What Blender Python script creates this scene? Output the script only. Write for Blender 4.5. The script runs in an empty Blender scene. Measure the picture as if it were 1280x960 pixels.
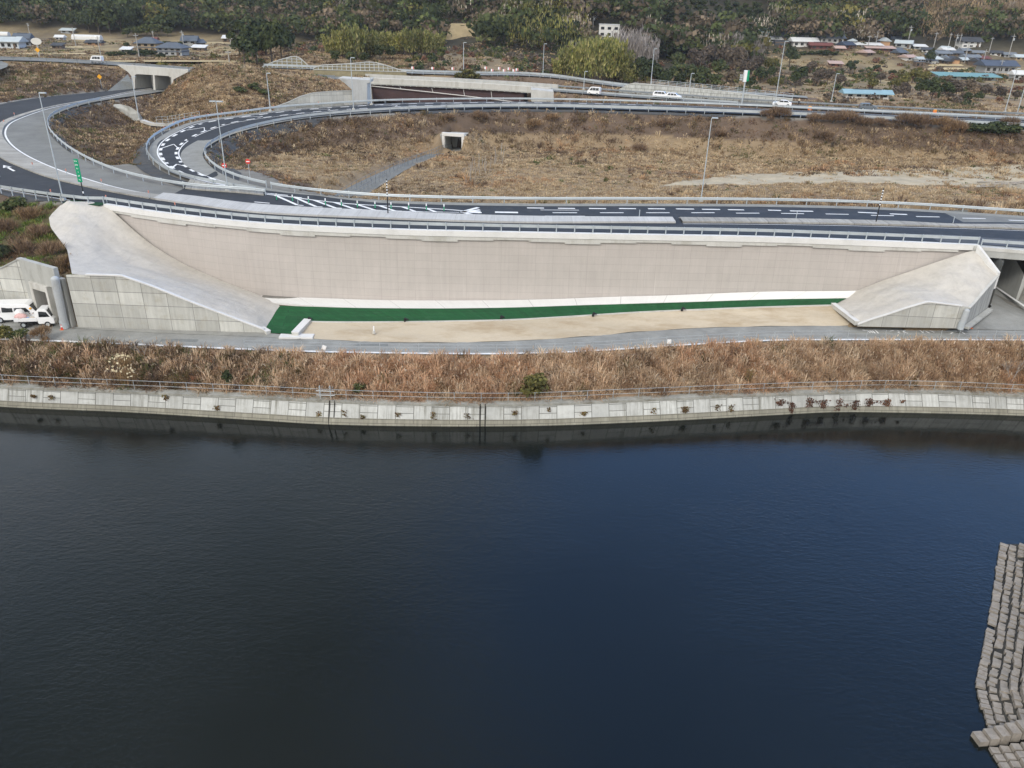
import bpy, bmesh, math, random
import numpy as np
from mathutils import Matrix, Vector
random.seed(7)
RNG = np.random.default_rng(11)
scn = bpy.context.scene
COL = scn.collection
R = math.radians
# ------------------------------------------------------------------ camera model (photo pixels -> places in the world)
FPX, HCAM = 974.0, 24.0
PITCH, ROLL = R(26.0), R(1.6)
_fw = np.array([0, math.cos(PITCH), -math.sin(PITCH)])
_u0 = np.array([0, math.sin(PITCH), math.cos(PITCH)])
_r0 = np.array([1.0, 0, 0])
_rt = _r0 * math.cos(ROLL) + _u0 * math.sin(ROLL)
_up = _u0 * math.cos(ROLL) - _r0 * math.sin(ROLL)
EYE = np.array([0, 0, HCAM])


def ray(px, py):
    return _fw * FPX + _rt * (px - 640) + _up * (480 - py)


def U(px, py, z=0.0):
    d = ray(px, py)
    return EYE + d * ((z - HCAM) / d[2])


def depth(p):
    return float((np.asarray(p) - EYE) @ _fw)


def on_plane(px, py, a, b):
    """where the sight line meets the vertical plane through a and b"""
    d = ray(px, py)
    n = np.array([-(b[1] - a[1]), b[0] - a[0], 0.0])
    t = ((np.asarray(a) - EYE) @ n) / (d @ n)
    return EYE + d * t


def cr(pts, step=1.0):
    """smooth curve through points, even steps"""
    P = [np.asarray(p, float) for p in pts]
    P = [2 * P[0] - P[1]] + P + [2 * P[-1] - P[-2]]
    out = []
    for i in range(1, len(P) - 2):
        p0, p1, p2, p3 = P[i - 1:i + 3]
        n = max(2, int(np.linalg.norm(p2 - p1) / 0.25))
        n = min(n, 160)
        t01 = max(np.linalg.norm(p1 - p0), 1e-4) ** .5
        t12 = max(np.linalg.norm(p2 - p1), 1e-4) ** .5
        t23 = max(np.linalg.norm(p3 - p2), 1e-4) ** .5
        m1 = (p2 - p1) + t12 * ((p1 - p0) / t01 - (p2 - p0) / (t01 + t12))
        m2 = (p2 - p1) + t12 * ((p3 - p2) / t23 - (p3 - p1) / (t12 + t23))
        for k in range(n):
            t = k / n
            out.append((2 * (p1 - p2) + m1 + m2) * t ** 3 + (-3 * (p1 - p2) - 2 * m1 - m2) * t ** 2 + m1 * t + p1)
    out.append(P[-2])
    return resample(np.array(out), step)


def resample(A, step=None, n=None):
    A = np.asarray(A, float)
    s = np.concatenate([[0], np.cumsum(np.linalg.norm(np.diff(A, axis=0), axis=1))])
    if n is None:
        n = max(2, int(round(s[-1] / step)) + 1)
    t = np.linspace(0, s[-1], n)
    return np.stack([np.interp(t, s, A[:, k]) for k in range(3)], 1)


def offset(A, o, dz=0.0):
    """shift a curve sideways (left of its direction) and up"""
    T = np.gradient(A[:, :2], axis=0)
    T /= np.maximum(np.linalg.norm(T, axis=1)[:, None], 1e-6)
    B = A.copy()
    B[:, 0] -= T[:, 1] * o
    B[:, 1] += T[:, 0] * o
    B[:, 2] += dz
    return B


def lerp(a, b, t):
    return a + (b - a) * t


# ------------------------------------------------------------------ objects
def tag(o, label=None, cat=None, group=None, kind=None):
    if label: o['label'] = label
    if cat: o['category'] = cat
    if group: o['group'] = group
    if kind: o['kind'] = kind
    return o


def thing(name, label, cat, loc=(0, 0, 0), rz=0.0, group=None, scale=1.0):
    o = bpy.data.objects.new(name, None)
    COL.objects.link(o)
    o.empty_display_size = 0.5
    o.location = [float(v) for v in loc]
    o.rotation_euler = (0, 0, rz)
    o.scale = (scale, scale, scale)
    return tag(o, label, cat, group)


KIDS = {}


def adopt(o, parent):
    if parent is not None:
        o.parent = parent
        KIDS.setdefault(parent.name, []).append(o)
    return o


def copy_tree(o, parent=None):
    c = o.copy()
    COL.objects.link(c)
    if parent is not None:
        adopt(c, parent)
    for ch in KIDS.get(o.name, []):
        copy_tree(ch, c)
    return c


def copy_part(o, loc, rz=0.0):
    c = o.copy()
    COL.objects.link(c)
    adopt(c, o.parent)
    c.location = [float(v) for v in loc]
    c.rotation_euler = (0, 0, rz)
    return c


class MB:
    """gathers faces, then becomes one mesh object"""

    def __init__(self):
        self.v, self.f, self.uv = [], [], []

    def add(self, vs, fs, uvs=None):
        b = len(self.v)
        self.v += [tuple(float(c) for c in p) for p in vs]
        for i, f in enumerate(fs):
            self.f.append([b + k for k in f])
            self.uv.append(uvs[i] if uvs else None)
        return self

    def box(self, c, s, rz=0.0, taper=1.0):
        cx, cy, cz = c
        hx, hy, hz = s[0] / 2, s[1] / 2, s[2] / 2
        ca, sa = math.cos(rz), math.sin(rz)
        vs = []
        for z, t in ((-hz, 1.0), (hz, taper)):
            for x, y in ((-hx, -hy), (hx, -hy), (hx, hy), (-hx, hy)):
                x *= t; y *= t
                vs.append((cx + x * ca - y * sa, cy + x * sa + y * ca, cz + z))
        return self.add(vs, [(3, 2, 1, 0), (4, 5, 6, 7), (0, 1, 5, 4), (1, 2, 6, 5), (2, 3, 7, 6), (3, 0, 4, 7)])

    def tube(self, p0, p1, r0, r1=None, n=8, caps=True):
        r1 = r0 if r1 is None else r1
        p0, p1 = Vector(p0), Vector(p1)
        d = (p1 - p0)
        q = d.to_track_quat('Z', 'Y')
        vs = []
        for p, r in ((p0, r0), (p1, r1)):
            for k in range(n):
                a = 2 * math.pi * k / n
                vs.append(p + q @ Vector((r * math.cos(a), r * math.sin(a), 0)))
        fs = [(k, (k + 1) % n, n + (k + 1) % n, n + k) for k in range(n)]
        if caps:
            fs += [tuple(range(n - 1, -1, -1)), tuple(range(n, 2 * n))]
        return self.add(vs, fs)

    def prism(self, prof, axis_len, M=None):
        """profile in (x,z), extruded along y, centred"""
        n = len(prof)
        vs = [(x, -axis_len / 2, z) for x, z in prof] + [(x, axis_len / 2, z) for x, z in prof]
        if M is not None:
            vs = [M @ Vector(v) for v in vs]
        fs = [(k, (k + 1) % n, n + (k + 1) % n, n + k) for k in range(n)]
        fs += [tuple(range(n - 1, -1, -1)), tuple(range(n, 2 * n))]
        return self.add(vs, fs)

    def sweep(self, A, prof, caps=True, uv=False):
        """closed profile [(side, up)] carried along a curve"""
        A = np.asarray(A, float)
        n, m = len(A), len(prof)
        T = np.gradient(A[:, :2], axis=0)
        T /= np.maximum(np.linalg.norm(T, axis=1)[:, None], 1e-6)
        vs = []
        for i in range(n):
            for o, z in prof:
                vs.append((A[i, 0] - T[i, 1] * o, A[i, 1] + T[i, 0] * o, A[i, 2] + z))
        fs = []
        for i in range(n - 1):
            for k in range(m):
                k2 = (k + 1) % m
                fs.append((i * m + k, i * m + k2, (i + 1) * m + k2, (i + 1) * m + k))
        if caps:
            fs += [tuple(range(m)), tuple(range((n - 1) * m + m - 1, (n - 1) * m - 1, -1))]
        return self.add(vs, fs)

    def strip(self, A, B, z=0.0, nv=1, uv=True):
        """sheet between two curves of equal count"""
        A, B = np.asarray(A, float), np.asarray(B, float)
        n = len(A)
        s = np.concatenate([[0], np.cumsum(np.linalg.norm(np.diff(A, axis=0), axis=1))])
        L = np.linalg.norm(B - A, axis=1)
        vs, fs, us = [], [], []
        for i in range(n):
            for j in range(nv + 1):
                p = lerp(A[i], B[i], j / nv)
                vs.append((p[0], p[1], p[2] + z))
        for i in range(n - 1):
            for j in range(nv):
                a = i * (nv + 1) + j
                fs.append((a, a + nv + 1, a + nv + 2, a + 1))
                us.append([(s[i], L[i] * j / nv), (s[i + 1], L[i + 1] * j / nv), (s[i + 1], L[i + 1] * (j + 1) / nv), (s[i], L[i] * (j + 1) / nv)])
        return self.add(vs, fs, us)

    def poly(self, pts, z=0.0):
        return self.add([(p[0], p[1], p[2] + z) for p in pts], [tuple(range(len(pts)))])

    def blob(self, c, r, seed=0, n=1, rough=.25):
        bm = bmesh.new()
        bmesh.ops.create_icosphere(bm, subdivisions=n + 1, radius=1.0)
        rr = random.Random(seed)
        vs = []
        for v in bm.verts:
            k = 1 + rr.uniform(-rough, rough)
            vs.append((c[0] + v.co.x * r[0] * k, c[1] + v.co.y * r[1] * k, c[2] + v.co.z * r[2] * k))
        fs = [[v.index for v in f.verts] for f in bm.faces]
        bm.free()
        return self.add(vs, fs)

    def build(self, name, mat, parent=None, smooth=False, bevel=0.0, local=True, fixn=False):
        me = bpy.data.meshes.new(name)
        off = Vector(parent.matrix_basis.translation) if (parent is not None and local) else Vector((0, 0, 0))
        if parent is not None and parent.parent is not None and local:
            off = off + Vector(parent.parent.matrix_basis.translation)
        me.from_pydata([(v[0] - off.x, v[1] - off.y, v[2] - off.z) for v in self.v], [], self.f)
        if any(u is not None for u in self.uv):
            lay = me.uv_layers.new(name='UVMap')
            i = 0
            for f, u in zip(self.f, self.uv):
                for k in range(len(f)):
                    if u: lay.data[i].uv = u[k]
                    i += 1
        if fixn or bevel:
            bm = bmesh.new(); bm.from_mesh(me)
            if bevel:
                bmesh.ops.bevel(bm, geom=[e for e in bm.edges if len(e.link_faces) == 2 and e.calc_face_angle(0) > .5], offset=bevel, segments=2, affect='EDGES', clamp_overlap=True)
            bmesh.ops.recalc_face_normals(bm, faces=bm.faces)
            bm.to_mesh(me); bm.free()
        if smooth:
            me.polygons.foreach_set('use_smooth', [True] * len(me.polygons))
            me.update()
        if mat is not None:
            me.materials.append(mat)
        o = bpy.data.objects.new(name, me)
        COL.objects.link(o)
        return adopt(o, parent)


def np_mesh(name, V, quads=None, tris=None, col=None, mat=None, parent=None, smooth=False):
    me = bpy.data.meshes.new(name)
    nq = 0 if quads is None else len(quads)
    nt = 0 if tris is None else len(tris)
    me.vertices.add(len(V))
    me.vertices.foreach_set('co', np.asarray(V, np.float32).ravel())
    loops = []
    if nq: loops.append(np.asarray(quads, np.int32).ravel())
    if nt: loops.append(np.asarray(tris, np.int32).ravel())
    loops = np.concatenate(loops)
    me.loops.add(len(loops))
    me.loops.foreach_set('vertex_index', loops)
    me.polygons.add(nq + nt)
    st = np.concatenate([np.arange(nq) * 4, nq * 4 + np.arange(nt) * 3]).astype(np.int32)
    me.polygons.foreach_set('loop_start', st)
    me.update(calc_edges=True)
    if smooth:
        me.polygons.foreach_set('use_smooth', np.ones(nq + nt, bool))
    if col is not None:
        c4 = np.ones((len(V), 4), np.float32)
        c4[:, :3] = col
        at = me.attributes.new('col', 'FLOAT_COLOR', 'POINT')
        at.data.foreach_set('color', c4.ravel())
    if mat: me.materials.append(mat)
    me.validate()
    o = bpy.data.objects.new(name, me)
    COL.objects.link(o)
    return adopt(o, parent)


# ------------------------------------------------------------------ materials
class NT:
    def __init__(self, name):
        self.m = bpy.data.materials.new(name)
        self.m.use_nodes = True
        self.t = self.m.node_tree
        self.b = self.t.nodes['Principled BSDF']
        self.out = self.t.nodes['Material Output']

    def n(self, kind, **kw):
        x = self.t.nodes.new(kind)
        for k, v in kw.items():
            if k in x.inputs: x.inputs[k].default_value = v
            else: setattr(x, k, v)
        return x

    def l(self, a, b):
        self.t.links.new(a, b)

    def noise(self, co, scale, detail=5, rough=.6):
        x = self.n('ShaderNodeTexNoise')
        x.inputs['Scale'].default_value = scale
        x.inputs['Detail'].default_value = detail
        x.inputs['Roughness'].default_value = rough
        self.l(co, x.inputs['Vector'])
        return x.outputs['Fac']

    def ramp(self, fac, stops):
        x = self.n('ShaderNodeValToRGB')
        e = x.color_ramp.elements
        while len(e) < len(stops): e.new(0.5)
        for k, (p, c) in enumerate(stops):
            e[k].position = p
            e[k].color = (c[0], c[1], c[2], 1) if hasattr(c, '__len__') else (c, c, c, 1)
        self.l(fac, x.inputs['Fac'])
        return x.outputs['Color']

    def mix(self, fac, a, b, mode='MIX'):
        x = self.n('ShaderNodeMix', data_type='RGBA', blend_type=mode)
        for s, v in ((x.inputs[0], fac), (x.inputs[6], a), (x.inputs[7], b)):
            if hasattr(v, 'links'):
                self.l(v, s)
            elif hasattr(v, '__len__'): s.default_value = (v[0], v[1], v[2], 1)
            else:
                s.default_value = v
        return x.outputs[2]

    def coord(self, which='Object', scale=(1, 1, 1)):
        c = self.n('ShaderNodeTexCoord')
        mp = self.n('ShaderNodeMapping')
        mp.inputs['Scale'].default_value = scale
        self.l(c.outputs[which], mp.inputs['Vector'])
        return mp.outputs['Vector']

    def bump(self, h, strength=.3, dist=.05):
        x = self.n('ShaderNodeBump')
        x.inputs['Strength'].default_value = strength
        x.inputs['Distance'].default_value = dist
        self.l(h, x.inputs['Height'])
        self.l(x.outputs['Normal'], self.b.inputs['Normal'])

    def done(self, col, rough=.8, metal=0.0, spec=.3):
        if hasattr(col, 'links'): self.l(col, self.b.inputs['Base Color'])
        else: self.b.inputs['Base Color'].default_value = (col[0], col[1], col[2], 1)
        self.b.inputs['Roughness'].default_value = rough
        self.b.inputs['Metallic'].default_value = metal
        self.b.inputs['Specular IOR Level'].default_value = spec
        return self.m


def pm(name, c, var=.15, scale=.6, fine=6.0, rough=.8, metal=0.0, spec=.3, stretch=(1, 1, 1), bump=0.0, dirt=None, co='Object'):
    """worn one-colour surface: broad and fine mottling, optional dirt colour"""
    k = NT(name)
    v = k.coord(co, stretch)
    a = k.noise(v, scale, 6, .65)
    b = k.noise(v, fine, 4, .6)
    lo = [x * (1 - var) for x in c]
    hi = [min(1, x * (1 + var)) for x in c]
    col = k.ramp(a, [(.28, lo), (.72, hi)])
    g = k.ramp(b, [(.3, 1 - var * .6), (.7, 1 + 0.0)])
    col = k.mix(1.0, col, g, 'MULTIPLY')
    if dirt:
        dcol, damt, d0 = dirt if len(dirt) > 2 else (*dirt, .5)
        d = k.noise(v, scale * .7 + .3, 8, .7)
        f = k.ramp(d, [(d0, 0.0), (d0 + .2, damt)])
        col = k.mix(f, col, dcol)
    if bump: k.bump(b, bump, .04)
    return k.done(col, rough, metal, spec)


def attr_mat(name, rough=.9, var=.25, scale=.7, trans=0.0, bump=0.0, objvar=0.0):
    k = NT(name)
    a = k.n('ShaderNodeAttribute', attribute_name='col')
    v = k.coord('Object')
    n1 = k.noise(v, scale, 7, .7)
    g = k.ramp(n1, [(.25, 1 - var), (.75, 1 + var)])
    col = k.mix(1.0, a.outputs['Color'], g, 'MULTIPLY')
    if objvar:
        oi = k.n('ShaderNodeObjectInfo')
        g2 = k.ramp(oi.outputs['Random'], [(0, 1 - objvar), (.5, (1.0, 1.0, 1.0)), (1, (1 + objvar, 1 + objvar * .8, 1.0))])
        col = k.mix(1.0, col, g2, 'MULTIPLY')
    if bump: k.bump(k.noise(v, scale * 5, 5, .7), bump, .2)
    m = k.done(col, rough, 0, .15)
    if trans:
        tr = k.n('ShaderNodeBsdfTranslucent')
        k.l(col, tr.inputs['Color'])
        mx = k.n('ShaderNodeMixShader')
        mx.inputs[0].default_value = trans
        k.l(k.b.outputs[0], mx.inputs[1]); k.l(tr.outputs[0], mx.inputs[2])
        k.l(mx.outputs[0], k.out.inputs['Surface'])
    return m


M = {}
M['asphalt_new'] = pm('asphalt_new', (.033, .038, .046), .2, .25, 9, .85, bump=.15, dirt=((.07, .07, .075), .5))
M['asphalt_old'] = pm('asphalt_old', (.195, .197, .185), .16, .2, 5, .9, bump=.1, dirt=((.12, .12, .12), .6))
M['asphalt_path'] = pm('asphalt_path', (.275, .277, .262), .22, .5, 7, .9, bump=.15, dirt=((.26, .25, .23), .6))
M['shoulder'] = pm('shoulder', (.26, .26, .242), .14, .5, 6, .9, dirt=((.16, .155, .14), .5))
M['paint'] = pm('road_paint', (.78, .78, .77), .08, 1.5, 14, .7, dirt=((.35, .35, .36), .45))
M['steel'] = pm('galvanised_steel', (.46, .50, .52), .12, .4, 8, .5, metal=.25, spec=.5)
M['steel_dark'] = pm('weathered_steel', (.22, .24, .26), .2, .7, 8, .6, metal=.2)
M['white_concrete'] = pm('new_concrete', (.66, .65, .63), .06, .3, 4, .85, dirt=((.5, .49, .46), .45))
M['concrete'] = pm('concrete', (.40, .40, .375), .14, .35, 5, .9, stretch=(1, 1, .35), bump=.1, dirt=((.24, .235, .2), .7))
M['concrete_pale'] = pm('concrete_pale', (.52, .51, .475), .12, .4, 5, .9, stretch=(1, 1, .3), dirt=((.33, .31, .26), .7))
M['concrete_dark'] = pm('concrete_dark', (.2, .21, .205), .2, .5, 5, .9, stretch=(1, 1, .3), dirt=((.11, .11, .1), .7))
def shotcrete():
    k = NT('shotcrete')
    v = k.coord('Object')
    a = k.noise(v, .22, 8, .7); b = k.noise(v, 1.3, 8, .75); c = k.noise(v, 11, 4, .7)
    col = k.ramp(a, [(.3, (.55, .515, .46)), (.5, (.61, .575, .52)), (.72, (.64, .605, .55))])
    col = k.mix(1.0, col, k.ramp(b, [(.3, .86), (.55, 1.0), (.75, 1.05)]), 'MULTIPLY')
    col = k.mix(1.0, col, k.ramp(c, [(.28, .82), (.42, 1.0)]), 'MULTIPLY')
    mp = k.n('ShaderNodeMapping'); mp.inputs['Scale'].default_value = (1.4, .22, .22); k.l(v, mp.inputs['Vector'])
    st = k.noise(mp.outputs['Vector'], 1.0, 7, .7)
    col = k.mix(k.ramp(st, [(.55, 0.0), (.8, .5)]), col, (.38, .365, .335))
    h = k.mix(.6, b, c)
    k.bump(h, 1.0, .2)
    return k.done(col, .95, 0, .1)


M['shotcrete'] = shotcrete()
M['sand'] = pm('sand', (.53, .45, .335), .12, .14, 6, .95, bump=.3, stretch=(.45, 1, 1), dirt=((.36, .275, .175), .8, .46))
M['white'] = pm('white_paint', (.8, .8, .8), .03, .5, 3, .35, spec=.5)
M['black'] = pm('black_rubber', (.018, .018, .02), .2, 2, 9, .7)
M['glass'] = pm('dark_glass', (.012, .015, .018), .1, 1, 4, .08, spec=.8)
M['pipe'] = pm('grey_pipe', (.42, .44, .45), .1, .6, 6, .6, dirt=((.3, .26, .2), .5))
M['girder'] = pm('brown_girder', (.075, .045, .045), .2, .6, 5, .7)
M['red'] = pm('red_paint', (.62, .045, .03), .1, 1, 5, .5)
M['orange'] = pm('orange_paint', (.75, .22, .05), .1, 1, 5, .5)
M['orange_dull'] = pm('orange_reflector', (.62, .25, .18), .1, 1, 5, .6)
M['yellow'] = pm('yellow_paint', (.75, .36, .02), .08, 1, 5, .5)
M['green_sign'] = pm('green_sign', (.0, .27, .13), .06, 1, 5, .5)
M['green_post'] = pm('green_post', (.03, .32, .17), .1, 1, 5, .6)
M['pink_bag'] = pm('pink_bag', (.66, .42, .40), .15, 2.5, 9, .8, bump=.3)
M['white_bag'] = pm('white_bag', (.72, .71, .70), .1, 2.5, 9, .8, bump=.3)
M['blue'] = pm('blue_plastic', (.05, .22, .6), .1, 2, 8, .5)
M['cloth_dark'] = pm('dark_cloth', (.02, .024, .04), .2, 3, 12, .9)
M['skin'] = pm('skin', (.5, .3, .21), .05, 4, 12, .6)
M['bark'] = pm('bark', (.09, .07, .055), .3, 1, 6, .95, stretch=(1, 1, .3))
M['bark_pale'] = pm('pale_bark', (.33, .30, .27), .2, 1, 6, .95, stretch=(1, 1, .3))
M['wood_pole'] = pm('utility_pole', (.36, .35, .33), .12, .5, 5, .9)
M['terrain'] = attr_mat('terrain', .95, .3, .35, bump=.6)
M['blade'] = attr_mat('dry_grass', .9, .12, .15, trans=.3)
M['leaf'] = attr_mat('foliage', .85, .15, .3, trans=.2, objvar=.22)


def joint_mat(name, c, bw, bh, mortar, mcol, off=0.0, var=.1, streak=.25, dirt=None, tint=.0, pale=None):
    """panel or block face laid out on real metres (UV): joints, per-panel tone, run-down streaks"""
    k = NT(name)
    uv = k.coord('UV')
    br = k.n('ShaderNodeTexBrick', offset=off, squash=1.0)
    br.inputs['Scale'].default_value = 1.0
    br.inputs['Brick Width'].default_value = bw
    br.inputs['Row Height'].default_value = bh
    br.inputs['Mortar Size'].default_value = mortar
    br.inputs['Mortar Smooth'].default_value = .1
    br.inputs['Bias'].default_value = 0
    k.l(uv, br.inputs['Vector'])
    br.inputs['Color1'].default_value = [x * (1 - tint) for x in c] + [1]
    br.inputs['Color2'].default_value = [x * (1 + tint) for x in c] + [1]
    br.inputs['Mortar'].default_value = list(mcol) + [1]
    col = br.outputs['Color']
    a = k.noise(uv, .35, 6, .65)
    col = k.mix(1.0, col, k.ramp(a, [(.3, 1 - var), (.7, 1 + var * .4)]), 'MULTIPLY')
    mp = k.n('ShaderNodeMapping'); mp.inputs['Scale'].default_value = (2.2, .16, 1)
    k.l(uv, mp.inputs['Vector'])
    s = k.noise(mp.outputs['Vector'], 1.0, 6, .7)
    col = k.mix(1.0, col, k.ramp(s, [(.35, 1 - streak), (.6, 1.0)]), 'MULTIPLY')
    if dirt:
        d = k.noise(uv, .9, 8, .7)
        col = k.mix(k.ramp(d, [(.52, 0.0), (.72, dirt[1])]), col, dirt[0])
    if pale:
        m2 = k.n('ShaderNodeMapping'); m2.inputs['Scale'].default_value = (3.0, .09, 1); k.l(uv, m2.inputs['Vector'])
        p = k.noise(m2.outputs['Vector'], 1.0, 3, .5)
        zone = k.noise(uv, .12, 3, .5)
        f = k.mix(1.0, k.ramp(p, [(.66, 0.0), (.74, .6)]), k.ramp(zone, [(.5, 0.0), (.62, 1.0)]), 'MULTIPLY')
        col = k.mix(f, col, pale)
    k.bump(k.noise(uv, 9, 4, .6), .12, .03)
    return k.done(col, .9)


M['wall_panel'] = joint_mat('beige_panels', (.452, .412, .38), 2.05, .9, .022, (.385, .348, .32), 0, .06, .08, tint=.022, pale=(.56, .53, .50))
M['wall_old'] = joint_mat('retaining_panels', (.52, .515, .475), 2.6, 1.45, .035, (.25, .25, .235), 0, .1, .2, dirt=((.33, .30, .23), .6), tint=.2)
M['wall_side'] = joint_mat('side_panels', (.42, .425, .41), 1.0, 9, .035, (.22, .22, .21), 0, .1, .4, tint=.06)
M['green_sheet'] = joint_mat('green_weed_sheet', (.011, .098, .030), 5.0, 1.05, .03, (.007, .06, .02), .5, .22, .25, dirt=((.05, .12, .06), .55), tint=.1)
M['apron'] = joint_mat('apron', (.74, .73, .705), 5.2, 20, .03, (.45, .44, .42), 0, .05, .05)
M['kerb_old'] = joint_mat('kerb_old', (.40, .385, .35), 2.2, 9, .05, (.26, .25, .23), 0, .2, .3, tint=.12, dirt=((.24, .22, .18), .6))
M['kerb_new'] = joint_mat('kerb_new', (.50, .495, .48), 2.4, 9, .04, (.42, .41, .40), 0, .1, .15, tint=.07, dirt=((.42, .41, .38), .5))
M['far_blocks'] = joint_mat('far_wall_blocks', (.54, .545, .515), 1.75, .93, .045, (.17, .17, .15), .5, .1, .3, dirt=((.30, .285, .22), .55), tint=.07)
def revet():
    k = NT('pond_wall_blocks')
    uv = k.coord('UV')
    def brick(bw, bh, mort):
        br = k.n('ShaderNodeTexBrick', offset=0, squash=1.0)
        for nm, val in (('Scale', 1.0), ('Brick Width', bw), ('Row Height', bh), ('Mortar Size', mort), ('Mortar Smooth', .15)): br.inputs[nm].default_value = val
        br.inputs['Color1'].default_value = (.88, .88, .88, 1); br.inputs['Color2'].default_value = (1.08, 1.08, 1.08, 1); br.inputs['Mortar'].default_value = (.3, .3, .29, 1)
        k.l(uv, br.inputs['Vector'])
        return br.outputs['Color']
    big, row = brick(1.75, 30, .035), brick(1.75, .72, .035)
    sx = k.n('ShaderNodeSeparateXYZ'); k.l(uv, sx.inputs[0])
    m1 = k.n('ShaderNodeMath', operation='MULTIPLY'); k.l(sx.outputs['X'], m1.inputs[0]); m1.inputs[1].default_value = 1 / 3.5
    m2 = k.n('ShaderNodeMath', operation='FRACT'); k.l(m1.outputs[0], m2.inputs[0])
    m3 = k.n('ShaderNodeMath', operation='GREATER_THAN'); k.l(m2.outputs[0], m3.inputs[0]); m3.inputs[1].default_value = .5
    j = k.mix(m3.outputs[0], big, row)
    col = k.mix(1.0, (.56, .565, .54), j, 'MULTIPLY')
    a = k.noise(uv, .5, 7, .7)
    col = k.mix(1.0, col, k.ramp(a, [(.3, .8), (.6, 1.05)]), 'MULTIPLY')
    mp = k.n('ShaderNodeMapping'); mp.inputs['Scale'].default_value = (2.6, .14, 1); k.l(uv, mp.inputs['Vector'])
    st = k.noise(mp.outputs['Vector'], 1.0, 8, .75)
    zone = k.noise(uv, .16, 3, .5)
    f = k.mix(1.0, k.ramp(st, [(.46, 0.0), (.64, .85)]), k.ramp(zone, [(.40, .12), (.56, 1.0)]), 'MULTIPLY')
    g = k.noise(uv, 1.1, 8, .75)
    col = k.mix(k.ramp(g, [(.54, 0.0), (.72, .6)]), col, (.33, .32, .275))
    col = k.mix(f, col, (.2, .195, .165))
    sy = k.ramp(sx.outputs['Y'], [(0, 0), (1, 1)])
    k.bump(k.noise(uv, 8, 4, .6), .15, .03)
    return k.done(col, .92, 0, .15)


M['revet_top'] = revet()
M['revet_low'] = joint_mat('revetment_wet_blocks', (.34, .325, .265), 1.75, .33, .025, (.17, .16, .13), .5, .15, .3, dirt=((.2, .19, .14), .6), tint=.09)
M['bank_block'] = pm('bank_blocks', (.29, .258, .22), .3, 1.1, 5, .95, bump=.5, dirt=((.15, .125, .1), .8))
M['bank_dark'] = pm('bank_joints', (.045, .042, .036), .3, 1.1, 5, .95)


def water_mat():
    k = NT('pond_water')
    v = k.coord('Object', (1, 1, 1))
    mp = k.n('ShaderNodeMapping'); mp.inputs['Scale'].default_value = (.8, 1.3, 1); mp.inputs['Rotation'].default_value = (0, 0, .5)
    k.l(v, mp.inputs['Vector'])
    a = k.noise(mp.outputs['Vector'], 2.3, 4, .6)
    b = k.noise(v, 5.5, 3, .6)
    patch = k.noise(v, .06, 4, .55)
    amp = k.ramp(patch, [(.35, .45), (.65, 1.0)])
    sx = k.n('ShaderNodeSeparateXYZ'); k.l(v, sx.inputs[0])
    mr = k.n('ShaderNodeMapRange'); k.l(sx.outputs['Y'], mr.inputs['Value'])
    for nm, val in (('From Min', 54.0), ('From Max', 66.0), ('To Min', 1.0), ('To Max', .22)): mr.inputs[nm].default_value = val
    c3 = k.noise(mp.outputs['Vector'], .55, 4, .6)
    h = k.mix(.35, a, b); h = k.mix(.3, h, c3)
    h = k.mix(1.0, h, amp, 'MULTIPLY'); h = k.mix(1.0, h, mr.outputs[0], 'MULTIPLY')
    k.bump(h, .36, .24)
    big = k.noise(v, .03, 2, .5)
    col = k.ramp(big, [(.3, (.004, .006, .0055)), (.7, (.007, .0095, .0085))])
    k.b.inputs['IOR'].default_value = 1.333
    m = k.done(col, .03, 0, .5)
    return m


M['water'] = water_mat()
# ------------------------------------------------------------------ layout
def zlow(x):
    """the lower yard rises gently to the right"""
    return float(np.interp(x, [-60, -30, 0, 18, 42, 56, 80], [-8.8, -8.7, -8.2, -7.7, -6.8, -6.5, -6.5]))


def zpath(x):
    return float(np.interp(x, [-60, -30, 0, 20, 45, 80], [-8.95, -8.85, -8.5, -8.1, -7.5, -7.2]))


def UL(px, py, zf=zlow, dz=0.0):
    p = U(px, py, -8.0)
    for _ in range(4):
        p = U(px, py, zf(p[0]) + dz)
    return p


ZW, ZR = -13.5, -11.2
# guard rail line on top of the big wall = coping line, z=0
COPING_PX = [(132, 256), (200, 266), (320, 279), (480, 287), (640, 291), (800, 294), (960, 297), (1100, 302), (1222, 307)]
COPE = cr([U(x, y, 0) for x, y in COPING_PX], 1.05)
_ext = COPE[0] - (COPE[4] - COPE[0]) / np.linalg.norm(COPE[4] - COPE[0]) * 6
WALLX = np.concatenate([[_ext], COPE, [COPE[-1] * 2 - COPE[-5]]])


def wall_y(x):
    return float(np.interp(x, WALLX[:, 0], WALLX[:, 1]))


def on_wall(px, py, inset=.35):
    """sight line meets the big wall face"""
    d = ray(px, py)
    lo, hi = 40.0, 140.0
    for _ in range(50):
        t = (lo + hi) / 2
        p = EYE + d * (t / d[1])
        if p[1] < wall_y(p[0]) - inset: lo = t
        else: hi = t
    return EYE + d * (lo / d[1])


FOOT = cr([on_wall(x, y) for x, y in [(300, 366), (328, 370), (400, 372.5), (475, 375), (560, 375.5), (640, 375), (700, 373.5), (765, 371), (825, 369.5), (960, 364.5), (1069, 363.5), (1090, 362)]], 1.0)


def zf_pix(pts, z=0.0):
    return [U(p[0], p[1], p[2] if len(p) > 2 else z) for p in pts]


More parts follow.
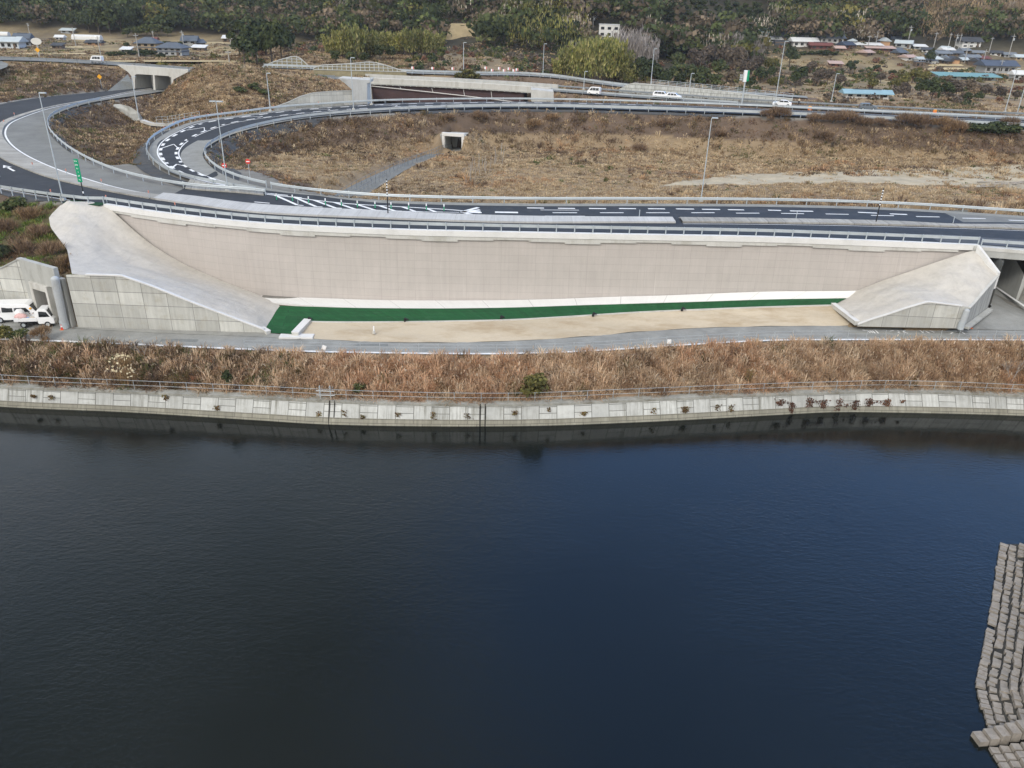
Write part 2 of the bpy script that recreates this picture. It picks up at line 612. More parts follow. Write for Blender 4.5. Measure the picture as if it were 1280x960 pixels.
# main road and ramps: edges as seen, with heights
E_NEAR = cr(zf_pix([(1420, 317), (1280, 310), (1220, 305.5), (1120, 301), (960, 296), (800, 293), (640, 290), (480, 286), (320, 278), (200, 265), (132, 254.5), (78, 246), (35, 239), (0, 232),
                    (-50, 220), (-84, 200), (-84, 176, .6), (-50, 150, 1.1), (0, 131, 1.5), (60, 121, 1.8), (120, 115.2, 2), (168, 109.5, 2), (190, 107, 2)]), 1.0)
E_NEARIN = cr(zf_pix([(1420, 296), (1280, 288), (1120, 283), (960, 280), (800, 279), (640, 279), (480, 274), (320, 266.5), (240, 256.5), (180, 247.5), (130, 238.5), (100, 232), (60, 222), (25, 209), (0, 197),
                      (-16, 180, .3), (-10, 163, .7), (8, 150, 1.1), (40, 139.5, 1.5), (60, 134.5, 1.7), (100, 127, 1.9), (130, 121.5, 2), (168, 114, 2), (190, 111, 2)]), 1.0)
E_KERBIN = cr(zf_pix([(240, 247), (185, 243), (150, 237), (100, 223), (60, 209), (25, 192), (8, 178, .2), (3, 166, .6), (9, 155, 1.0), (25, 147, 1.2), (60, 135.5, 1.65), (100, 127.8, 1.88), (130, 122.2, 1.98), (168, 114.6, 2), (190, 111.6, 2)]), 1.0)
E_RAMPIN = cr(zf_pix([(330, 244.5), (300, 241.5), (240, 237), (190, 229), (140, 216), (90, 192), (65, 171, .3), (58, 158, .7), (63, 147, 1.0), (80, 138, 1.4), (110, 129, 1.8), (140, 123.5, 1.95), (175, 118.5, 2), (213, 112.5, 2)]), 1.0)
E_FAR = cr(zf_pix([(1420, 280), (1280, 270), (1120, 260), (960, 255.5), (800, 254.5), (640, 254.2), (480, 250.3), (400, 244), (340, 236), (300, 226.5), (272, 214.5), (256, 200, .2), (254, 190, .4), (263, 181, .7), (290, 168, 1.1),
                   (330, 157, 1.6), (380, 148.2, 2.1), (480, 139.6, 2.8), (640, 134.5, 3), (800, 137.7, 3), (960, 143.5, 3), (1120, 151, 3), (1280, 159, 3), (1420, 166, 3)]), 1.0)
E_MID = cr(zf_pix([(1420, 290.5), (1280, 282), (1190, 281), (1120, 277.5), (960, 274), (848, 272.8), (640, 271), (480, 265), (320, 256), (240, 246), (200, 242)]), 1.0)
E_BOUT = cr(zf_pix([(400, 254), (325, 241), (290, 235), (240, 224.5), (208, 212.5), (193, 201, .2), (187, 190, .4), (191, 178, .7), (206, 167, 1.1), (240, 152.5, 1.6), (300, 143.8, 2), (360, 136.5, 2.4), (420, 132.3, 2.7),
                    (480, 129, 3), (640, 126.8, 3), (800, 129.8, 3), (960, 136, 3), (1120, 143.5, 3), (1280, 151, 3), (1420, 158, 3)]), 1.0)
U_NEAR = cr(zf_pix([(-120, 73, 7), (0, 75, 6.8), (60, 77, 6.6), (120, 80, 6.4), (160, 82.8, 6.2), (236, 88.5, 5.9), (340, 94.5, 5.2), (430, 99.5, 4.6), (560, 105.5, 3.9), (640, 110.3, 3.4), (700, 114.8, 3.1), (760, 119.5, 3), (830, 124.5, 2.9), (960, 133.5, 2.9), (1120, 142, 2.8), (1280, 150.3, 2.8), (1420, 156, 2.8)]), 1.5)
U_FAR = offset(U_NEAR, 8.5)
V_NEAR = cr(zf_pix([(330, 84.5, 6.4), (430, 88, 6), (520, 92, 5.6), (600, 94, 5.2), (650, 94.5, 5.2), (690, 97, 5), (740, 104, 4.6), (796, 110.5, 4.2), (880, 114, 4.4), (960, 119, 4.4), (1010, 122.6, 4.2)]), 1.5)
V_FAR = offset(V_NEAR, 5.5)
# sunken lane through the field
LANE_Z = -4.4
LANE_A = cr([U(590, 183, LANE_Z), U(560, 192, LANE_Z), U(520, 207, LANE_Z), (U(468, 238, LANE_Z)), U(440, 258, LANE_Z)], 1.0)
LANE_B = cr([U(574, 182, LANE_Z), U(548, 190, LANE_Z), U(500, 206, LANE_Z), (U(440, 233, LANE_Z)), U(405, 252, LANE_Z)], 1.0)

# pond edge
REV_TOP = cr([U(x, y, ZR) for x, y in [(-90, 474), (0, 482), (160, 489), (320, 496), (400, 500), (480, 503), (640, 505), (800, 499), (960, 492.5), (1040, 490), (1120, 488.5), (1280, 494), (1400, 502)]], .8)
REV_BOT = cr([U(x, y, ZW) for x, y in [(-90, 499), (0, 508), (160, 515), (320, 525), (415, 530.5), (640, 532.5), (800, 527.5), (960, 519), (1040, 515), (1120, 515.5), (1280, 519.5), (1400, 526)]], .8)
PATH_F = cr([UL(x, y, zpath) for x, y in [(-120, 424), (0, 425), (62, 427), (160, 431), (320, 438), (400, 440.5), (480, 442), (560, 443), (640, 442.8), (740, 439.5), (840, 433), (960, 426.5), (1040, 425.5), (1160, 425.5), (1280, 426), (1400, 428)]], 1.0)
PATH_B = cr([UL(x, y, zpath) for x, y in [(-120, 402), (0, 403), (62, 406), (100, 410), (200, 416), (330, 421), (400, 424), (480, 428.5), (560, 429), (640, 427.2), (740, 421), (800, 415.5), (900, 410), (1000, 408.5), (1100, 408.5), (1205, 410.5), (1280, 412), (1400, 415)]], 1.0)

# retaining walls under the two sprayed slopes
LW0, LW1 = UL(84, 408.5), UL(331, 416)
RW0, RW1 = UL(1072, 406.5), UL(1204, 409)
SW1 = UL(1240, 382)
PW0, PW1 = UL(41, 394.5), LW0                    # the portal's own plane
FW0, FW1 = UL(-90, 385.5), PW0 + np.array([0, .0, 0])

NS = 46


def curve_n(pts, n=NS):
    return resample(cr(pts, .5), n=n)


def edge_n(pts, n=NS):
    return resample(np.array(pts), n=n)


SL_L = edge_n([U(75, 257, -.1), U(61, 271, -.9), U(63, 284, -1.6), U(84, 312, -2.6)] + [on_plane(x, y, LW0, LW1) for x, y in [(90, 343), (152, 345), (190, 358), (250, 382), (330, 412)]])
SL_R = edge_n([U(95, 252, .05), U(112, 251.5, .05), U(132, 254.5, .02)] + [on_wall(x, y) for x, y in [(140, 263), (152, 274), (170, 290), (190, 306), (212, 320), (232, 331), (280, 352), (318, 366)]] + [UL(352, 383), UL(331, 414)])
SR_A = edge_n([UL(1041, 382), UL(1058, 372.5)] + [on_wall(x, y) for x, y in [(1070, 363.5), (1105, 350), (1135, 340), (1165, 329.5), (1190, 321), (1207, 315.5), (1222, 312)]])
SR_B = edge_n([on_plane(x, y, RW0, RW1) for x, y in [(1076, 405), (1090, 399), (1110, 393), (1135, 384), (1160, 377.5), (1188, 381)]] + [on_plane(x, y, RW1, SW1) for x, y in [(1213, 384), (1230, 364), (1247, 345)]])
_ph = RNG.uniform(0, 6, 8)


def lumps(p):
    x, y = p[0], p[1]
    from mathutils import noise
    v = Vector((x * .17 + 3.1, y * .22, p[2] * .2))
    return .32 * noise.noise(v) + .10 * noise.noise(v * 3.1) + .04 * noise.noise(v * 7.3)


def patch_grid(A, B, nv=20, sag=0.0):
    G = np.zeros((len(A), nv + 1, 3))
    for i in range(len(A)):
        for j in range(nv + 1):
            t = j / nv
            p = lerp(A[i], B[i], t)
            w = math.sin(math.pi * t)
            p = p + np.array([0, -.3, .9]) * (lumps(p) * 2.0 * w + sag * w * min(1, np.linalg.norm(A[i] - B[i]) / 8))
            G[i, j] = p
    return G


GL = patch_grid(SL_L, SL_R, 22, .25)
GR = patch_grid(SR_A, SR_B, 22, .3)

# ------------------------------------------------------------------ terrain heights
CTRL = [(-60, 250, -.6), (0, 246, -.4), (30, 262, -1.2), (0, 300, -3.2), (0, 334, -4.6), (60, 322, -3.2), (-60, 310, -4),
        # inner loop field and its slopes
        (330, 215, -1.6), (380, 228, -2.2), (300, 200, -1.6), (360, 190, -2.6), (430, 210, -3.2), (480, 180, -3.6), (420, 175, -3), (530, 172, -3.6), (620, 225, -3.2), (620, 195, -3.9), (700, 215, -3.5), (700, 185, -4),
        (800, 230, -3), (800, 195, -4), (900, 215, -3.6), (900, 185, -4), (1000, 225, -3.4), (1000, 195, -3.8), (1100, 245, -2.2), (1100, 222, -3.4), (1240, 222, -3.4), (1250, 250, -2.2), (1150, 190, -2.6), (1260, 185, -2), (1400, 230, -3),
        (560, 240, -2.5), (650, 170, -3.6), (800, 168, -3.2), (950, 172, -2.6),
        # between the loops
        (110, 165, -1.5), (90, 178, -1), (150, 180, -2.6), (150, 200, -2), (170, 160, -2.8), (200, 140, -1.0), (140, 140, -1.2), (230, 125, 1.5), (300, 118, 3), (250, 108, 4), (320, 105, 4.6), (210, 120, .8),
        # left bank above the big curve
        (0, 115, 3), (40, 105, 4), (80, 92, 5.6), (130, 95, 4.6), (0, 90, 5.6), (-80, 110, 4), (-160, 90, 6),
        # behind the upper road
        (0, 64, 1.5), (100, 66, 1.5), (200, 72, 2.0), (280, 72, 2.5), (60, 55, 1), (180, 55, 1), (260, 50, 1.5), (-120, 60, 2), (330, 80, 6), (390, 75, 7.5), (440, 78, 6.5), (380, 66, 9), (450, 62, 8), (520, 62, 8), (560, 70, 7.5), (620, 75, 7), (680, 80, 5.5),
        (560, 45, 10), (640, 55, 9), (700, 60, 7), (760, 90, 4), (760, 46, 8), (820, 95, 2.5), (860, 70, 4), (900, 100, 2), (960, 60, 5.5), (960, 100, 2), (1040, 75, 4), (1040, 105, 1.8), (1100, 95, 2), (1150, 115, 1.6), (1220, 125, 1.6), (1200, 90, 2.5), (1270, 110, 2),
        (1100, 62, 5), (1180, 68, 4), (1250, 60, 5), (1400, 100, 2), (1400, 70, 4), (1060, 50, 7), (1000, 45, 8)]
_tb0, _tb1 = U(166, 110.8, 2), U(216, 113.6, 2)
CP = np.array([U(*c) for c in CTRL] + [on_plane(x, y, _tb0, _tb1) + np.array([0, d, z]) for x, y in ((220, 100), (226, 96), (233, 92)) for d, z in ((-.6, 0), (9, 1.2))])


def tps_fit(P):
    n = len(P)
    s = 100.0
    X = P[:, :2] / s
    D = np.linalg.norm(X[:, None] - X[None], axis=2)
    K = np.where(D > 0, D ** 2 * np.log(np.maximum(D, 1e-9)), 0) + np.eye(n) * .002
    A = np.zeros((n + 3, n + 3))
    A[:n, :n] = K; A[:n, n] = 1; A[:n, n + 1:] = X; A[n, :n] = 1; A[n + 1:, :n] = X.T
    return X, np.linalg.solve(A, np.concatenate([P[:, 2], [0, 0, 0]])), s


_tx, _tw, _ts = tps_fit(CP)


def tps(x, y):
    sh = np.shape(x)
    Q = np.stack([np.ravel(x), np.ravel(y)], 1) / _ts
    out = np.zeros(len(Q))
    for i in range(0, len(Q), 20000):
        q = Q[i:i + 20000]
        D2 = ((q[:, None] - _tx[None]) ** 2).sum(2)
        out[i:i + 20000] = (.5 * D2 * np.log(np.maximum(D2, 1e-12))) @ _tw[:-3] + _tw[-3] + q @ _tw[-2:]
    return out.reshape(sh)


def hill(x, y):
    y0 = np.interp(x, [-400, -130, -60, 0, 60, 110, 180, 400], [400, 420, 330, 300, 310, 345, 352, 345])
    r = np.maximum(0, y - y0)
    g = .22 * np.sin(x * .021 + .7) + .16 * np.sin(x * .047 + y * .013 + 2) + .1 * np.sin(x * .09 - y * .03)
    return 3.5 + r * (.26 + .06 * g) * (r / (r + 25)) + np.minimum(r * .06, 9) * g


def sm(a, b, t):
    t = np.clip((t - a) / (b - a), 0, 1)
    return t * t * (3 - 2 * t)


def in_poly(x, y, P):
    c = np.zeros(np.shape(x), bool)
    j = len(P) - 1
    for i in range(len(P)):
        xi, yi, xj, yj = P[i][0], P[i][1], P[j][0], P[j][1]
        k = ((yi > y) != (yj > y))
        with np.errstate(divide='ignore', invalid='ignore'):
            c ^= k & (x < (xj - xi) * (y - yi) / (yj - yi + 1e-12) + xi)
        j = i
    return c


UNDER_A, UNDER_B = UL(1243, 356), UL(1270, 374)
_ud = (UNDER_A - UNDER_B); _ud /= np.linalg.norm(_ud)
LOWPOLY = [np.array(p) for p in ([(-160, -200, 0), (-160, FW0[1] + .9, 0)] + [FW0 + (0, .9, 0), PW0 + (0, .9, 0), PW1 + (0, .9, 0)] + [LW1 + (-1.5, .8, 0)]
           + [FOOT[2] + (0, 1.0, 0)] + [p + (0, 1.1, 0) for p in FOOT[4:-3:4]] + [FOOT[-2] + (0, 1.0, 0)] + [RW0 + (-.2, 1.5, 0), RW1 + (-1.5, 1.3, 0), SW1 + (-1.6, .6, 0)]
           + [SW1 + _ud * 30 + (-.5, 0, 0), UNDER_A + _ud * 26 + (.6, 0, 0), UNDER_B + (.9, 0, 0), (UNDER_B[0] + 14, UNDER_B[1] + 1, 0), (160, UNDER_B[1] + 2, 0), (160, -200, 0)])]


def grow(a, b, s0, k):
    out = [a]
    s = s0
    while abs(out[-1] - a) < abs(b - a):
        out.append(out[-1] + math.copysign(s, b - a)); s *= k
    return out


XS = np.array(sorted(set([round(v, 3) for v in grow(-150, -720, 1.2, 1.06)[1:]] + [round(v, 3) for v in np.arange(-150, 125.01, .75)] + [round(v, 3) for v in grow(125, 720, 1.2, 1.06)[1:]])))
YS = np.array(sorted(set([-150, -60, 0, 30, 45, 55] + [round(v, 3) for v in np.arange(60, 250.01, .75)] + [round(v, 3) for v in np.arange(252, 420.01, 2.0)] + [round(v, 3) for v in grow(424, 1150, 5, 1.05)])))
GX, GY = np.meshgrid(XS, YS)


def px_of(p):
    q = np.asarray(p) - EYE
    return 640 + FPX * (q @ _rt) / (q @ _fw), 480 - FPX * (q @ _up) / (q @ _fw)


def near_i(A, px, py):
    q = A - EYE
    zc = q @ _fw
    return int(np.argmin(np.hypot(640 + FPX * (q @ _rt) / zc - px, 480 - FPX * (q @ _up) / zc - py)))


def anchored(A, B, ancA, ancB, step=1.0):
    """two edges of one road, matched at the places where they run side by side"""
    ia = [0] + [near_i(A, *p) for p in ancA] + [len(A) - 1]
    ib = [0] + [near_i(B, *p) for p in ancB] + [len(B) - 1]
    oa, ob = [], []
    for k in range(len(ia) - 1):
        a, b = A[ia[k]:ia[k + 1] + 1], B[ib[k]:ib[k + 1] + 1]
        n = max(2, int(max(len(a), len(b)) / step))
        e = 0 if k == len(ia) - 2 else 1
        ra, rb = resample(a, n=n), resample(b, n=n)
        oa.append(ra[:len(ra) - e] if e else ra); ob.append(rb[:len(rb) - e] if e else rb)
    return np.concatenate(oa), np.concatenate(ob)


LOOP_IN, LOOP_OUT = anchored(E_FAR[near_i(E_FAR, 340, 236):], E_BOUT[near_i(E_BOUT, 325, 241):],
                             [(300, 226.5), (272, 214.5), (254, 190), (290, 168), (380, 148.2), (640, 134.5)], [(285, 234), (235, 223), (187, 190), (230, 156.5), (330, 140), (620, 127)])


def road_samples():
    S = []
    def pair(A, B, dz=0.0, same=False):
        n = int(max(len(A), len(B)) / 1.5)
        a, b = (A, B) if same else (resample(A, n=n), resample(B, n=n))
        for p, q in zip(a, b):
            S.append(((p[0] + q[0]) / 2, (p[1] + q[1]) / 2, (p[2] + q[2]) / 2 + dz, np.linalg.norm((p - q)[:2]) / 2 + .5))
    k = lambda A, x0, x1: A[(A[:, 0] > x0) & (A[:, 0] < x1)]
    m = E_NEAR[(E_NEAR[:, 0] > -60) & (E_NEAR[:, 1] < 125)]
    f = np.array([[p[0], np.interp(p[0], *zip(*sorted([(q[0], q[1]) for q in E_FAR if q[1] < 125]))), 0] for p in m])
    pair(m, f)
    pair(E_NEAR[(E_NEAR[:, 0] < -40)], E_NEARIN[(E_NEARIN[:, 0] < -36)])
    pair(E_KERBIN, E_RAMPIN)
    pair(LOOP_IN, LOOP_OUT, same=True)
    return np.array(S)


def clip_roads(H, S, up, dn, bed=0.0):
    x, y, h = GX.ravel(), GY.ravel(), H.ravel().copy()
    act = np.where((y < 330) & (y > 60) & (np.abs(x) < 260))[0]
    lo = np.full(len(act), -1e9); hi = np.full(len(act), 1e9); dm = np.full(len(act), 1e9)
    xa, ya = x[act], y[act]
    for i in range(0, len(S), 40):
        s = S[i:i + 40]
        d = np.hypot(xa[:, None] - s[None, :, 0], ya[:, None] - s[None, :, 1]) - s[None, :, 3]
        dd = np.maximum(0, d)
        lo = np.maximum(lo, (s[None, :, 2] - .12 - dd * dn).max(1))
        hi = np.minimum(hi, (s[None, :, 2] - .12 + dd * up).min(1))
        dm = np.minimum(dm, d.min(1))
    h[act] = np.minimum(np.maximum(h[act], lo), np.maximum(hi, lo))
    if bed:
        k = np.where(dm < 1.0)[0]
        for i in range(0, len(k), 4000):
            kk = k[i:i + 4000]
            d = np.hypot(xa[kk][:, None] - S[None, :, 0], ya[kk][:, None] - S[None, :, 1]) / S[None, :, 3]
            zz = S[d.argmin(1), 2] - bed
            h[act[kk]] = np.where(dm[kk] < .2, np.minimum(h[act[kk]], zz), np.minimum(h[act[kk]], zz + bed * .9))
    D = np.full(len(h), 1e9); D[act] = dm
    return h.reshape(H.shape), D.reshape(H.shape)


_t = sm(290, 400, GY)
H0 = tps(np.clip(GX, -260, 260), np.clip(GY, 60, 400)) * (1 - _t) + hill(GX, GY) * _t
H0 = np.where(GY > 330, np.maximum(H0, 0), H0)
H0 += .18 * np.sin(GX * .5 + GY * .23) * np.sin(GY * .41 - GX * .17) * sm(60, 110, GY)
# the sunken lane, then the roads on their banks
lane = [((p[0] + q[0]) / 2, (p[1] + q[1]) / 2, LANE_Z + .05, np.linalg.norm((p - q)[:2]) / 2 + .3) for p, q in zip(resample(LANE_A, n=60), resample(LANE_B, n=60))]
H1, DL = clip_roads(np.minimum(H0, 40), np.array(lane), .75, 9)
H1 = np.where(DL < 12, H1, H0)
ROADS = road_samples()
H2, DROAD = clip_roads(H1, ROADS, .75, .62, .4)
uroad = []
for p, q in zip(resample(U_NEAR, n=170), resample(U_FAR, n=170)):
    c = (p + q) / 2
    px = (c - EYE) @ _rt / ((c - EYE) @ _fw) * FPX + 640
    if px < 148 or 236 < px < 425 or px > 700:
        uroad.append((c[0], c[1], c[2], 4.6))
for p, q in zip(resample(V_NEAR, n=110), resample(V_FAR, n=110)):
    c = (p + q) / 2
    uroad.append((c[0], c[1], c[2], 3.0))
H3, DU = clip_roads(H2, np.array(uroad), .8, .62, .3)
H3 = np.where(DROAD < 1.0, np.minimum(H3, H2), H3)
# the cutting that the overpass spans
_un, _uf = U_NEAR[near_i(U_NEAR, 459, 101):near_i(U_NEAR, 664, 112)], offset(U_FAR, 3)[near_i(U_NEAR, 459, 101):near_i(U_NEAR, 664, 112)]
_eb = offset(E_BOUT, 1.2)[near_i(E_BOUT, 465, 129.5):near_i(E_BOUT, 660, 127)]
CUT = [tuple(p[:2]) for p in list(_eb) + list(_uf[::-1])]
H3 = np.where(in_poly(GX, GY, CUT) & (DROAD > .8), np.minimum(H3, -6.0), H3)
# never above the big road surfaces
H = H3
# soil lies under the sprayed slopes
for G in (GL, GR):
    pts = G.reshape(-1, 3)
    x0, x1, y0, y1 = pts[:, 0].min() - 1, pts[:, 0].max() + 1, pts[:, 1].min() - 1, pts[:, 1].max() + 1
    ii = np.where((GX > x0) & (GX < x1) & (GY > y0) & (GY < y1))
    gx, gy = GX[ii], GY[ii]
    d = np.hypot(gx[:, None] - pts[None, :, 0], gy[:, None] - pts[None, :, 1])
    k = d.argmin(1)
    near = d.min(1) < .9
    H[ii] = np.where(near, np.minimum(H[ii], pts[k, 2] - .75), H[ii])
_pd = (PW1 - PW0)[:2] / np.linalg.norm((PW1 - PW0)[:2]); _pn = np.array([-_pd[1], _pd[0]])
PIT = [PW0[:2] + _pd * s + _pn * d for s, d in ((1.6, -.5), (4.4, -.5), (4.4, 5.0), (1.6, 5.0))]
LOW = in_poly(GX, GY, LOWPOLY)
_zl = np.interp(GX, [-60, -30, 0, 18, 42, 56, 80], [-8.8, -8.7, -8.2, -7.7, -6.8, -6.5, -6.5])
_zp = np.interp(GX, [-60, -30, 0, 20, 45, 80], [-8.95, -8.85, -8.5, -8.1, -7.5, -7.2])
_yf = np.interp(GX, PATH_F[:, 0], PATH_F[:, 1]); _yb = np.interp(GX, PATH_B[:, 0], PATH_B[:, 1]); _yr = np.interp(GX, REV_TOP[:, 0], REV_TOP[:, 1])
tb = np.clip((GY - _yr - .5) / np.maximum(_yf - _yr - .9, .5), 0, 1)
bank = ZR - .15 + (_zp - .1 - (ZR - .15)) * tb ** .8
_zy = lerp(_zp - .12, _zl - .12, np.clip((GY - _yb) / 7.0, 0, 1))
low = np.where(GY > _yb, _zy, np.where(GY > _yf - .3, _zp - .1, np.where(GY > _yr + .35, bank, -17.0)))
low = np.where((GX > 47) & (GY > _yb + 1.0), low - .35, low)
CV0 = U(567, 190, LANE_Z); _ld = LANE_A[0] - LANE_A[6]; _ld /= np.linalg.norm(_ld[:2]); CVA = .5 * math.atan2(-_ld[0], _ld[1])
_cd = -(GX - CV0[0]) * math.sin(CVA) + (GY - CV0[1]) * math.cos(CVA); _cs = (GX - CV0[0]) * math.cos(CVA) + (GY - CV0[1]) * math.sin(CVA)
_mound = LANE_Z + 3.75 - np.maximum(0, np.abs(_cs) - 3.0) * .8 - np.maximum(0, -_cd - .2) * .9
H = np.where((np.abs(_cs) < 9) & (_cd > -4) & (_cd < 14) & (DROAD > .8) & ((np.abs(_cs) > 2.5) | (_cd > .3)), np.maximum(H, _mound), H)
H = np.where((np.abs(_cs) < 2.3) & (_cd > -1.0) & (_cd < 5.6), LANE_Z - .25, H)
H = np.where(LOW, low, H)
H = np.where(in_poly(GX, GY, PIT), -9.4, H)


def ground_z(x, y):
    x = np.clip(x, XS[0], XS[-1] - .01); y = np.clip(y, YS[0], YS[-1] - .01)
    i = np.clip(np.searchsorted(XS, x) - 1, 0, len(XS) - 2); j = np.clip(np.searchsorted(YS, y) - 1, 0, len(YS) - 2)
    fx = (x - XS[i]) / (XS[i + 1] - XS[i]); fy = (y - YS[j]) / (YS[j + 1] - YS[j])
    return (H[j, i] * (1 - fx) + H[j, i + 1] * fx) * (1 - fy) + (H[j + 1, i] * (1 - fx) + H[j + 1, i + 1] * fx) * fy


def GP(px, py, far=900.0, near=60.0):
    """the place on the ground seen at a photo pixel"""
    d = ray(px, py)
    t = np.arange(near, far, .5)
    X = EYE[0] + d[0] / d[1] * t; Y = t; Z = EYE[2] + d[2] / d[1] * t
    hit = np.where(Z < ground_z(X, Y))[0]
    k = hit[0] if len(hit) else len(t) - 1
    return np.array([X[k], Y[k], float(ground_z(X[k], Y[k]))])


# ------------------------------------------------------------------ soil colour by place (its own colour: straw, scrub, fields, leaf mould)
def wpoly(pts, z=0.0):
    return [U(p[0], p[1], p[2] if len(p) > 2 else z) for p in pts]


SANDY = wpoly([(820, 236), (880, 224), (940, 214.5), (1100, 211), (1300, 209), (1300, 240), (1180, 235), (1050, 230), (950, 233)], -3.4)
nz = (np.sin(GX * .13 + GY * .07) + np.sin(GX * .31 - GY * .22 + 1) * .6 + np.sin(GX * .05 + 2) * np.sin(GY * .09)) / 2.2
c_straw = np.array([.29, .215, .13]); c_scrub = np.array([.125, .09, .065]); c_green = np.array([.10, .105, .045]); c_mould = np.array([.055, .05, .035]); c_sand = np.array([.42, .36, .26]); c_field = np.array([.30, .235, .13])
CC = np.empty(GX.shape + (3,))
slope = np.hypot(*np.gradient(H, 1.0))
w = np.clip(.5 + .5 * nz, 0, 1)[..., None]
CC[:] = c_straw * (1 - .5 * w) + c_scrub * .5 * w
far = sm(235, 300, GY)[..., None]
vil = c_field * np.clip(.5 + nz, 0, 1)[..., None] + np.array([.16, .125, .08]) * (1 - np.clip(.5 + nz, 0, 1)[..., None])
CC = CC * (1 - far) + vil * far
frs = sm(4, 40, GY - np.interp(GX, [-400, -130, -60, 0, 60, 110, 180, 400], [400, 420, 300, 270, 290, 350, 370, 360]))[..., None]
CC = CC * (1 - frs) + c_mould * frs
bk = ((DROAD < 7) & (DROAD > .6) & (GY < 330))[..., None]
CC = np.where(bk, c_scrub * (.85 + .3 * w), CC)
CC = np.where(((DU < 9) & (GX > -20))[..., None], c_scrub * 1.15, CC)
CC = np.where(in_poly(GX, GY, SANDY)[..., None], c_sand, CC)
CC = np.where((LOW & (GY < _yf))[..., None], np.array([.27, .19, .125]), CC)
CC = np.where(((GY < 100) & ~LOW & (GX < -50))[..., None], np.array([.10, .085, .045]), CC)
CC = np.where((DROAD < .8)[..., None], np.array([.2, .19, .17]), CC)
nx, ny = len(XS), len(YS)
idx = np.arange(nx * ny).reshape(ny, nx)
quads = np.stack([idx[:-1, :-1], idx[:-1, 1:], idx[1:, 1:], idx[1:, :-1]], -1).reshape(-1, 4)
gnd = np_mesh('ground', np.stack([GX, GY, H], -1).reshape(-1, 3), quads, None, CC.reshape(-1, 3), M['terrain'], smooth=True)
tag(gnd, kind='structure')
# ------------------------------------------------------------------ roads, pond, yard (the setting)
def struct(name, mb, mat, **kw):
    return tag(mb.build(name, mat, **kw), kind='structure')


def both(A, B, step=1.0):
    n = int(max(np.linalg.norm(np.diff(A, axis=0), axis=1).sum(), np.linalg.norm(np.diff(B, axis=0), axis=1).sum()) / step)
    return resample(A, n=n), resample(B, n=n)


def by_x(A, xs):
    o = A[A[:, 0].argsort()]
    return np.array([[x, np.interp(x, o[:, 0], o[:, 1]), np.interp(x, o[:, 0], o[:, 2])] for x in xs])


b = MB(); b.poly([(-900, -400, ZW), (900, -400, ZW), (900, 90, ZW), (-900, 90, ZW)]); struct('pond_water', b, M['water'])
# dark seal under the road edge so that no gap shows
xs = np.arange(-46, 96, 1.0)
mN, mF = by_x(E_NEAR[E_NEAR[:, 1] < 112], xs), by_x(E_FAR[E_FAR[:, 1] < 125], xs)
b = MB().strip(mN, mF, .0, nv=4); struct('road', b, M['asphalt_new'])
b = MB().strip(*both(E_NEAR[E_NEAR[:, 0] < -43], E_NEARIN[E_NEARIN[:, 0] < -40]), -.012, nv=3); struct('ramp_road', b, M['asphalt_new'])
b = MB().strip(*both(E_KERBIN, E_RAMPIN), -.016, nv=3); struct('old_ramp_road', b, M['asphalt_old'])
b = MB().strip(LOOP_IN, LOOP_OUT, -.008, nv=3); struct('loop_road', b, M['asphalt_new'])
# old grey asphalt where the new surface ends at the right
xs2 = np.arange(58, 97, 1.0)
b = MB().strip(by_x(E_MID, xs2) + (0, 1.5, 0), by_x(mF, xs2) + (0, -.1, 0), .004)
struct('shoulder', b, M['asphalt_old'])
nR = by_x(mN, np.arange(50, 97, 1.0)); b = MB().strip(nR + (0, .3, 0), nR + (0, 3.9, 0), .004); struct('shoulder', b, pm('asphalt_mid', (.085, .09, .1), .15, .3, 8, .9))
# grey paved shoulder along the field side and inside the loop
S_IN = E_FAR[np.argmin(np.hypot(E_FAR[:, 0] + 30, E_FAR[:, 1] - 105)):]


def inward(A, dmax, i0=0, i1=None, ramp=6):
    """curve shifted to the road side by a swelling amount"""
    n = len(A)
    w = np.minimum(1, np.minimum(np.arange(n), np.arange(n)[::-1]) / ramp)
    T = np.gradient(A[:, :2], axis=0); T /= np.linalg.norm(T, axis=1)[:, None]
    B = A.copy(); B[:, 0] -= T[:, 1] * dmax * w; B[:, 1] += T[:, 0] * dmax * w
    return B


# E_FAR runs right -> left then round: the road lies on its left side
iL = int(np.argmin(np.hypot(E_FAR[:, 0] + 24, E_FAR[:, 1] - 105)))
iE = int(np.argmin(np.hypot(E_FAR[:, 0] + 30, E_FAR[:, 1] - 190)))
seg = E_FAR[iL:iE]
b = MB().strip(seg, inward(seg, 3.4, ramp=34), .004); struct('shoulder', b, M['shoulder'])
seg = E_FAR[:iL + 8]
b = MB().strip(seg, inward(seg, 1.5, ramp=12), .008); struct('shoulder', b, M['shoulder'])
segB = E_BOUT[near_i(E_BOUT, 300, 237):near_i(E_BOUT, 480, 129)]
b = MB().strip(segB, inward(segB, -1.5, ramp=20), .006); struct('shoulder', b, M['shoulder'])

# the raised middle strips
xs3 = np.arange(U(200, 245)[0], U(846, 277)[0], 1.0)


def kerb(name, A, B, h, mat, zoff=0.0):
    A, B = np.asarray(A), np.asarray(B)
    k = MB()
    k.strip(A, B, h)
    k.strip(A + (0, 0, zoff - .1), A + (0, 0, h))
    k.strip(B + (0, 0, h), B + (0, 0, zoff - .1))
    return struct(name, k, mat)


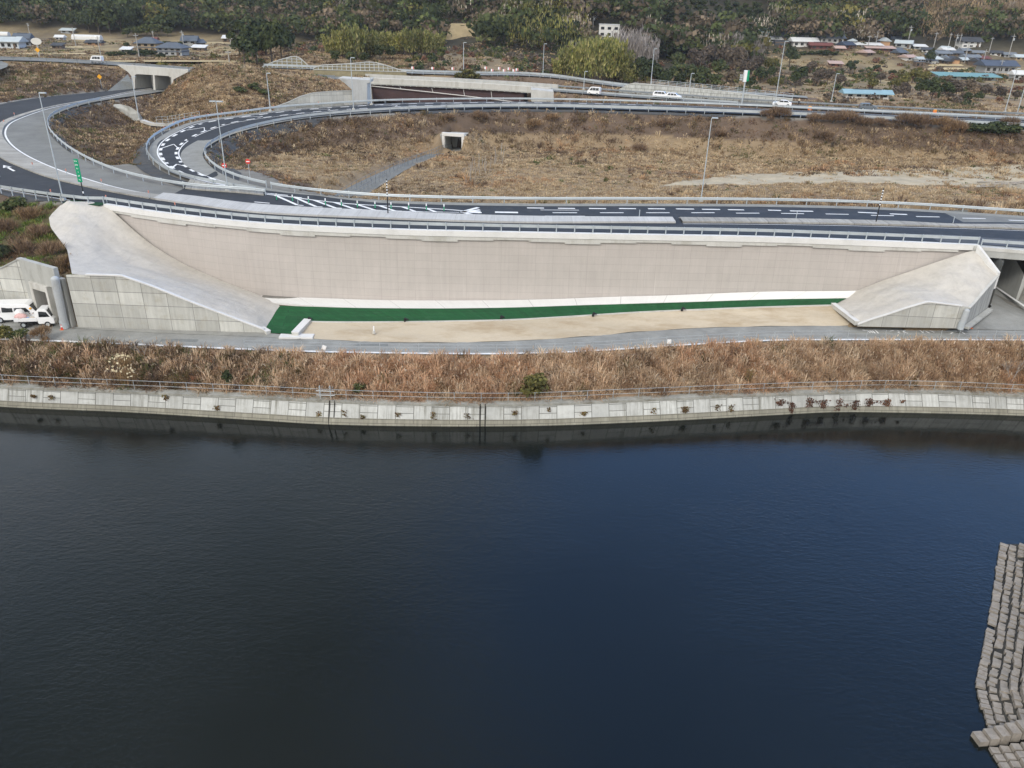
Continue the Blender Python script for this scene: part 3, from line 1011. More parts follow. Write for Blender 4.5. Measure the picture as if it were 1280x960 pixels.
kerb('kerb', by_x(mid := E_NEARIN[E_NEARIN[:, 1] < 104], xs3) + (0, .05, 0), by_x(E_MID, xs3) + (0, -.1, 0), .22, M['kerb_new'])
xs4 = np.arange(U(852, 277)[0], 95, 1.0)
kerb('kerb', by_x(mid, xs4) + (0, .3, 0), by_x(E_MID, xs4) + (0, -.1, 0), .2, M['kerb_old'])
ka = E_NEARIN[E_NEARIN[:, 0] < U(200, 250)[0]]
ka, kb = both(ka, E_KERBIN)
kerb('kerb', ka, kb, .18, M['kerb_old'])
# little nose where the ramps part
na, nb_ = both(E_RAMPIN[:near_i(E_RAMPIN, 225, 234.5)], E_BOUT[near_i(E_BOUT, 326, 241.5):near_i(E_BOUT, 232, 222)])
kerb('kerb', na, nb_, .16, M['kerb_old'])

# dark weed-proof strips beside the loop's rails
def verge(A, o0, o1):
    A = resample(A, step=1.5)
    k = MB(); P = [offset(A, lerp(o0, o1, t)) for t in np.linspace(0, 1, 5)]
    n = len(A); vs = []
    for i in range(n):
        w = min(1, i / 4, (n - 1 - i) / 4)
        for j in range(5):
            q = lerp(P[0][i], P[j][i], w)
            vs.append((q[0], q[1], float(ground_z(q[0], q[1])) + .10))
    k.add(vs, [(i * 5 + j, i * 5 + j + 1, (i + 1) * 5 + j + 1, (i + 1) * 5 + j) for i in range(n - 1) for j in range(4)])
    struct('verge', k, M['verge'])


M['verge'] = pm('dark_verge', (.062, .066, .072), .25, .5, 6, .9, dirt=((.12, .1, .07), .6))
verge(E_BOUT[near_i(E_BOUT, 280, 233):near_i(E_BOUT, 225, 158)], .4, 2.8)
verge(E_FAR[near_i(E_FAR, 296, 225):near_i(E_FAR, 420, 144)], -.4, -3.2)
verge(E_FAR[near_i(E_FAR, 480, 139.6):near_i(E_FAR, 940, 142.5)], -.4, -1.6)
verge(E_RAMPIN[near_i(E_RAMPIN, 85, 189):near_i(E_RAMPIN, 120, 127)], -.4, -2.2)
nl = E_NEAR[near_i(E_NEAR, 95, 249):near_i(E_NEAR, -50, 220)]
verge(nl, .6, 2.4)
b = MB().poly([U(x, y, 6.9) for x, y in [(-60, 74), (2, 77.5), (11, 81), (9, 85), (0, 88.5), (-60, 96)]], .25); struct('side_road', b, M['asphalt_old'])
# upper road over the portal and bridge, far road
b = MB().strip(*both(U_NEAR, U_FAR, 1.5), .02, nv=2); struct('upper_road', b, M['asphalt_old'])
b = MB().strip(*both(V_NEAR, V_FAR, 1.5), .02, nv=2); struct('hillside_road', b, M['shoulder'])
b = MB().strip(*both(LANE_A, LANE_B), .12); struct('sunken_lane', b, M['asphalt_old'])

# lower path, yard
pa, pb = both(PATH_F, PATH_B + (0, .9, 0))
b = MB().strip(pa, pb, 0.0, nv=3); struct('path', b, M['asphalt_path'])
b = MB().strip(pa + (0, .05, 0), pa + (0, .42, 0), .006); struct('path_edge_line', b, M['paint'])
ud_far = 24
b = MB().poly([UL(1203, 411, zpath, .02), UL(1330, 415.5, zpath, .02), UL(1330, 402, zlow), UNDER_B + (.3, 0, 0), UNDER_A + _ud * ud_far, SW1 + _ud * ud_far, SW1 + (0, 0, -.1)], .03)
struct('underpass_road', b, M['asphalt_path'])
b = MB()
for a_, c_ in ((UNDER_B, UNDER_A + _ud * 14),):
    n_ = np.array([-_ud[1], _ud[0], 0])
    b.strip(np.array([a_ - _ud * 14 + n_ * .2, c_ + n_ * .2]), np.array([a_ - _ud * 14 + n_ * .55, c_ + n_ * .55]), .09)
struct('path_edge_line', b, M['paint'])
b = MB().poly([UL(-140, 403, zpath), UL(100, 410.5, zpath), LW0 + (0, -.05, 0), PW0 + (0, -.1, 0), FW0 + (0, -.1, 0)], .02); struct('forecourt', b, M['asphalt_path'])

SANDF = [UL(x, y, zpath, -.02) for x, y in [(352, 418.5), (376, 422.5), (420, 425.5), (480, 428), (560, 428.5), (640, 426.6), (740, 420.5), (800, 415), (900, 409.5), (1000, 408), (1068, 407.5)]]
SANDB = [UL(x, y) for x, y in [(388, 403), (395, 403), (440, 403.5), (520, 403), (580, 402), (640, 400.5), (720, 396), (800, 391), (900, 386.5), (960, 384.3), (1040, 382)]]
sf, sb = resample(cr(SANDF, .5), n=90), resample(cr(SANDB, .5), n=90)
b = MB().strip(sf, sb, .06, nv=8)
b.v = [(x, y, z + .05 * math.sin(x * .9 + y * .7) * math.sin(x * .37 - y * 1.1)) for x, y, z in b.v]
struct('sand_yard', b, M['sand'], smooth=True)
# pale strip between the yard and the lane
b = MB().strip(resample(cr([UL(x, y, zpath) for x, y in [(100, 411), (200, 416.5), (330, 421.5), (376, 424.5)]], .5), n=60) + (0, .02, .0), resample(cr([UL(86, 408.8), UL(200, 412.8), UL(328, 416.2), UL(376, 420.8)], .5), n=60), .03)
struct('gravel_strip', b, M['shoulder'])
b = MB().strip(resample(np.array([UL(x, y, zpath) for x, y in [(1070, 408.4), (1140, 409.2), (1206, 410.4)]]), n=30) + (0, -.05, .01), resample(np.array([RW0 + (0, .2, 0), RW1 + (.2, .2, 0)]), n=30), .05)
struct('gravel_strip', b, M['concrete_pale'])
GT = [UL(350, 383.3), UL(400, 384.8), UL(440, 386), UL(500, 386.6), UL(560, 386.7), UL(640, 385.6), UL(720, 383), UL(800, 380.6), UL(880, 378.2), UL(960, 375.6), UL(1058, 374)]
GT = [p + (0, 0, .03) for p in GT]
GB = [UL(387, 402.8), UL(400, 403.2), UL(440, 403.5), UL(520, 403), UL(580, 402), UL(640, 400.5), UL(720, 396), UL(800, 391), UL(880, 387.5), UL(960, 384.5), UL(1041, 382.3)]
gt, gb = resample(cr(GT, .5), n=90), resample(cr(GB, .5), n=90)
b = MB().strip(gb, gt, .09, nv=3)
b.strip(np.array([UL(329, 411), UL(337, 417), UL(366, 418.3)]), np.array([UL(340, 396.5), UL(350, 383.3) + (0, 0, .03), UL(388, 402.6)]), .085)
green = tag(b.build('weed_sheet', M['green_sheet'], smooth=True), 'dark green weed sheet laid along the foot of the beige wall', 'ground sheet')
ed = MB().sweep(gb + (0, -.06, 0), [(-.1, 0), (.1, 0), (.1, .16), (-.1, .16)])
tag(ed.build('yard_edging', M['concrete_pale'], fixn=True), 'thin pale edging between the green weed sheet and the sand', 'edging')
# two low kerb walls framing the yard
def low_wall(name, label, a, c, w, h, mat, cat='kerb'):
    d = c - a; L = np.linalg.norm(d[:2])
    t = thing(name, label, cat, a)
    k = MB(); A = np.array([a, lerp(a, c, .5), c])
    k.sweep(A, [(-w / 2, -.1), (w / 2, -.1), (w / 2, h), (-w / 2, h)])
    k.build('kerb_wall', mat, t, fixn=True)
    cap = MB().sweep(A, [(-w / 2 - .04, h), (w / 2 + .04, h), (w / 2 + .04, h + .05), (-w / 2 - .04, h + .05)])
    cap.build('coping', M['white_concrete'], t, fixn=True)
    return t


low_wall('yard_kerb', 'pale kerb wall between the green sheet and the left end of the sand', UL(385, 402.5), UL(369, 419.5), .75, .35, M['concrete_pale'])
low_wall('yard_kerb', 'pale kerb wall at the foot of the right sprayed slope beside the sand', UL(1041, 382.5), UL(1071, 405.5), .5, .35, M['concrete_pale'])
low_wall('yard_kerb', 'short pale kerb at the lower corner of the green sheet', UL(327, 412), UL(336, 417.4), .5, .3, M['concrete_pale'])
b = MB().box(UL(371, 421.5, zpath) + (0, 0, .1), (3.6, 1.1, .22), .05)
tag(b.build('drain_cover', M['white_concrete'], bevel=.03), 'pale concrete drain slab beside the path at the end of the left kerb wall', 'drain')

# ------------------------------------------------------------------ the big beige wall
wall = thing('retaining_wall', 'long curved beige panel wall carrying the road above the sand yard', 'wall', COPE[len(COPE) // 2] + (0, 0, -8))
A = COPE
fx = FOOT[:, 0]
top = offset(A, .12, 0); top[:, 1] += .0
bot = np.array([[p[0], wall_y(p[0]) - .35, np.interp(p[0], FOOT[:, 0], FOOT[:, 2]) - .9] for p in A])
topw = top.copy(); topw[:, 1] = [wall_y(p[0]) + .1 for p in A]; topw[:, 2] = -.6
k = MB().strip(bot, topw, 0, nv=1)
for i in range(len(k.uv)):
    k.uv[i] = [(u, k.v[k.f[i][q]][2] + 9) for q, (u, v) in enumerate(k.uv[i])]
k.build('panel_face', M['wall_panel'], wall)
k = MB().sweep(A, [(.28, .14), (-.3, .14), (-.3, -.5), (-.22, -.56), (.28, -.56)]); k.build('coping', M['white_concrete'], wall, fixn=True)
k = MB(); nseg = 0
for i in range(0, len(A) - 4, 4):
    s = A[i:i + 5]
    st = (.0, .16, .32, .12)[nseg % 4]
    k.sweep(s, [(.25, -.56), (-.2, -.56), (-.2, -.82 - st), (.25, -.82 - st)]); nseg += 1
k.build('lower_band', M['concrete_pale'], wall, fixn=True)
# sloping apron at its foot
AP = cr([UL(340, 379), UL(400, 383.8)] + [UL(x, y) for x, y in [(440, 385.4), (500, 386.2), (560, 386.3), (640, 385.2), (720, 382.6), (800, 380.2), (880, 377.8), (960, 375.2), (1064, 373.5)]], .5)
apn = resample(AP, n=90) + (0, 0, .09)
apf = resample(FOOT[2:], n=90) + (0, -.02, 0)
b = MB().strip(apn, apf, .02, nv=1); b.strip(apn + (0, 0, -.4), apn, .02)
tag(b.build('apron', M['apron']), 'pale sloping concrete apron between the beige wall and the green sheet', 'apron')


# ------------------------------------------------------------------ sprayed concrete slopes
def patch(name, G, label):
    n, m, _ = G.shape
    k = MB()
    V = G.reshape(-1, 3)
    k.add(V, [(i * m + j, i * m + j + 1, (i + 1) * m + j + 1, (i + 1) * m + j) for i in range(n - 1) for j in range(m - 1)])
    t = k.build(name, M['shotcrete'], smooth=True)
    bm = bmesh.new(); bm.from_mesh(t.data); bmesh.ops.recalc_face_normals(bm, faces=bm.faces)
    if sum(f.normal.z for f in bm.faces) < 0: bmesh.ops.reverse_faces(bm, faces=bm.faces)
    bm.to_mesh(t.data); bm.free()
    sd = t.modifiers.new('sub', 'SUBSURF'); sd.levels = sd.render_levels = 1; sd.subdivision_type = 'SIMPLE'
    return tag(t, label, 'slope')


patch('sprayed_slope', GL, 'grey sprayed concrete slope left of the beige wall, below the green strip sign')
patch('sprayed_slope', GR, 'grey sprayed concrete slope right of the beige wall, beside the road bridge')


def wall_face(A, B, uv0=0.0):
    """vertical face between a foot line A and a top line B (equal counts), laid out in metres"""
    k = MB()
    A, B = np.asarray(A), np.asarray(B)
    s = np.concatenate([[0], np.cumsum(np.linalg.norm(np.diff(A[:, :2], axis=0), axis=1))]) + uv0
    z0 = A[:, 2].min()
    for i in range(len(A) - 1):
        vs = [A[i], A[i + 1], B[i + 1], B[i]]
        k.add(vs, [(0, 1, 2, 3)], [[(s[i], A[i][2] - z0), (s[i + 1], A[i + 1][2] - z0), (s[i + 1], B[i + 1][2] - z0), (s[i], B[i][2] - z0)]])
    return k


def cap_line(P, w, h, mat, parent, name='coping', back=0.0):
    k = MB().sweep(np.asarray(P), [(-w / 2 + back, -.02), (w / 2 + back, -.02), (w / 2 + back, h), (-w / 2 + back, h)])
    return k.build(name, mat, parent, fixn=True)


def under(P, a, b_, dz=-.15):
    """foot points below top points on the plane a-b"""
    out = []
    for p in P:
        d = (b_ - a)[:2]; t = float((np.asarray(p)[:2] - a[:2]) @ d / (d @ d))
        q = lerp(a, b_, t)
        out.append(np.array([p[0], p[1], q[2] + dz]))
    return np.array(out)


lw = thing('panel_retaining_wall', 'stained grey panel wall below the left sprayed slope, stepping down to the right', 'wall', LW0)
tp = resample(np.array([on_plane(82, 343.5, LW0, LW1)] + [on_plane(x, y, LW0, LW1) for x, y in [(90, 343), (152, 345), (190, 358), (250, 382), (330, 412)]]), n=40)
wall_face(under(tp, LW0, LW1), tp).build('panel_face', M['wall_old'], lw)
cap_line(tp[4:], .3, .14, M['white_concrete'], lw)
rw = thing('panel_retaining_wall', 'grey panel wall below the right sprayed slope facing the path', 'wall', RW0)
tp = resample(np.array([on_plane(x, y, RW0, RW1) for x, y in [(1072, 405.6), (1090, 399), (1110, 393), (1135, 384.5), (1160, 377.5), (1188, 381), (1213, 384)]]), n=40)
tp[-1][:2] = RW1[:2] - (0, .0)
wall_face(under(tp, RW0, RW1), tp).build('panel_face', M['wall_old'], rw)
cap_line(tp[:-3], .26, .12, M['white_concrete'], rw)
sw = thing('panel_retaining_wall', 'narrow grey ribbed wall turning the corner towards the underpass', 'wall', RW1)
s_top = resample(np.array([on_plane(x, y, RW1, SW1) for x, y in [(1213, 384), (1230, 364), (1247, 345)]]), n=12)
s_top[0][:2] = RW1[:2]
wall_face(under(s_top, RW1, SW1), s_top).build('panel_face', M['wall_side'], sw)
cap_line(s_top, .3, .12, M['concrete_pale'], sw)
k = MB(); f0 = under(s_top, RW1, SW1, -.1); k.sweep(f0, [(-.6, 0), (-.05, 0), (-.05, .3), (-.6, .22)]); k.build('footing', M['concrete'], sw, fixn=True)
# inner abutment behind it, beneath the deck
k = MB()
ab0, ab1 = s_top[-1], s_top[-1] + _ud * 22
# ------------------------------------------------------------------ the bridge at the right end
br = thing('road_bridge', 'concrete road bridge over the underpass at the right end of the beige wall', 'bridge', COPE[-1] + (0, 0, -8))
P0, P1, P2 = U(1217, 307), U(1285, 312.5), U(1420, 321)
pl = cr([P0, P1, P2], 1.0)
MB().sweep(pl, [(16, -.03), (-.35, -.03), (-.35, -1.15), (16, -1.15)]).build('deck', M['concrete'], br, fixn=True)
MB().sweep(pl, [(.2, .0), (-.42, .0), (-.42, -.38), (.2, -.38)]).build('edge_beam', M['concrete_pale'], br, fixn=True)
n_ = np.array([-_ud[1], _ud[0], 0.0])
qa = np.array([UNDER_B, UNDER_A, UNDER_A + _ud * 18])
k = MB()
ft = qa + (0, 0, -.2); tt = np.array([[p[0], p[1], -1.16] for p in qa])
tt[0][2] = -3.4
k2 = wall_face(ft, tt); k2.build('abutment', M['concrete'], br)
sgn = -1.0
k = MB(); k.add([ft[0], ft[0] - n_ * 3.0 * 1, np.array([*(ft[0] - n_ * 3.0)[:2], -3.0]), tt[0]], [(0, 1, 2, 3)]); k.build('wing_wall', M['concrete'], br)
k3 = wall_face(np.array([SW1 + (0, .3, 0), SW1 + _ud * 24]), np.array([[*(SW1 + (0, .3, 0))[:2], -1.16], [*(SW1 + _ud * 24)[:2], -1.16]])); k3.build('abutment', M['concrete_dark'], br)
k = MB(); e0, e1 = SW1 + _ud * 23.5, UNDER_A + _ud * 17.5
k.add([e0 - (1, 0, 0), e1 + (3, 0, 0), np.array([e1[0] + 3, e1[1], -1]), np.array([e0[0] - 1, e0[1], -1])], [(0, 1, 2, 3)]); k.build('shade_end_wall', M['concrete_dark'], br)  # wall added to close the passage; its dark colour stands in for shade
# white wing parapet along the right slope's outer edge
wp = np.array([GR[-1, 0] if False else U(1222, 309, 0), lerp(U(1222, 309, 0), s_top[-1], .5), s_top[-1]])
wp = resample(np.array([U(1221, 310, -.1), s_top[-1] + (0, 0, .05)]), n=8)
k = MB().sweep(wp, [(-.05, -1.6), (.35, -1.6), (.35, .35), (-.05, .35)])
tag(k.build('wing_parapet', M['white_concrete'], fixn=True), 'white slanting parapet edging the right sprayed slope beside the bridge', 'parapet')

# ------------------------------------------------------------------ pipes on the walls
def downpipe(label, top, foot, r):
    t = thing('drainpipe', label, 'pipe', foot)
    MB().tube(foot + (0, 0, .2), top, r, n=14).build('pipe', M['pipe'], t, smooth=False)
    MB().tube(foot + (0, 0, -.1), foot + (0, 0, .75), r * 1.12, n=14).build('collar', M['steel'], t)
    MB().blob(top, (r * 1.02, r * 1.02, r * .8), 3, 1, 0).build('elbow', M['pipe'], t, smooth=True)
    return t


lp = UL(84.5, 406.5); lt = on_plane(72, 347, LW0, LW1)
downpipe('thick grey drainpipe beside the portal at the left end of the panel wall', lt + (0, -.5, 0), lp + (0, -.5, 0), .42)
rp = lerp(RW0, RW1, .935) + (0, -.35, 0); rt_ = on_plane(1207, 385.5, RW0, RW1) + (0, -.35, -.15)
downpipe('short grey drainpipe on the right panel wall near its corner', rt_, np.array([rt_[0] - .15, rt_[1], RW1[2]]), .3)

# ------------------------------------------------------------------ left portal and its walls
pt = thing('lane_portal', 'pale concrete box portal behind the parked vans, leading under the road', 'portal', PW0)
pd = PW1 - PW0; pL = np.linalg.norm(pd[:2]); print('portal length', pL); pd = pd / pL
pn = np.array([-pd[1], pd[0], 0])
pz = PW0[2]
toph = 6.6


def pp(s, h, d=0.0):
    q = PW0 + pd * s + pn * d
    return np.array([q[0], q[1], pz + h])


op0, op1, oph = 1.8, 4.1, 3.6


def frame_box(k, s0, s1, h0, h1, d0, d1):
    k.add([pp(s0, h0, d0), pp(s1, h0, d0), pp(s1, h1, d0), pp(s0, h1, d0), pp(s0, h0, d1), pp(s1, h0, d1), pp(s1, h1, d1), pp(s0, h1, d1)],
          [(0, 1, 2, 3), (5, 4, 7, 6), (4, 0, 3, 7), (1, 5, 6, 2), (3, 2, 6, 7), (4, 5, 1, 0)])


k = MB()
frame_box(k, 1.3, op0, -.2, oph + .7, -.25, 3); frame_box(k, op1, op1 + .4, -.2, oph + .7, -.25, 3); frame_box(k, op0, op1, oph, oph + .7, -.25, 3)
k.build('box_frame', M['concrete_pale'], pt, fixn=True)
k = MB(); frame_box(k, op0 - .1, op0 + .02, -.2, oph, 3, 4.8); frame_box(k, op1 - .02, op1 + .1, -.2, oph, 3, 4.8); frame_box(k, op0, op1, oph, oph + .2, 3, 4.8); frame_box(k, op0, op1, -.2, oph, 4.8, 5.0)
k.build('tunnel_lining', M['concrete_dark'], pt, fixn=True)  # dark tone and closed end stand in for the tunnel's deep shade
k = MB(); frame_box(k, -.3, pL, oph + .7, toph, .0, .5); k.build('head_wall', M['concrete'], pt, fixn=True)
k = MB(); frame_box(k, -.3, 1.3, -.2, oph + .7, .05, .5); k.build('side_wall', M['concrete'], pt, fixn=True)
k = MB(); frame_box(k, op1 + .4, pL + .45, -.2, toph - 1.2, .3, .8); k.build('side_wall', M['concrete'], pt, fixn=True)
fw_ = thing('panel_retaining_wall', 'grey panel wall at the left edge behind the white van, overgrown on top', 'wall', FW1)
f_top = np.array([on_plane(-60, 330, FW0, FW1), on_plane(0, 336, FW0, FW1), on_plane(30, 322, FW0, FW1), np.array([*PW0[:2], pz + 6.4])])
f_top[2][2] = min(max(f_top[2][2], f_top[1][2]), pz + 6.5); f_top[3][2] = pz + 6.5
f_top = resample(np.array(sorted(f_top.tolist())), n=24)
fa = np.array([[p[0], np.interp(p[0], [FW0[0], FW1[0]], [FW0[1], FW1[1]]), np.interp(p[0], [FW0[0], FW1[0]], [FW0[2], FW1[2]]) - .15] for p in f_top])
f_top[:, 1] = fa[:, 1]
wall_face(fa, f_top).build('panel_face', M['wall_old'], fw_)
cap_line(f_top, .4, .12, M['concrete'], fw_, back=.1)
bh = thing('pipe_barrier', 'white tubular barrier standing in the mouth of the lane portal', 'barrier', pp(.4, 0, -1.0))
k = MB()
for h in (.35, .75, 1.15):
    k.tube(pp(-.3, h, -1.0), pp(op1 + .1, h, -.4), .045, n=6)
k.build('rail', M['white'], bh)
for s in (-.3, 1.0, 2.3):
    MB().tube(pp(s, 0, -1.0 + (s + .3) * .17), pp(s, 1.2, -1.0 + (s + .3) * .17), .05, n=6).build('post', M['white'], bh)

# ------------------------------------------------------------------ pond wall
rev = thing('pond_wall', 'weathered concrete block wall along the far shore of the pond', 'wall', REV_BOT[len(REV_BOT) // 2])
RT, RB = resample(REV_TOP, n=150), resample(REV_BOT, n=150)
jn = lerp(RB, RT, .42)
s_ = np.concatenate([[0], np.cumsum(np.linalg.norm(np.diff(RT, axis=0), axis=1))])


def rev_face(A_, B_, h0, h1):
    q = MB()
    for i in range(len(A_) - 1):
        q.add([A_[i], A_[i + 1], B_[i + 1], B_[i]], [(0, 1, 2, 3)], [[(s_[i], h0), (s_[i + 1], h0), (s_[i + 1], h1), (s_[i], h1)]])
    return q


lo_ = RB + (RB - RT) * .9 + (0, 0, -.4); jn2 = lerp(RB, RT, .30)
rev_face(lo_ + (0, -.05, 0), jn2 + (0, -.05, 0), -1.9, .72).build('wet_blocks', M['revet_low'], rev)
rev_face(jn2 + (0, .0, -.02), RT, .10, 1.86).build('block_face', M['revet_top'], rev)
MB().sweep(RT, [(-.12, -.22), (.75, -.22), (.75, .03), (-.12, .03)]).build('ledge', pm('weathered_ledge', (.33, .325, .29), .3, .5, 4, .95, dirt=((.16, .14, .1), .8)), rev, fixn=True)
for i, px in enumerate((395, 416, 599)):
    j = int(np.argmin([abs(640 + FPX * ((p - EYE) @ _rt) / ((p - EYE) @ _fw) - px) for p in RT]))
    a_, c_ = RB[j] + (0, -.08, -.5), RT[j] + (0, -.1, .05)
    k = MB().tube(a_, c_, .07, n=6)
    k.tube(a_ + (.5, 0, 0), c_ + (.5, 0, 0), .05, n=6)
    if i: k.build('drain_slot', M['bank_dark'], rev)


# ------------------------------------------------------------------ stone bank, near right corner
bk_ = thing('block_bank', 'stepped bank of weathered concrete blocks at the lower right, running out of view', 'bank', U(1240, 800, ZW))
w0 = cr([U(1252, 678, ZW), U(1246, 720, ZW), U(1238, 770, ZW), U(1229, 820, ZW), U(1222, 860, ZW), U(1227, 880, ZW), U(1238, 918, ZW)], .2)
L_ = np.concatenate([[0], np.cumsum(np.linalg.norm(np.diff(w0, axis=0), axis=1))])
rr = random.Random(5)
k = MB(); kd = MB()
T_ = np.gradient(w0[:, :2], axis=0); T_ /= np.linalg.norm(T_, axis=1)[:, None]
# along the shore away -> towards the camera; land lies on its left (+x)
rows = [(-.12, .42, -.02, .3, .40), (.5, .98, .12, .38, .46), (1.06, 1.5, .36, .62, .42), (1.56, 2.0, .62, .95, .44), (2.05, 2.7, .98, 1.3, .46), (2.75, 3.2, 1.5, 1.75, .5), (3.3, 3.9, 1.7, 2.0, .5), (4.0, 4.7, 1.95, 2.2, .5), (4.8, 5.6, 2.15, 2.45, .5), (5.7, 6.6, 2.3, 2.6, .5)]
MB().sweep(w0, [(.06, -1.2), (7.0, -1.2), (7.0, 2.3), (2.7, 1.5), (2.1, .75), (.1, -.1)]).build('bedding', M['bank_dark'], bk_, fixn=True)
for ri, (o0, o1, z0, z1, bl) in enumerate(rows):
    s = rr.uniform(0, .3)
    while s + bl < L_[-1]:
        b2 = bl * rr.uniform(.85, 1.2)
        i = int(np.searchsorted(L_, s + b2 / 2)); i = min(i, len(w0) - 1)
        p = w0[i]; nx_, ny_ = -T_[i, 1], T_[i, 0]
        oc = (o0 + o1) / 2 + rr.uniform(-.04, .04)
        zt = (z0 + z1) / 2 + rr.uniform(-.05, .05)
        if rr.random() > .04:
            k.box((p[0] + nx_ * oc, p[1] + ny_ * oc, p[2] + zt - .2), ((o1 - o0) * rr.uniform(.84, 1.03), b2 * rr.uniform(.76, .92), .5), math.atan2(ny_, nx_) + rr.uniform(-.04, .04), rr.uniform(.95, 1.0))
        s += b2 + .03
k.v = [(x +   .022 * math.sin(x * 31 + y * 17 + z * 23), y + .022 * math.sin(x * 19 - y * 29 + z * 11), z + .025 * math.sin(x * 23 + y * 37)) for x, y, z in k.v]
k.build('blocks', M['bank_block'], bk_, fixn=True)
k = MB()
c0 = U(1222, 926, ZW)
for i in range(10):
    p = c0 + np.array([1, .12, 0.]) * (i * .62 + .1)
    k.box((p[0], p[1], ZW + .0 + i * .17), (.58, .8, .7), .12 + rr.uniform(-.05, .05), .93)
for i in range(9):
    for j in range(4):
        p = c0 + np.array([.55 + i * .56, -.75 - j * .5, 0])
        k.box((p[0], p[1], ZW - .1 + i * .17 + rr.uniform(-.05, .05)), (.52, .45, .6), rr.uniform(-.08, .08), .9)
k.build('corner_steps', M['bank_block'], bk_, fixn=True)
# ------------------------------------------------------------------ dry grass, reeds, scrub
def blades(name, P, h, w, col, lean=.35, kind='stuff', parent=None, droop=.3, mat=None, az=None):
    """bent grass leaves: five points each"""
    n = len(P)
    az = RNG.uniform(0, 2 * np.pi, n) if az is None else az
    h = np.broadcast_to(h, n); w = np.broadcast_to(w, n)
    la = RNG.uniform(0, 2 * np.pi, n); ll = np.abs(RNG.normal(0, lean, n))
    ld = np.stack([np.cos(la), np.sin(la), np.zeros(n)], 1) * ll[:, None]
    ax = np.stack([np.cos(az), np.sin(az), np.zeros(n)], 1)
    up = np.array([0, 0, 1.0])
    mid = P + (up * .62 + ld * .35) * h[:, None]
    tip = P + (up * (1 - droop * ll[:, None]) + ld * 1.05) * h[:, None]
    W = ax * (w / 2)[:, None]
    V = np.stack([P - W * .7, P + W * .7, mid + W, mid - W, tip], 1).reshape(-1, 3)
    b = np.arange(n) * 5
    q = np.stack([b, b + 1, b + 2, b + 3], 1); t = np.stack([b + 3, b + 2, b + 4], 1)
    c = np.repeat(col, 5, axis=0)
    o = np_mesh(name, V, q, t, c, mat or M['blade'], parent)
    if kind: o['kind'] = kind
    return o


def cards(C, Nrm, size, aspect=1.0, jitter=.5):
    """leaf-clump faces: 4-corner sprays facing roughly Nrm"""
    n = len(C)
    N = Nrm + RNG.normal(0, jitter, (n, 3)); N /= np.linalg.norm(N, axis=1)[:, None] + 1e-9
    a = np.cross(N, RNG.normal(0, 1, (n, 3))); a /= np.linalg.norm(a, axis=1)[:, None] + 1e-9
    b = np.cross(N, a)
    s = (np.broadcast_to(size, n) * RNG.uniform(.6, 1.3, n))[:, None]
    k = RNG.uniform(.55, 1.1, (n, 4))[:, :, None]
    V = np.stack([C - a * s * k[:, 0] * aspect, C - b * s * k[:, 1] * .8, C + a * s * k[:, 2] * aspect, C + b * s * k[:, 3] * .8], 1).reshape(-1, 3)
    q = np.arange(n * 4).reshape(n, 4)
    return V, q


def pick(palette, n, wts=None, var=.18):
    pal = np.array(palette)
    i = RNG.choice(len(pal), n, p=None if wts is None else np.array(wts) / sum(wts))
    return pal[i] * RNG.uniform(1 - var, 1 + var, (n, 1))


def patchy(x, y, f=1.0, ph=0.0):
    return (np.sin(x * .31 * f + y * .17 * f + ph) + np.sin(x * .13 * f - y * .37 * f + 2 * ph + 1) + .7 * np.sin(x * .73 * f + y * .6 * f + ph) + .7 * np.sin(-x * .9 * f + y * 1.1 * f + 3 * ph)) / 3.4


def scatter(x0, x1, y0, y1, n):
    x = RNG.uniform(x0, x1, n); y = RNG.uniform(y0, y1, n)
    return x, y


def grid_at(A, x, y):
    i = np.clip(np.searchsorted(XS, x), 0, len(XS) - 1); j = np.clip(np.searchsorted(YS, y), 0, len(YS) - 1)
    return A[j, i]


PAL_REED = [(.64, .46, .305), (.56, .39, .25), (.72, .56, .39), (.50, .33, .21), (.40, .26, .16)]
PAL_STRAW = [(.54, .405, .25), (.46, .335, .2), (.56, .44, .285), (.34, .235, .14), (.25, .17, .1)]
PAL_SCRUB = [(.20, .135, .09), (.15, .10, .07), (.26, .18, .11), (.115, .085, .065), (.17, .125, .06)]
PAL_GREEN = [(.10, .13, .04), (.14, .16, .06), (.075, .09, .03), (.2, .17, .07)]

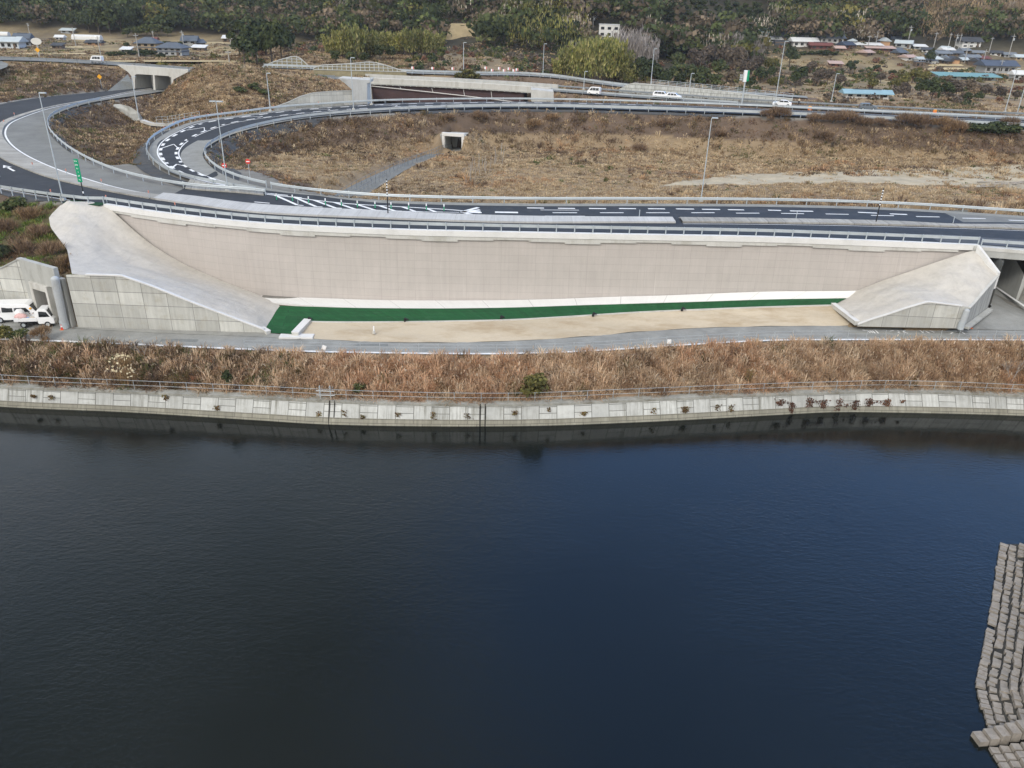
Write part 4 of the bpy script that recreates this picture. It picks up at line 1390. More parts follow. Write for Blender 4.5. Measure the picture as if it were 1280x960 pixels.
def tussocks(name, cx, cy, per, spread, h, w, colf, lean=(.15, 1.0), hvar=.35, droop=.45, zoff=-.05, kind='stuff'):
    """grass that grows in clumps: leaves fan out from each clump's middle"""
    m = len(cx)
    ch = RNG.uniform(h[0], h[1], m)
    sp = RNG.uniform(.6, 1.3, m) * spread
    k = np.repeat(np.arange(m), per)
    n = len(k)
    a = RNG.uniform(0, 2 * np.pi, n); r = np.sqrt(RNG.uniform(0, 1, n))
    x = cx[k] + np.cos(a) * r * sp[k]; y = cy[k] + np.sin(a) * r * sp[k]
    z = ground_z(x, y)
    z = np.where((z < ZR - .25) & (y > 55) & (y < 82), ZR - .15, z) + zoff
    hh = ch[k] * RNG.uniform(1 - hvar, 1 + hvar * .5, n) * (1.1 - .35 * r)
    ww = RNG.uniform(w[0], w[1], n)
    ld = np.stack([np.cos(a), np.sin(a), np.zeros(n)], 1) * (lean[0] + (lean[1] - lean[0]) * r * RNG.uniform(.4, 1.2, n))[:, None]
    ld[:, :2] += RNG.normal(0, .18, (n, 2))
    ll = np.linalg.norm(ld, axis=1)
    az = RNG.uniform(0, np.pi, n)
    ax = np.stack([np.cos(az), np.sin(az), np.zeros(n)], 1) * (ww / 2)[:, None]
    P = np.stack([x, y, z], 1); up = np.array([0, 0, 1.0])
    sc = (hh / np.sqrt(1 + .5 * ll ** 2))[:, None]
    mid = P + (up * .62 + ld * .35) * sc
    tip = P + (up * np.maximum(1 - droop * ll, .3)[:, None] + ld * 1.05) * sc
    V = np.stack([P - ax * .7, P + ax * .7, mid + ax, mid - ax, tip], 1).reshape(-1, 3)
    b = np.arange(n) * 5
    q = np.stack([b, b + 1, b + 2, b + 3], 1); t = np.stack([b + 3, b + 2, b + 4], 1)
    cc = colf(cx, cy, m)[k] * RNG.uniform(.72, 1.25, (n, 1))
    o = np_mesh(name, V, q, t, np.repeat(cc, 5, 0), M['blade'])
    if kind: o['kind'] = kind
    return o, (x, y, z, hh, ld)


def reed_pal(x, y, n):
    left = sm(-20, -36, x)
    c = pick(PAL_REED, n, [4, 3, 2, 2, 1.2], .12)
    c2 = pick(PAL_SCRUB + PAL_GREEN + PAL_REED[:2], n, [3, 3, 2, 2, 2, .7, .7, .9, .7, 1.5, 1.5])
    c = np.where((RNG.uniform(0, 1, n) < left * .72 + .05)[:, None], c2, c)
    red = (patchy(x, y, .6, 2.1) > .2) & (RNG.uniform(0, 1, n) < .65)
    c = np.where(red[:, None], c * np.array([.99, .88, .83]), c)
    dark = patchy(x, y, .9, 5) > .45
    c = np.where(dark[:, None], c * .8, c)
    return c * (1 - sm(38, 54, x)[:, None] * .2 * np.array([.7, .85, 1.]))


def bank_pts(n, lo=0.0, hi=1.0):
    x = RNG.uniform(-60, 66, n)
    yf = np.interp(x, PATH_F[:, 0], PATH_F[:, 1]); yr = np.interp(x, REV_TOP[:, 0], REV_TOP[:, 1])
    t = RNG.uniform(lo, hi, n)
    return x, yr + .8 + t * (yf - yr - 1.45), t


rng_shift = lambda x: RNG.uniform(-.1, .35, len(x))
# reeds on the bank above the pond
x, y, t = bank_pts(3100)
k = RNG.uniform(0, 1, len(x)) < np.clip(.85 + .4 * patchy(x, y, 1, .4), .3, 1) * np.where(t < .1, .6, 1) * np.where(x < -30, .8, 1)
x, y = x[k], y[k]
_, (bx, by_, bz, bh, bl) = tussocks('reeds', x, y, 38, .38, (.85, 1.7), (.03, .075), reed_pal, (.1, .85))
k = RNG.choice(len(bx), 3600)
hp = np.stack([bx[k], by_[k], bz[k]], 1) + np.stack([bl[k, 0] * .6, bl[k, 1] * .6, .75 + 0 * bl[k, 0]], 1) * bh[k][:, None]
blades('reeds', hp, RNG.uniform(.2, .45, len(k)), RNG.uniform(.06, .12, len(k)), pick([(.55, .42, .29), (.48, .35, .24), (.60, .49, .36)], len(k)), lean=.9, droop=.5)
x, y, t = bank_pts(420, 0, .03); k = patchy(x, y, 1.3, 2) > -.25; x, y = x[k], y[k]; y = y - rng_shift(x)
tussocks('reeds', x, y, 34, .4, (.5, 1.25), (.03, .07), reed_pal, (.5, 1.5))
# low litter of fallen leaves and stalks under them
x, y, t = bank_pts(3200)
tussocks('dry_grass', x, y, 12, .3, (.18, .5), (.04, .09), lambda x, y, n: pick(PAL_SCRUB + PAL_REED[3:], n), (.4, 1.6))
# weedy stems and green plants in the left third
x, y, t = bank_pts(1500, .1, .98); k = (x < -22) & (RNG.uniform(0, 1, len(x)) < .75); x, y = x[k], y[k]
tussocks('weeds', x, y, 26, .4, (.5, 1.35), (.03, .09), lambda x, y, n: pick(PAL_SCRUB + PAL_GREEN + [(.38, .25, .13), (.3, .14, .08)], n, [2, 2, 2, 2, 2, .8, .8, 1, .8, 1.6, 1.2]), (.3, 1.3))


def free(x, y, r=.9):
    return (grid_at(DROAD, x, y) > r) & (grid_at(DU, x, y) > .6) & (grid_at(DL, x, y) > .5) & ~grid_at(LOW, x, y)


def field_pal(x, y, n):
    p = patchy(x, y, .42, .9)
    d = grid_at(DROAD, x, y)
    a, s, g = pick(PAL_STRAW, n, [5, 3, 4, 2, .6]), pick(PAL_SCRUB, n), pick(PAL_GREEN, n)
    scrub = np.clip(.10 + .6 * p + .55 * (d < 8) - .22 * (y < 142) * (x > -5), 0, .94)
    c = np.where((RNG.uniform(0, 1, n) < scrub)[:, None], s, a)
    red = (patchy(x, y, .5, 3.3) > .42) & (RNG.uniform(0, 1, n) < .6)
    c = np.where(red[:, None], c * np.array([.98, .82, .74]), c)
    return np.where((RNG.uniform(0, 1, n) < .02 + .22 * (patchy(x, y, .35, 4) > .55))[:, None], g, c)


def meadow(name, nc, box, test, per, spread, h, w, palf, lean=(.4, 1.9), hvar=.4):
    x, y = scatter(*box, nc)
    k = test(x, y)
    x, y = x[k], y[k]
    return tussocks(name, x, y, per, spread, h, w, palf, lean, hvar, .35)


sandy_in = lambda x, y: in_poly(x, y, SANDY)
mixed = lambda sh, gr=0.0: (lambda x, y, n: np.where((RNG.uniform(0, 1, n) < gr * (patchy(x, y, .4, 2.2) > .1))[:, None], pick(PAL_GREEN, n), np.where((RNG.uniform(0, 1, n) < sh + .5 * patchy(x, y, .35, 1.2))[:, None], pick(PAL_SCRUB, n), pick(PAL_STRAW, n))))
meadow('dry_grass', 34000, (-62, 125, 98, 176), lambda x, y: free(x, y, .6) & ~(sandy_in(x, y) & (RNG.uniform(0, 1, len(x)) < np.where(patchy(x, y, .9, 7) > .25, .8, .975))), 15, .5, (.2, .55), (.05, .12), field_pal)
meadow('dry_grass', 2600, (-62, 125, 98, 176), lambda x, y: free(x, y, 1.5) & (patchy(x, y, .7, 5) > .1) & ~sandy_in(x, y), 30, .5, (.6, 1.35), (.05, .11), field_pal, (.2, 1.0))
meadow('dry_grass', 14000, (-90, 150, 150, 235), lambda x, y: free(x, y, .6), 16, .8, (.3, .9), (.08, .2), field_pal, (.3, 1.5))
meadow('dry_grass', 11000, (-140, -48, 112, 215), lambda x, y: free(x, y, .6), 16, .7, (.3, .9), (.07, .17), mixed(.62, .2), (.3, 1.5))
meadow('dry_grass', 13000, (-230, -30, 150, 300), lambda x, y: free(x, y, .6), 15, 1.0, (.35, 1.0), (.12, .26), mixed(.5, .2), (.3, 1.5))
meadow('dry_grass', 9000, (-240, 200, 225, 400), lambda x, y: free(x, y) & (patchy(x, y, .3, 3) > -.25), 14, 1.4, (.35, 1.0), (.2, .5), mixed(.55, .45), (.3, 1.5))
# tall brush on the banks below the far road, and straw along the field rail
meadow('dry_grass', 3600, (-60, 130, 104, 215), lambda x, y: free(x, y, .8) & (grid_at(DROAD, x, y) < 9) & (y > 135) & (patchy(x, y, .5, 1) > -.3), 26, .7, (.7, 1.7), (.05, .12), lambda x, y, n: np.where((RNG.uniform(0, 1, n) < .75)[:, None], pick(PAL_SCRUB, n), pick(PAL_STRAW, n)), (.2, 1.1))
meadow('dry_grass', 420, (26, 125, 103, 122), lambda x, y: free(x, y, .8) & ~sandy_in(x, y), 34, .6, (.8, 1.6), (.05, .11), lambda x, y, n: pick(PAL_STRAW + PAL_SCRUB[:2], n), (.15, .8))
meadow('dry_grass', 3600, (-20, 130, 190, 240), lambda x, y: free(x, y, 2.5), 22, .8, (.45, 1.25), (.08, .18), mixed(.72, .3), (.2, 1.2))
# overgrown bank at the left edge
_slp = [tuple(p[:2]) for p in list(SL_L) + list(SL_R[::-1])]
meadow('weeds', 2400, (-66, -36, 78, 110), lambda x, y: free(x, y, .4) & ~in_poly(x, y, _slp), 22, .4, (.3, .95), (.04, .11),
       lambda x, y, n: np.where((RNG.uniform(0, 1, n) < np.clip(.08 + .8 * (x < -50.5) * (patchy(x, y, .8, 2) > -.35), 0, 1))[:, None], pick(PAL_GREEN, n) * np.array([1.5, 1.75, 1.3]), pick(PAL_SCRUB + [(.22, .15, .1)], n) * 1.2), (.3, 1.4))
# rough turf between lane and retaining walls
for px_, py_ in ((88, 342), (70, 350)): pass


# ------------------------------------------------------------------ bushes and trees
def crown_cards(lobes, ncard, size, shell=.72):
    """leaf clumps spread through several overlapping lobes"""
    C, N = [], []
    vol = np.array([l[3] * l[4] * l[5] for l in lobes]) ** .67
    for l, k in zip(lobes, (vol / vol.sum() * ncard).astype(int) + 1):
        d = RNG.normal(0, 1, (k, 3)); d /= np.linalg.norm(d, axis=1)[:, None]
        d[:, 2] = np.where(d[:, 2] < -.35, -d[:, 2] * .5, d[:, 2])
        r = shell + (1 - shell) * RNG.uniform(-.6, 1.15, k)
        C.append(np.array(l[:3]) + d * r[:, None] * np.array(l[3:6])); N.append(d)
    return np.concatenate(C), np.concatenate(N)


def lobe_set(h, wd, n, rng, base=.28, tall=1.0):
    L = []
    for i in range(n):
        a = rng.uniform(0, 2 * math.pi); rr_ = wd * .5 * rng.uniform(.15, .72)
        zz = h * rng.uniform(base + .12, .88)
        f = 1 - .55 * abs(zz / h - .5)
        r = wd * rng.uniform(.2, .34) * f
        L.append((rr_ * math.cos(a), rr_ * math.sin(a), zz, r, r, r * rng.uniform(.75, 1.05) * tall))
    L.append((0, 0, h * .6, wd * .36, wd * .36, h * .34))
    return L


def trunk_mesh(h, r, name, parent, mat, limbs=4, rng=random):
    k = MB()
    k.tube((0, 0, -.4), (rng.uniform(-.15, .15), rng.uniform(-.15, .15), h * .55), r, r * .55, 7)
    for i in range(limbs):
        a = rng.uniform(0, 2 * math.pi); z0 = h * rng.uniform(.25, .5)
        k.tube((0, 0, z0), (math.cos(a) * h * .22, math.sin(a) * h * .22, z0 + h * rng.uniform(.15, .35)), r * .45, r * .15, 5)
    return k.build(name, mat, parent, local=False)


PALS = {'dark': [(.042, .056, .027), (.054, .072, .032), (.03, .042, .024), (.075, .09, .04)],
        'green': [(.066, .086, .033), (.09, .11, .042), (.046, .062, .027), (.12, .125, .055)],
        'brown': [(.135, .107, .084), (.11, .09, .073), (.17, .133, .103), (.09, .074, .063)],
        'olive': [(.13, .12, .04), (.10, .10, .035), (.17, .15, .055), (.075, .075, .03)],
        'bamboo': [(.26, .25, .085), (.19, .2, .065), (.33, .30, .13), (.12, .14, .05)],
        'bare': [(.36, .32, .295), (.30, .265, .24), (.44, .40, .37), (.24, .21, .19)],
        'beige': [(.30, .225, .15), (.25, .185, .125), (.35, .27, .19), (.2, .145, .1)],
        'brush': [(.27, .18, .11), (.21, .14, .09), (.33, .23, .145), (.15, .10, .07)],
        'russet': [(.17, .085, .055), (.13, .07, .05), (.2, .11, .07)]}
PROTO = {}


def proto(key, kind, h, wd, form, ncard, size, seed):
    """one tree of a kind, standing at the origin, to be copied"""
    rng = random.Random(seed)
    t = bpy.data.objects.new('tree_pattern', None)
    t.empty_display_size = .5
    bark = M['bark_pale'] if kind in ('bare', 'beige') else M['bark']
    if form == 'round':
        C, N = crown_cards(lobe_set(h, wd, 7, rng), ncard, size)
        V, q = cards(C, N, size)
        trunk_mesh(h, .03 * h, 'trunk', t, bark, 4, rng)
    elif form == 'bush':
        C, N = crown_cards([(l[0], l[1], l[2] * .8, l[3], l[4], l[5]) for l in lobe_set(h, wd, 6, rng, .05)], ncard, size)
        C[:, 2] = np.maximum(C[:, 2], .05)
        V, q = cards(C, N, size)
        if kind == 'brown':
            n_ = len(C); ax = RNG.normal(0, 1, (n_, 3)); ax[:, 2] = 0; ax /= np.linalg.norm(ax, axis=1)[:, None]
            dd = (N * .7 + np.array([0, 0, .9]) + RNG.normal(0, .3, (n_, 3))) * size * 1.8
            V = np.stack([C - dd * .5, C + ax * size * .13, C + dd, C - ax * size * .13], 1).reshape(-1, 3); q = np.arange(n_ * 4).reshape(-1, 4)
        trunk_mesh(h * .7, .03 * h, 'stem', t, bark, 5, rng)
    elif form == 'cone':
        z = RNG.uniform(.12, 1, ncard) ** 1.0; r = (1 - z) ** .8 * wd / 2 * RNG.uniform(.6, 1.1, ncard); a = RNG.uniform(0, 6.283, ncard)
        C = np.stack([r * np.cos(a), r * np.sin(a), z * h], 1); N = np.stack([np.cos(a), np.sin(a), .5 + 0 * a], 1)
        V, q = cards(C, N, size)
        trunk_mesh(h * 1.5, .022 * h, 'trunk', t, bark, 0, rng)
    else:                                              # plume: many arching stems carrying sprays (bamboo, bare thickets)
        ns = 46
        C, N, k = [], [], MB()
        for s in range(ns):
            a = rng.uniform(0, 6.283); r0 = wd * .36 * math.sqrt(rng.random()); out = rng.uniform(.05, .3)
            hh_ = h * rng.uniform(.62, 1.0); b0 = np.array([r0 * math.cos(a), r0 * math.sin(a), 0.])
            a2 = a + rng.uniform(-.5, .5)
            def at_(u): return b0 + np.array([math.cos(a2) * out * hh_ * u * u, math.sin(a2) * out * hh_ * u * u, hh_ * (u - .1 * u * u)])
            for u0, u1, r_a, r_b in ((0, .5, .05, .035), (.5, 1, .035, .01)): k.tube(at_(u0), at_(u1), r_a * h / 8, r_b * h / 8, 4, False)
            m = ncard // ns
            for u in np.linspace(.3, 1.0, m):
                C.append(at_(u) + np.array([rng.gauss(0, .06), rng.gauss(0, .06), rng.gauss(0, .05)]) * h * (1.1 - u * .6))
                N.append([math.cos(a2), math.sin(a2), .3])
        k.build('stems', bark, t, local=False)
        C, N = np.array(C), np.array(N, float)
        # sprays: upright slivers
        n_ = len(C); ax = RNG.normal(0, 1, (n_, 3)); ax[:, 2] = 0; ax /= np.linalg.norm(ax, axis=1)[:, None]
        d = np.stack([RNG.normal(0, .35, n_), RNG.normal(0, .35, n_), RNG.uniform(.5, 1.2, n_)], 1) * size * (1.3 if kind == 'bamboo' else 1.7)
        wv = ax * size * (.38 if kind == 'bamboo' else .13)
        V = np.stack([C - d * .4, C + wv, C + d, C - wv], 1).reshape(-1, 3); q = np.arange(n_ * 4).reshape(-1, 4)
    pal = pick(PALS['brush' if form == 'bush' and kind == 'brown' else kind], len(q), var=.3)
    np_mesh('foliage' if form in ('bush',) else 'crown', V, q, None, np.repeat(pal, 4, 0), M['leaf'], t)
    PROTO[key] = t
    return t


for i in range(3):
    proto(f'dark{i}', 'dark', 9, 7.5, 'round', 900, .62, 10 + i)
    proto(f'green{i}', 'green', 8, 7, 'round', 800, .6, 20 + i)
    proto(f'brown{i}', 'brown', 8, 7, 'round', 800, .5, 30 + i)
for i in range(2):
    proto(f'olive{i}', 'olive', 7, 7, 'round', 750, .55, 40 + i)
    proto(f'bamboo{i}', 'bamboo', 10, 8, 'plume', 1800, .62, 50 + i)
    proto(f'bare{i}', 'bare', 9, 8, 'plume', 1700, .7, 60 + i)
    proto(f'beige{i}', 'beige', 9, 8, 'plume', 1700, .7, 65 + i)
    proto(f'dbush{i}', 'dark', 3, 3.6, 'bush', 500, .32, 70 + i)
    proto(f'gbush{i}', 'green', 3, 3.6, 'bush', 500, .32, 75 + i)
    proto(f'bbush{i}', 'brown', 3, 3.8, 'bush', 1000, .26, 80 + i)
    proto(f'obush{i}', 'olive', 3, 3.6, 'bush', 500, .3, 85 + i)
proto('cone0', 'dark', 11, 4.2, 'cone', 500, .55, 90)
proto('russet0', 'russet', 6, 5, 'round', 600, .45, 92)


def plant(key, P, h, label, group, name='tree', cat='tree', wide=1.0, rr_=random):
    src = PROTO[key]
    o = src.copy(); o.name = name; COL.objects.link(o)
    hz = {'d': 9, 'g': 8, 'b': 8, 'o': 7, 'c': 11, 'r': 6}[key[0]]
    if key.startswith('bamboo'): hz = 10
    elif key.startswith('bare') or key.startswith('beige'): hz = 9
    elif 'bush' in key: hz = 3
    s = h / hz
    o.location = [float(v) for v in P]
    o.rotation_euler = (0, 0, rr_.uniform(0, 6.28))
    o.scale = (s * wide, s * wide, s)
    for ch in KIDS.get(src.name, []):
        c = ch.copy(); COL.objects.link(c); c.parent = o; KIDS.setdefault(o.name, []).append(c)
    return tag(o, label, cat, group)


def by_px(key, px, py, hpx, label, group, wide=1.0, name='tree', cat='tree', sink=.3):
    p = GP(px, py)
    return plant(key, p - (0, 0, sink), hpx * depth(p) / FPX, label, group, name, cat, wide)


rt = random.Random(3)
TREES = [
    # key, foot x, foot y, height px, width factor, label, group
    *[(f'dark{i % 3}', x, y, h, w, 'dark evergreen tree in the dense clump left of the lattice slope', 'dark evergreens left of the lattice slope') for i, (x, y, h, w) in enumerate([(306, 80, 38, 1.0), (322, 82, 48, .9), (340, 80, 52, .9), (352, 74, 42, .9), (316, 74, 45, .9), (333, 70, 46, 1), (357, 66, 34, 1), (300, 70, 26, 1.1)])],
    *[(f'bamboo{i % 2}', x, y, h, w, 'yellow-green bamboo clump behind the lattice slope', 'bamboo behind the lattice slope') for i, (x, y, h, w) in enumerate([(430, 72, 36, .9), (446, 74, 44, .8), (462, 72, 36, .8), (415, 68, 26, 1), (498, 68, 30, 1), (514, 70, 36, .8), (530, 70, 34, .8), (546, 66, 26, 1), (482, 66, 28, .9)])],
    *[(f'green{i % 3}', x, y, h, w, 'green tree at the foot of the bamboo behind the lattice slope', 'green trees by the bamboo') for i, (x, y, h, w) in enumerate([(420, 80, 17, 1), (440, 80, 18, 1.1), (456, 79, 14, 1.2), (475, 76, 20, 1), (488, 74, 18, 1.1), (540, 82, 16, 1), (552, 76, 18, .9)])],
    *[(f'bamboo{i % 2}', x, y, h, w, 'bright yellow-green bamboo in the big clump beside the hillside road', 'bamboo beside the hillside road') for i, (x, y, h, w) in enumerate([(712, 98, 42, .8), (728, 101, 50, .75), (744, 103, 56, .7), (760, 104, 56, .75), (774, 104, 44, .8), (736, 97, 50, .8), (754, 98, 54, .8), (700, 96, 24, 1), (786, 106, 30, 1)])],
    *[(f'bare{i % 2}', x, y, h, w, 'bare grey thicket tree behind the bright bamboo', 'bare trees behind the bright bamboo') for i, (x, y, h, w) in enumerate([(768, 86, 42, .9), (784, 90, 56, .9), (799, 92, 50, .9), (792, 80, 36, 1), (808, 90, 34, 1), (722, 84, 34, .8)])],
    *[(f'dark{i % 3}', x, y, h, w, 'dark evergreen shrub tree beyond the pale retaining wall', 'dark evergreens beyond the pale retaining wall') for i, (x, y, h, w) in enumerate([(793, 107, 30, 1), (806, 108, 34, .9), (818, 108, 30, 1), (832, 110, 26, 1.1), (800, 100, 28, 1), (874, 112, 22, 1.1), (850, 110, 20, 1.1), (936, 113, 18, 1.1), (950, 104, 22, 1), (964, 100, 20, 1)])],
    *[(f'green{i % 3}', x, y, h, w, 'mid green tree on the wooded rise above the pale retaining wall', 'green trees above the pale retaining wall') for i, (x, y, h, w) in enumerate([(843, 105, 26, 1), (860, 106, 28, 1), (876, 106, 24, 1), (892, 112, 20, 1.1), (846, 88, 24, .9), (856, 66, 30, .7), (836, 62, 26, .8), (872, 60, 26, .9), (898, 96, 22, 1)])],
    *[(f'brown{i % 3}', x, y, h, w, 'leafless brown tree on the wooded rise above the pale retaining wall', 'brown trees above the pale retaining wall') for i, (x, y, h, w) in enumerate([(868, 92, 30, .9), (884, 88, 32, .9), (902, 90, 34, .9), (918, 94, 34, .9), (930, 102, 28, 1), (912, 108, 22, 1.1), (890, 76, 26, 1), (946, 92, 22, 1), (925, 76, 24, 1)])],
    *[(f'bare{i % 2}', x, y, h, w, 'pale bare tree on the rise below the turquoise roof', 'pale bare trees below the turquoise roof') for i, (x, y, h, w) in enumerate([(898, 74, 34, .9), (912, 78, 38, .9), (928, 76, 36, .9), (942, 74, 32, 1), (888, 70, 28, 1), (904, 80, 30, 1), (936, 80, 30, 1)])],
    *[(f'beige{i % 2}', x, y, h, w, 'pale straw-coloured bamboo thicket above the right village roofs', 'straw-coloured thickets above the village') for i, (x, y, h, w) in enumerate([(998, 42, 28, .8), (1010, 42, 30, .8), (1024, 44, 28, .8), (1038, 44, 22, .9), (1192, 44, 26, .9), (1206, 38, 28, .9), (1222, 36, 30, .9), (1238, 34, 30, .9), (1254, 34, 32, .9), (1270, 36, 34, .9), (1284, 38, 34, .9), (1216, 22, 24, 1), (1190, 26, 26, 1), (1264, 20, 26, 1)])],
    *[(f'dark{i % 3}', x, y, h, w, 'dark round evergreen standing below the right village', 'dark evergreens below the right village') for i, (x, y, h, w) in enumerate([(986, 84, 28, .9), (994, 110, 26, .9), (1000, 104, 22, 1), (1161, 81, 20, .8), (1062, 92, 16, 1.1), (1164, 126, 30, .9), (1180, 124, 24, 1), (1150, 120, 22, 1.1), (1208, 126, 12, 1.3), (1222, 126, 12, 1.3)])],
    *[(f'olive{i % 2}', x, y, h, w, 'olive-toned tree in the scrub below the right village', 'olive trees below the right village') for i, (x, y, h, w) in enumerate([(1140, 104, 20, 1.1), (1152, 106, 18, 1), (1130, 108, 16, 1.1), (964, 90, 18, 1), (1090, 112, 16, 1), (1118, 112, 15, 1.1), (1078, 52, 13, 1.2), (970, 112, 16, 1.1)])],
    *[(f'brown{i % 3}', x, y, h, w, 'leafless brown scrub tree below the right village', 'brown scrub trees below the right village') for i, (x, y, h, w) in enumerate([(1020, 108, 22, 1), (1034, 104, 18, 1.1), (1050, 108, 16, 1.2), (1194, 122, 22, 1.1), (1210, 118, 20, 1.1), (1230, 122, 18, 1.2), (1250, 124, 16, 1.2), (1012, 92, 16, 1.2), (1100, 104, 14, 1.2), (1180, 108, 14, 1.3), (1128, 122, 20, 1.1), (1268, 126, 14, 1.2)])],
    *[(f'dark{i % 3}', x, y, h, w, 'big dark evergreen in the grove behind the left village', 'dark grove behind the left village') for i, (x, y, h, w) in enumerate([(112, 41, 28, .9), (124, 42, 34, .9), (138, 42, 36, .9), (152, 41, 36, .9), (164, 40, 30, .9), (106, 36, 22, 1), (145, 36, 34, 1), (130, 34, 32, 1)])],
    *[(f'green{i % 3}', x, y, h, w, 'low green tree in the hedge row behind the left village', 'green hedge row behind the left village') for i, (x, y, h, w) in enumerate([(160, 47, 12, 1.2), (172, 46, 14, 1.2), (184, 46, 16, 1.2), (197, 46, 16, 1.2), (210, 46, 14, 1.2), (288, 42, 18, 1.1), (300, 44, 16, 1.1), (276, 42, 14, 1.2)])],
    ('cone0', 556, 46, 20, 1, 'slim dark conifer on the slope left of the bare earth bank', None),
    ('russet0', 548, 42, 16, 1, 'small russet-leaved tree left of the bare earth bank', None),
    ('russet0', 232, 126, 1, 1, '', ''),
]
for k_, x_, y_, h_, w_, l_, g_ in TREES:
    if l_: by_px(k_, x_, y_, h_, l_, g_, w_)
SHRUBS = [
    *[('dbush0', x, y, h, w, 'dark green shrub on the embankment crest at the right edge', 'dark shrubs on the right embankment') for x, y, h, w in [(1222, 166, 14, 1.6), (1236, 168, 15, 1.6), (1252, 168, 13, 1.8), (1268, 166, 12, 1.8), (1210, 166, 10, 1.6), (1244, 162, 12, 1.6)]],
    *[(f'bbush{i % 2}', x, y, h, w, 'brown leafless brush on the embankment below the far road', 'brown brush on the far embankment') for i, (x, y, h, w) in enumerate([(1176, 164, 18, 1.5), (1194, 166, 18, 1.5), (1128, 160, 18, 1.5), (1146, 162, 20, 1.5), (1060, 156, 18, 1.6), (1040, 156, 16, 1.6), (1018, 155, 14, 1.6), (974, 150, 16, 1.6), (960, 149, 13, 1.6), (1078, 158, 14, 1.6), (1100, 160, 12, 1.8), (1262, 160, 15, 1.6), (560, 152, 10, 1.6), (600, 150, 12, 1.6), (690, 152, 10, 1.8), (668, 160, 12, 1.7), (830, 160, 12, 1.7), (800, 190, 11, 1.8), (1030, 176, 13, 1.8), (900, 172, 10, 1.8)])],
    *[(f'obush{i % 2}', x, y, h, w, 'yellow-green bush growing on the upper road verge', 'bushes on the upper road verge') for i, (x, y, h, w) in enumerate([(586, 98, 13, 1.5), (575, 98, 9, 1.4), (597, 99, 8, 1.5)])],
    *[(f'gbush{i % 2}', x, y, h, w, 'green patch of brush on the slope above the loop road', 'green brush above the loop road') for i, (x, y, h, w) in enumerate([(300, 116, 9, 1.8), (316, 112, 9, 1.8), (330, 118, 8, 1.8)])],
    *[(f'dbush{i % 2}', x, y, h, w, 'dark bush in the garden hedge of the left village', 'garden bushes of the left village') for i, (x, y, h, w) in enumerate([(140, 70, 7, 1.8), (152, 70, 7, 1.8), (165, 69, 8, 1.7), (178, 70, 9, 1.6), (190, 69, 8, 1.6), (158, 58, 6, 1.5), (213, 59, 9, 1.5), (225, 60, 9, 1.5), (205, 58, 8, 1.5), (203, 72, 7, 1.6)])],
    *[(f'dbush{i % 2}', x, y, h, w, 'dark low bush in the terrace row below the right village', 'terrace bushes below the right village') for i, (x, y, h, w) in enumerate([(1004, 69, 6, 1.7), (1014, 69, 6, 1.7), (1024, 69, 7, 1.7), (1034, 69, 7, 1.7), (1043, 69, 6, 1.7), (1095, 88, 8, 1.5), (1115, 93, 7, 1.6)])],
]
for k_, x_, y_, h_, w_, l_, g_ in SHRUBS:
    by_px(k_, x_, y_, h_, l_, g_, w_, 'bush', 'bush', .15)
# bushes near the pond
for key, px_, py_, hp_, w_, lab in [('obush0', 664, 507, 27, 1.25, 'round olive-green bush hanging over the pond wall near the middle'), ('dbush1', 285, 496, 24, .55, 'slim dark green bush at the pond railing'),
                                   ('gbush1', 452, 505, 12, 1.4, 'low green bush by the pond railing beside the ladder frame'), ('bbush0', 52, 428, 20, 1.2, 'brown bush at the path edge below the parked vans'),
                                   ('obush1', 6, 424, 20, 1.2, 'olive bush at the left end of the path edge'), ('gbush0', 24, 424, 17, 1.2, 'dull green bush between the olive and brown ones at the path edge')]:
    d = ray(px_, py_ - hp_ * .4)
    yb_ = float(np.interp(U(px_, py_, -9.5)[0], REV_TOP[:, 0], REV_TOP[:, 1])) + (1.4 if py_ > 460 else 6.2)
    q = EYE + d * (yb_ / d[1])
    q[2] = max(float(ground_z(q[0], q[1])), ZR - .2)
    plant(key, q, hp_ * depth(q) / FPX, lab, None, 'bush', 'bush', w_)
for px_, py_, key, lab in [(20, 262, 'gbush0', 'green bush at the top of the left overgrown bank'), (8, 290, 'bbush1', 'rusty brush in the middle of the left overgrown bank'), (6, 322, 'dbush0', 'dark bush hanging over the left panel wall'), (48, 300, 'bbush0', 'brown brush on the left overgrown bank beside the sprayed slope'), (66, 320, 'bbush1', 'brown brush spilling over the portal head wall'), (80, 338, 'bbush0', 'brown brush above the thick drainpipe'), (36, 276, 'bbush1', 'brown brush near the top of the left overgrown bank'), (28, 318, 'bbush0', 'brown brush behind the left panel wall')]:
    p = GP(px_, py_)
    plant(key, p - (0, 0, .4), 2.2, lab, None, 'bush', 'bush', 1.3)

# orchard rows on the hillside above the turquoise roof
k_ = 0
for row in range(6):
    for j in range(9):
        px_, py_ = 840 + j * 13 + row * 4 + rt.uniform(-3, 3), 4 + row * 7 + j * .8
        p = GP(px_, py_)
        plant(f'dbush{k_ % 2}', p - (0, 0, .2), rt.uniform(2.6, 4.0), 'dark round orchard bush in the terraced rows on the hillside', 'orchard bushes on the terraced hillside', 'bush', 'bush', 1.3); k_ += 1

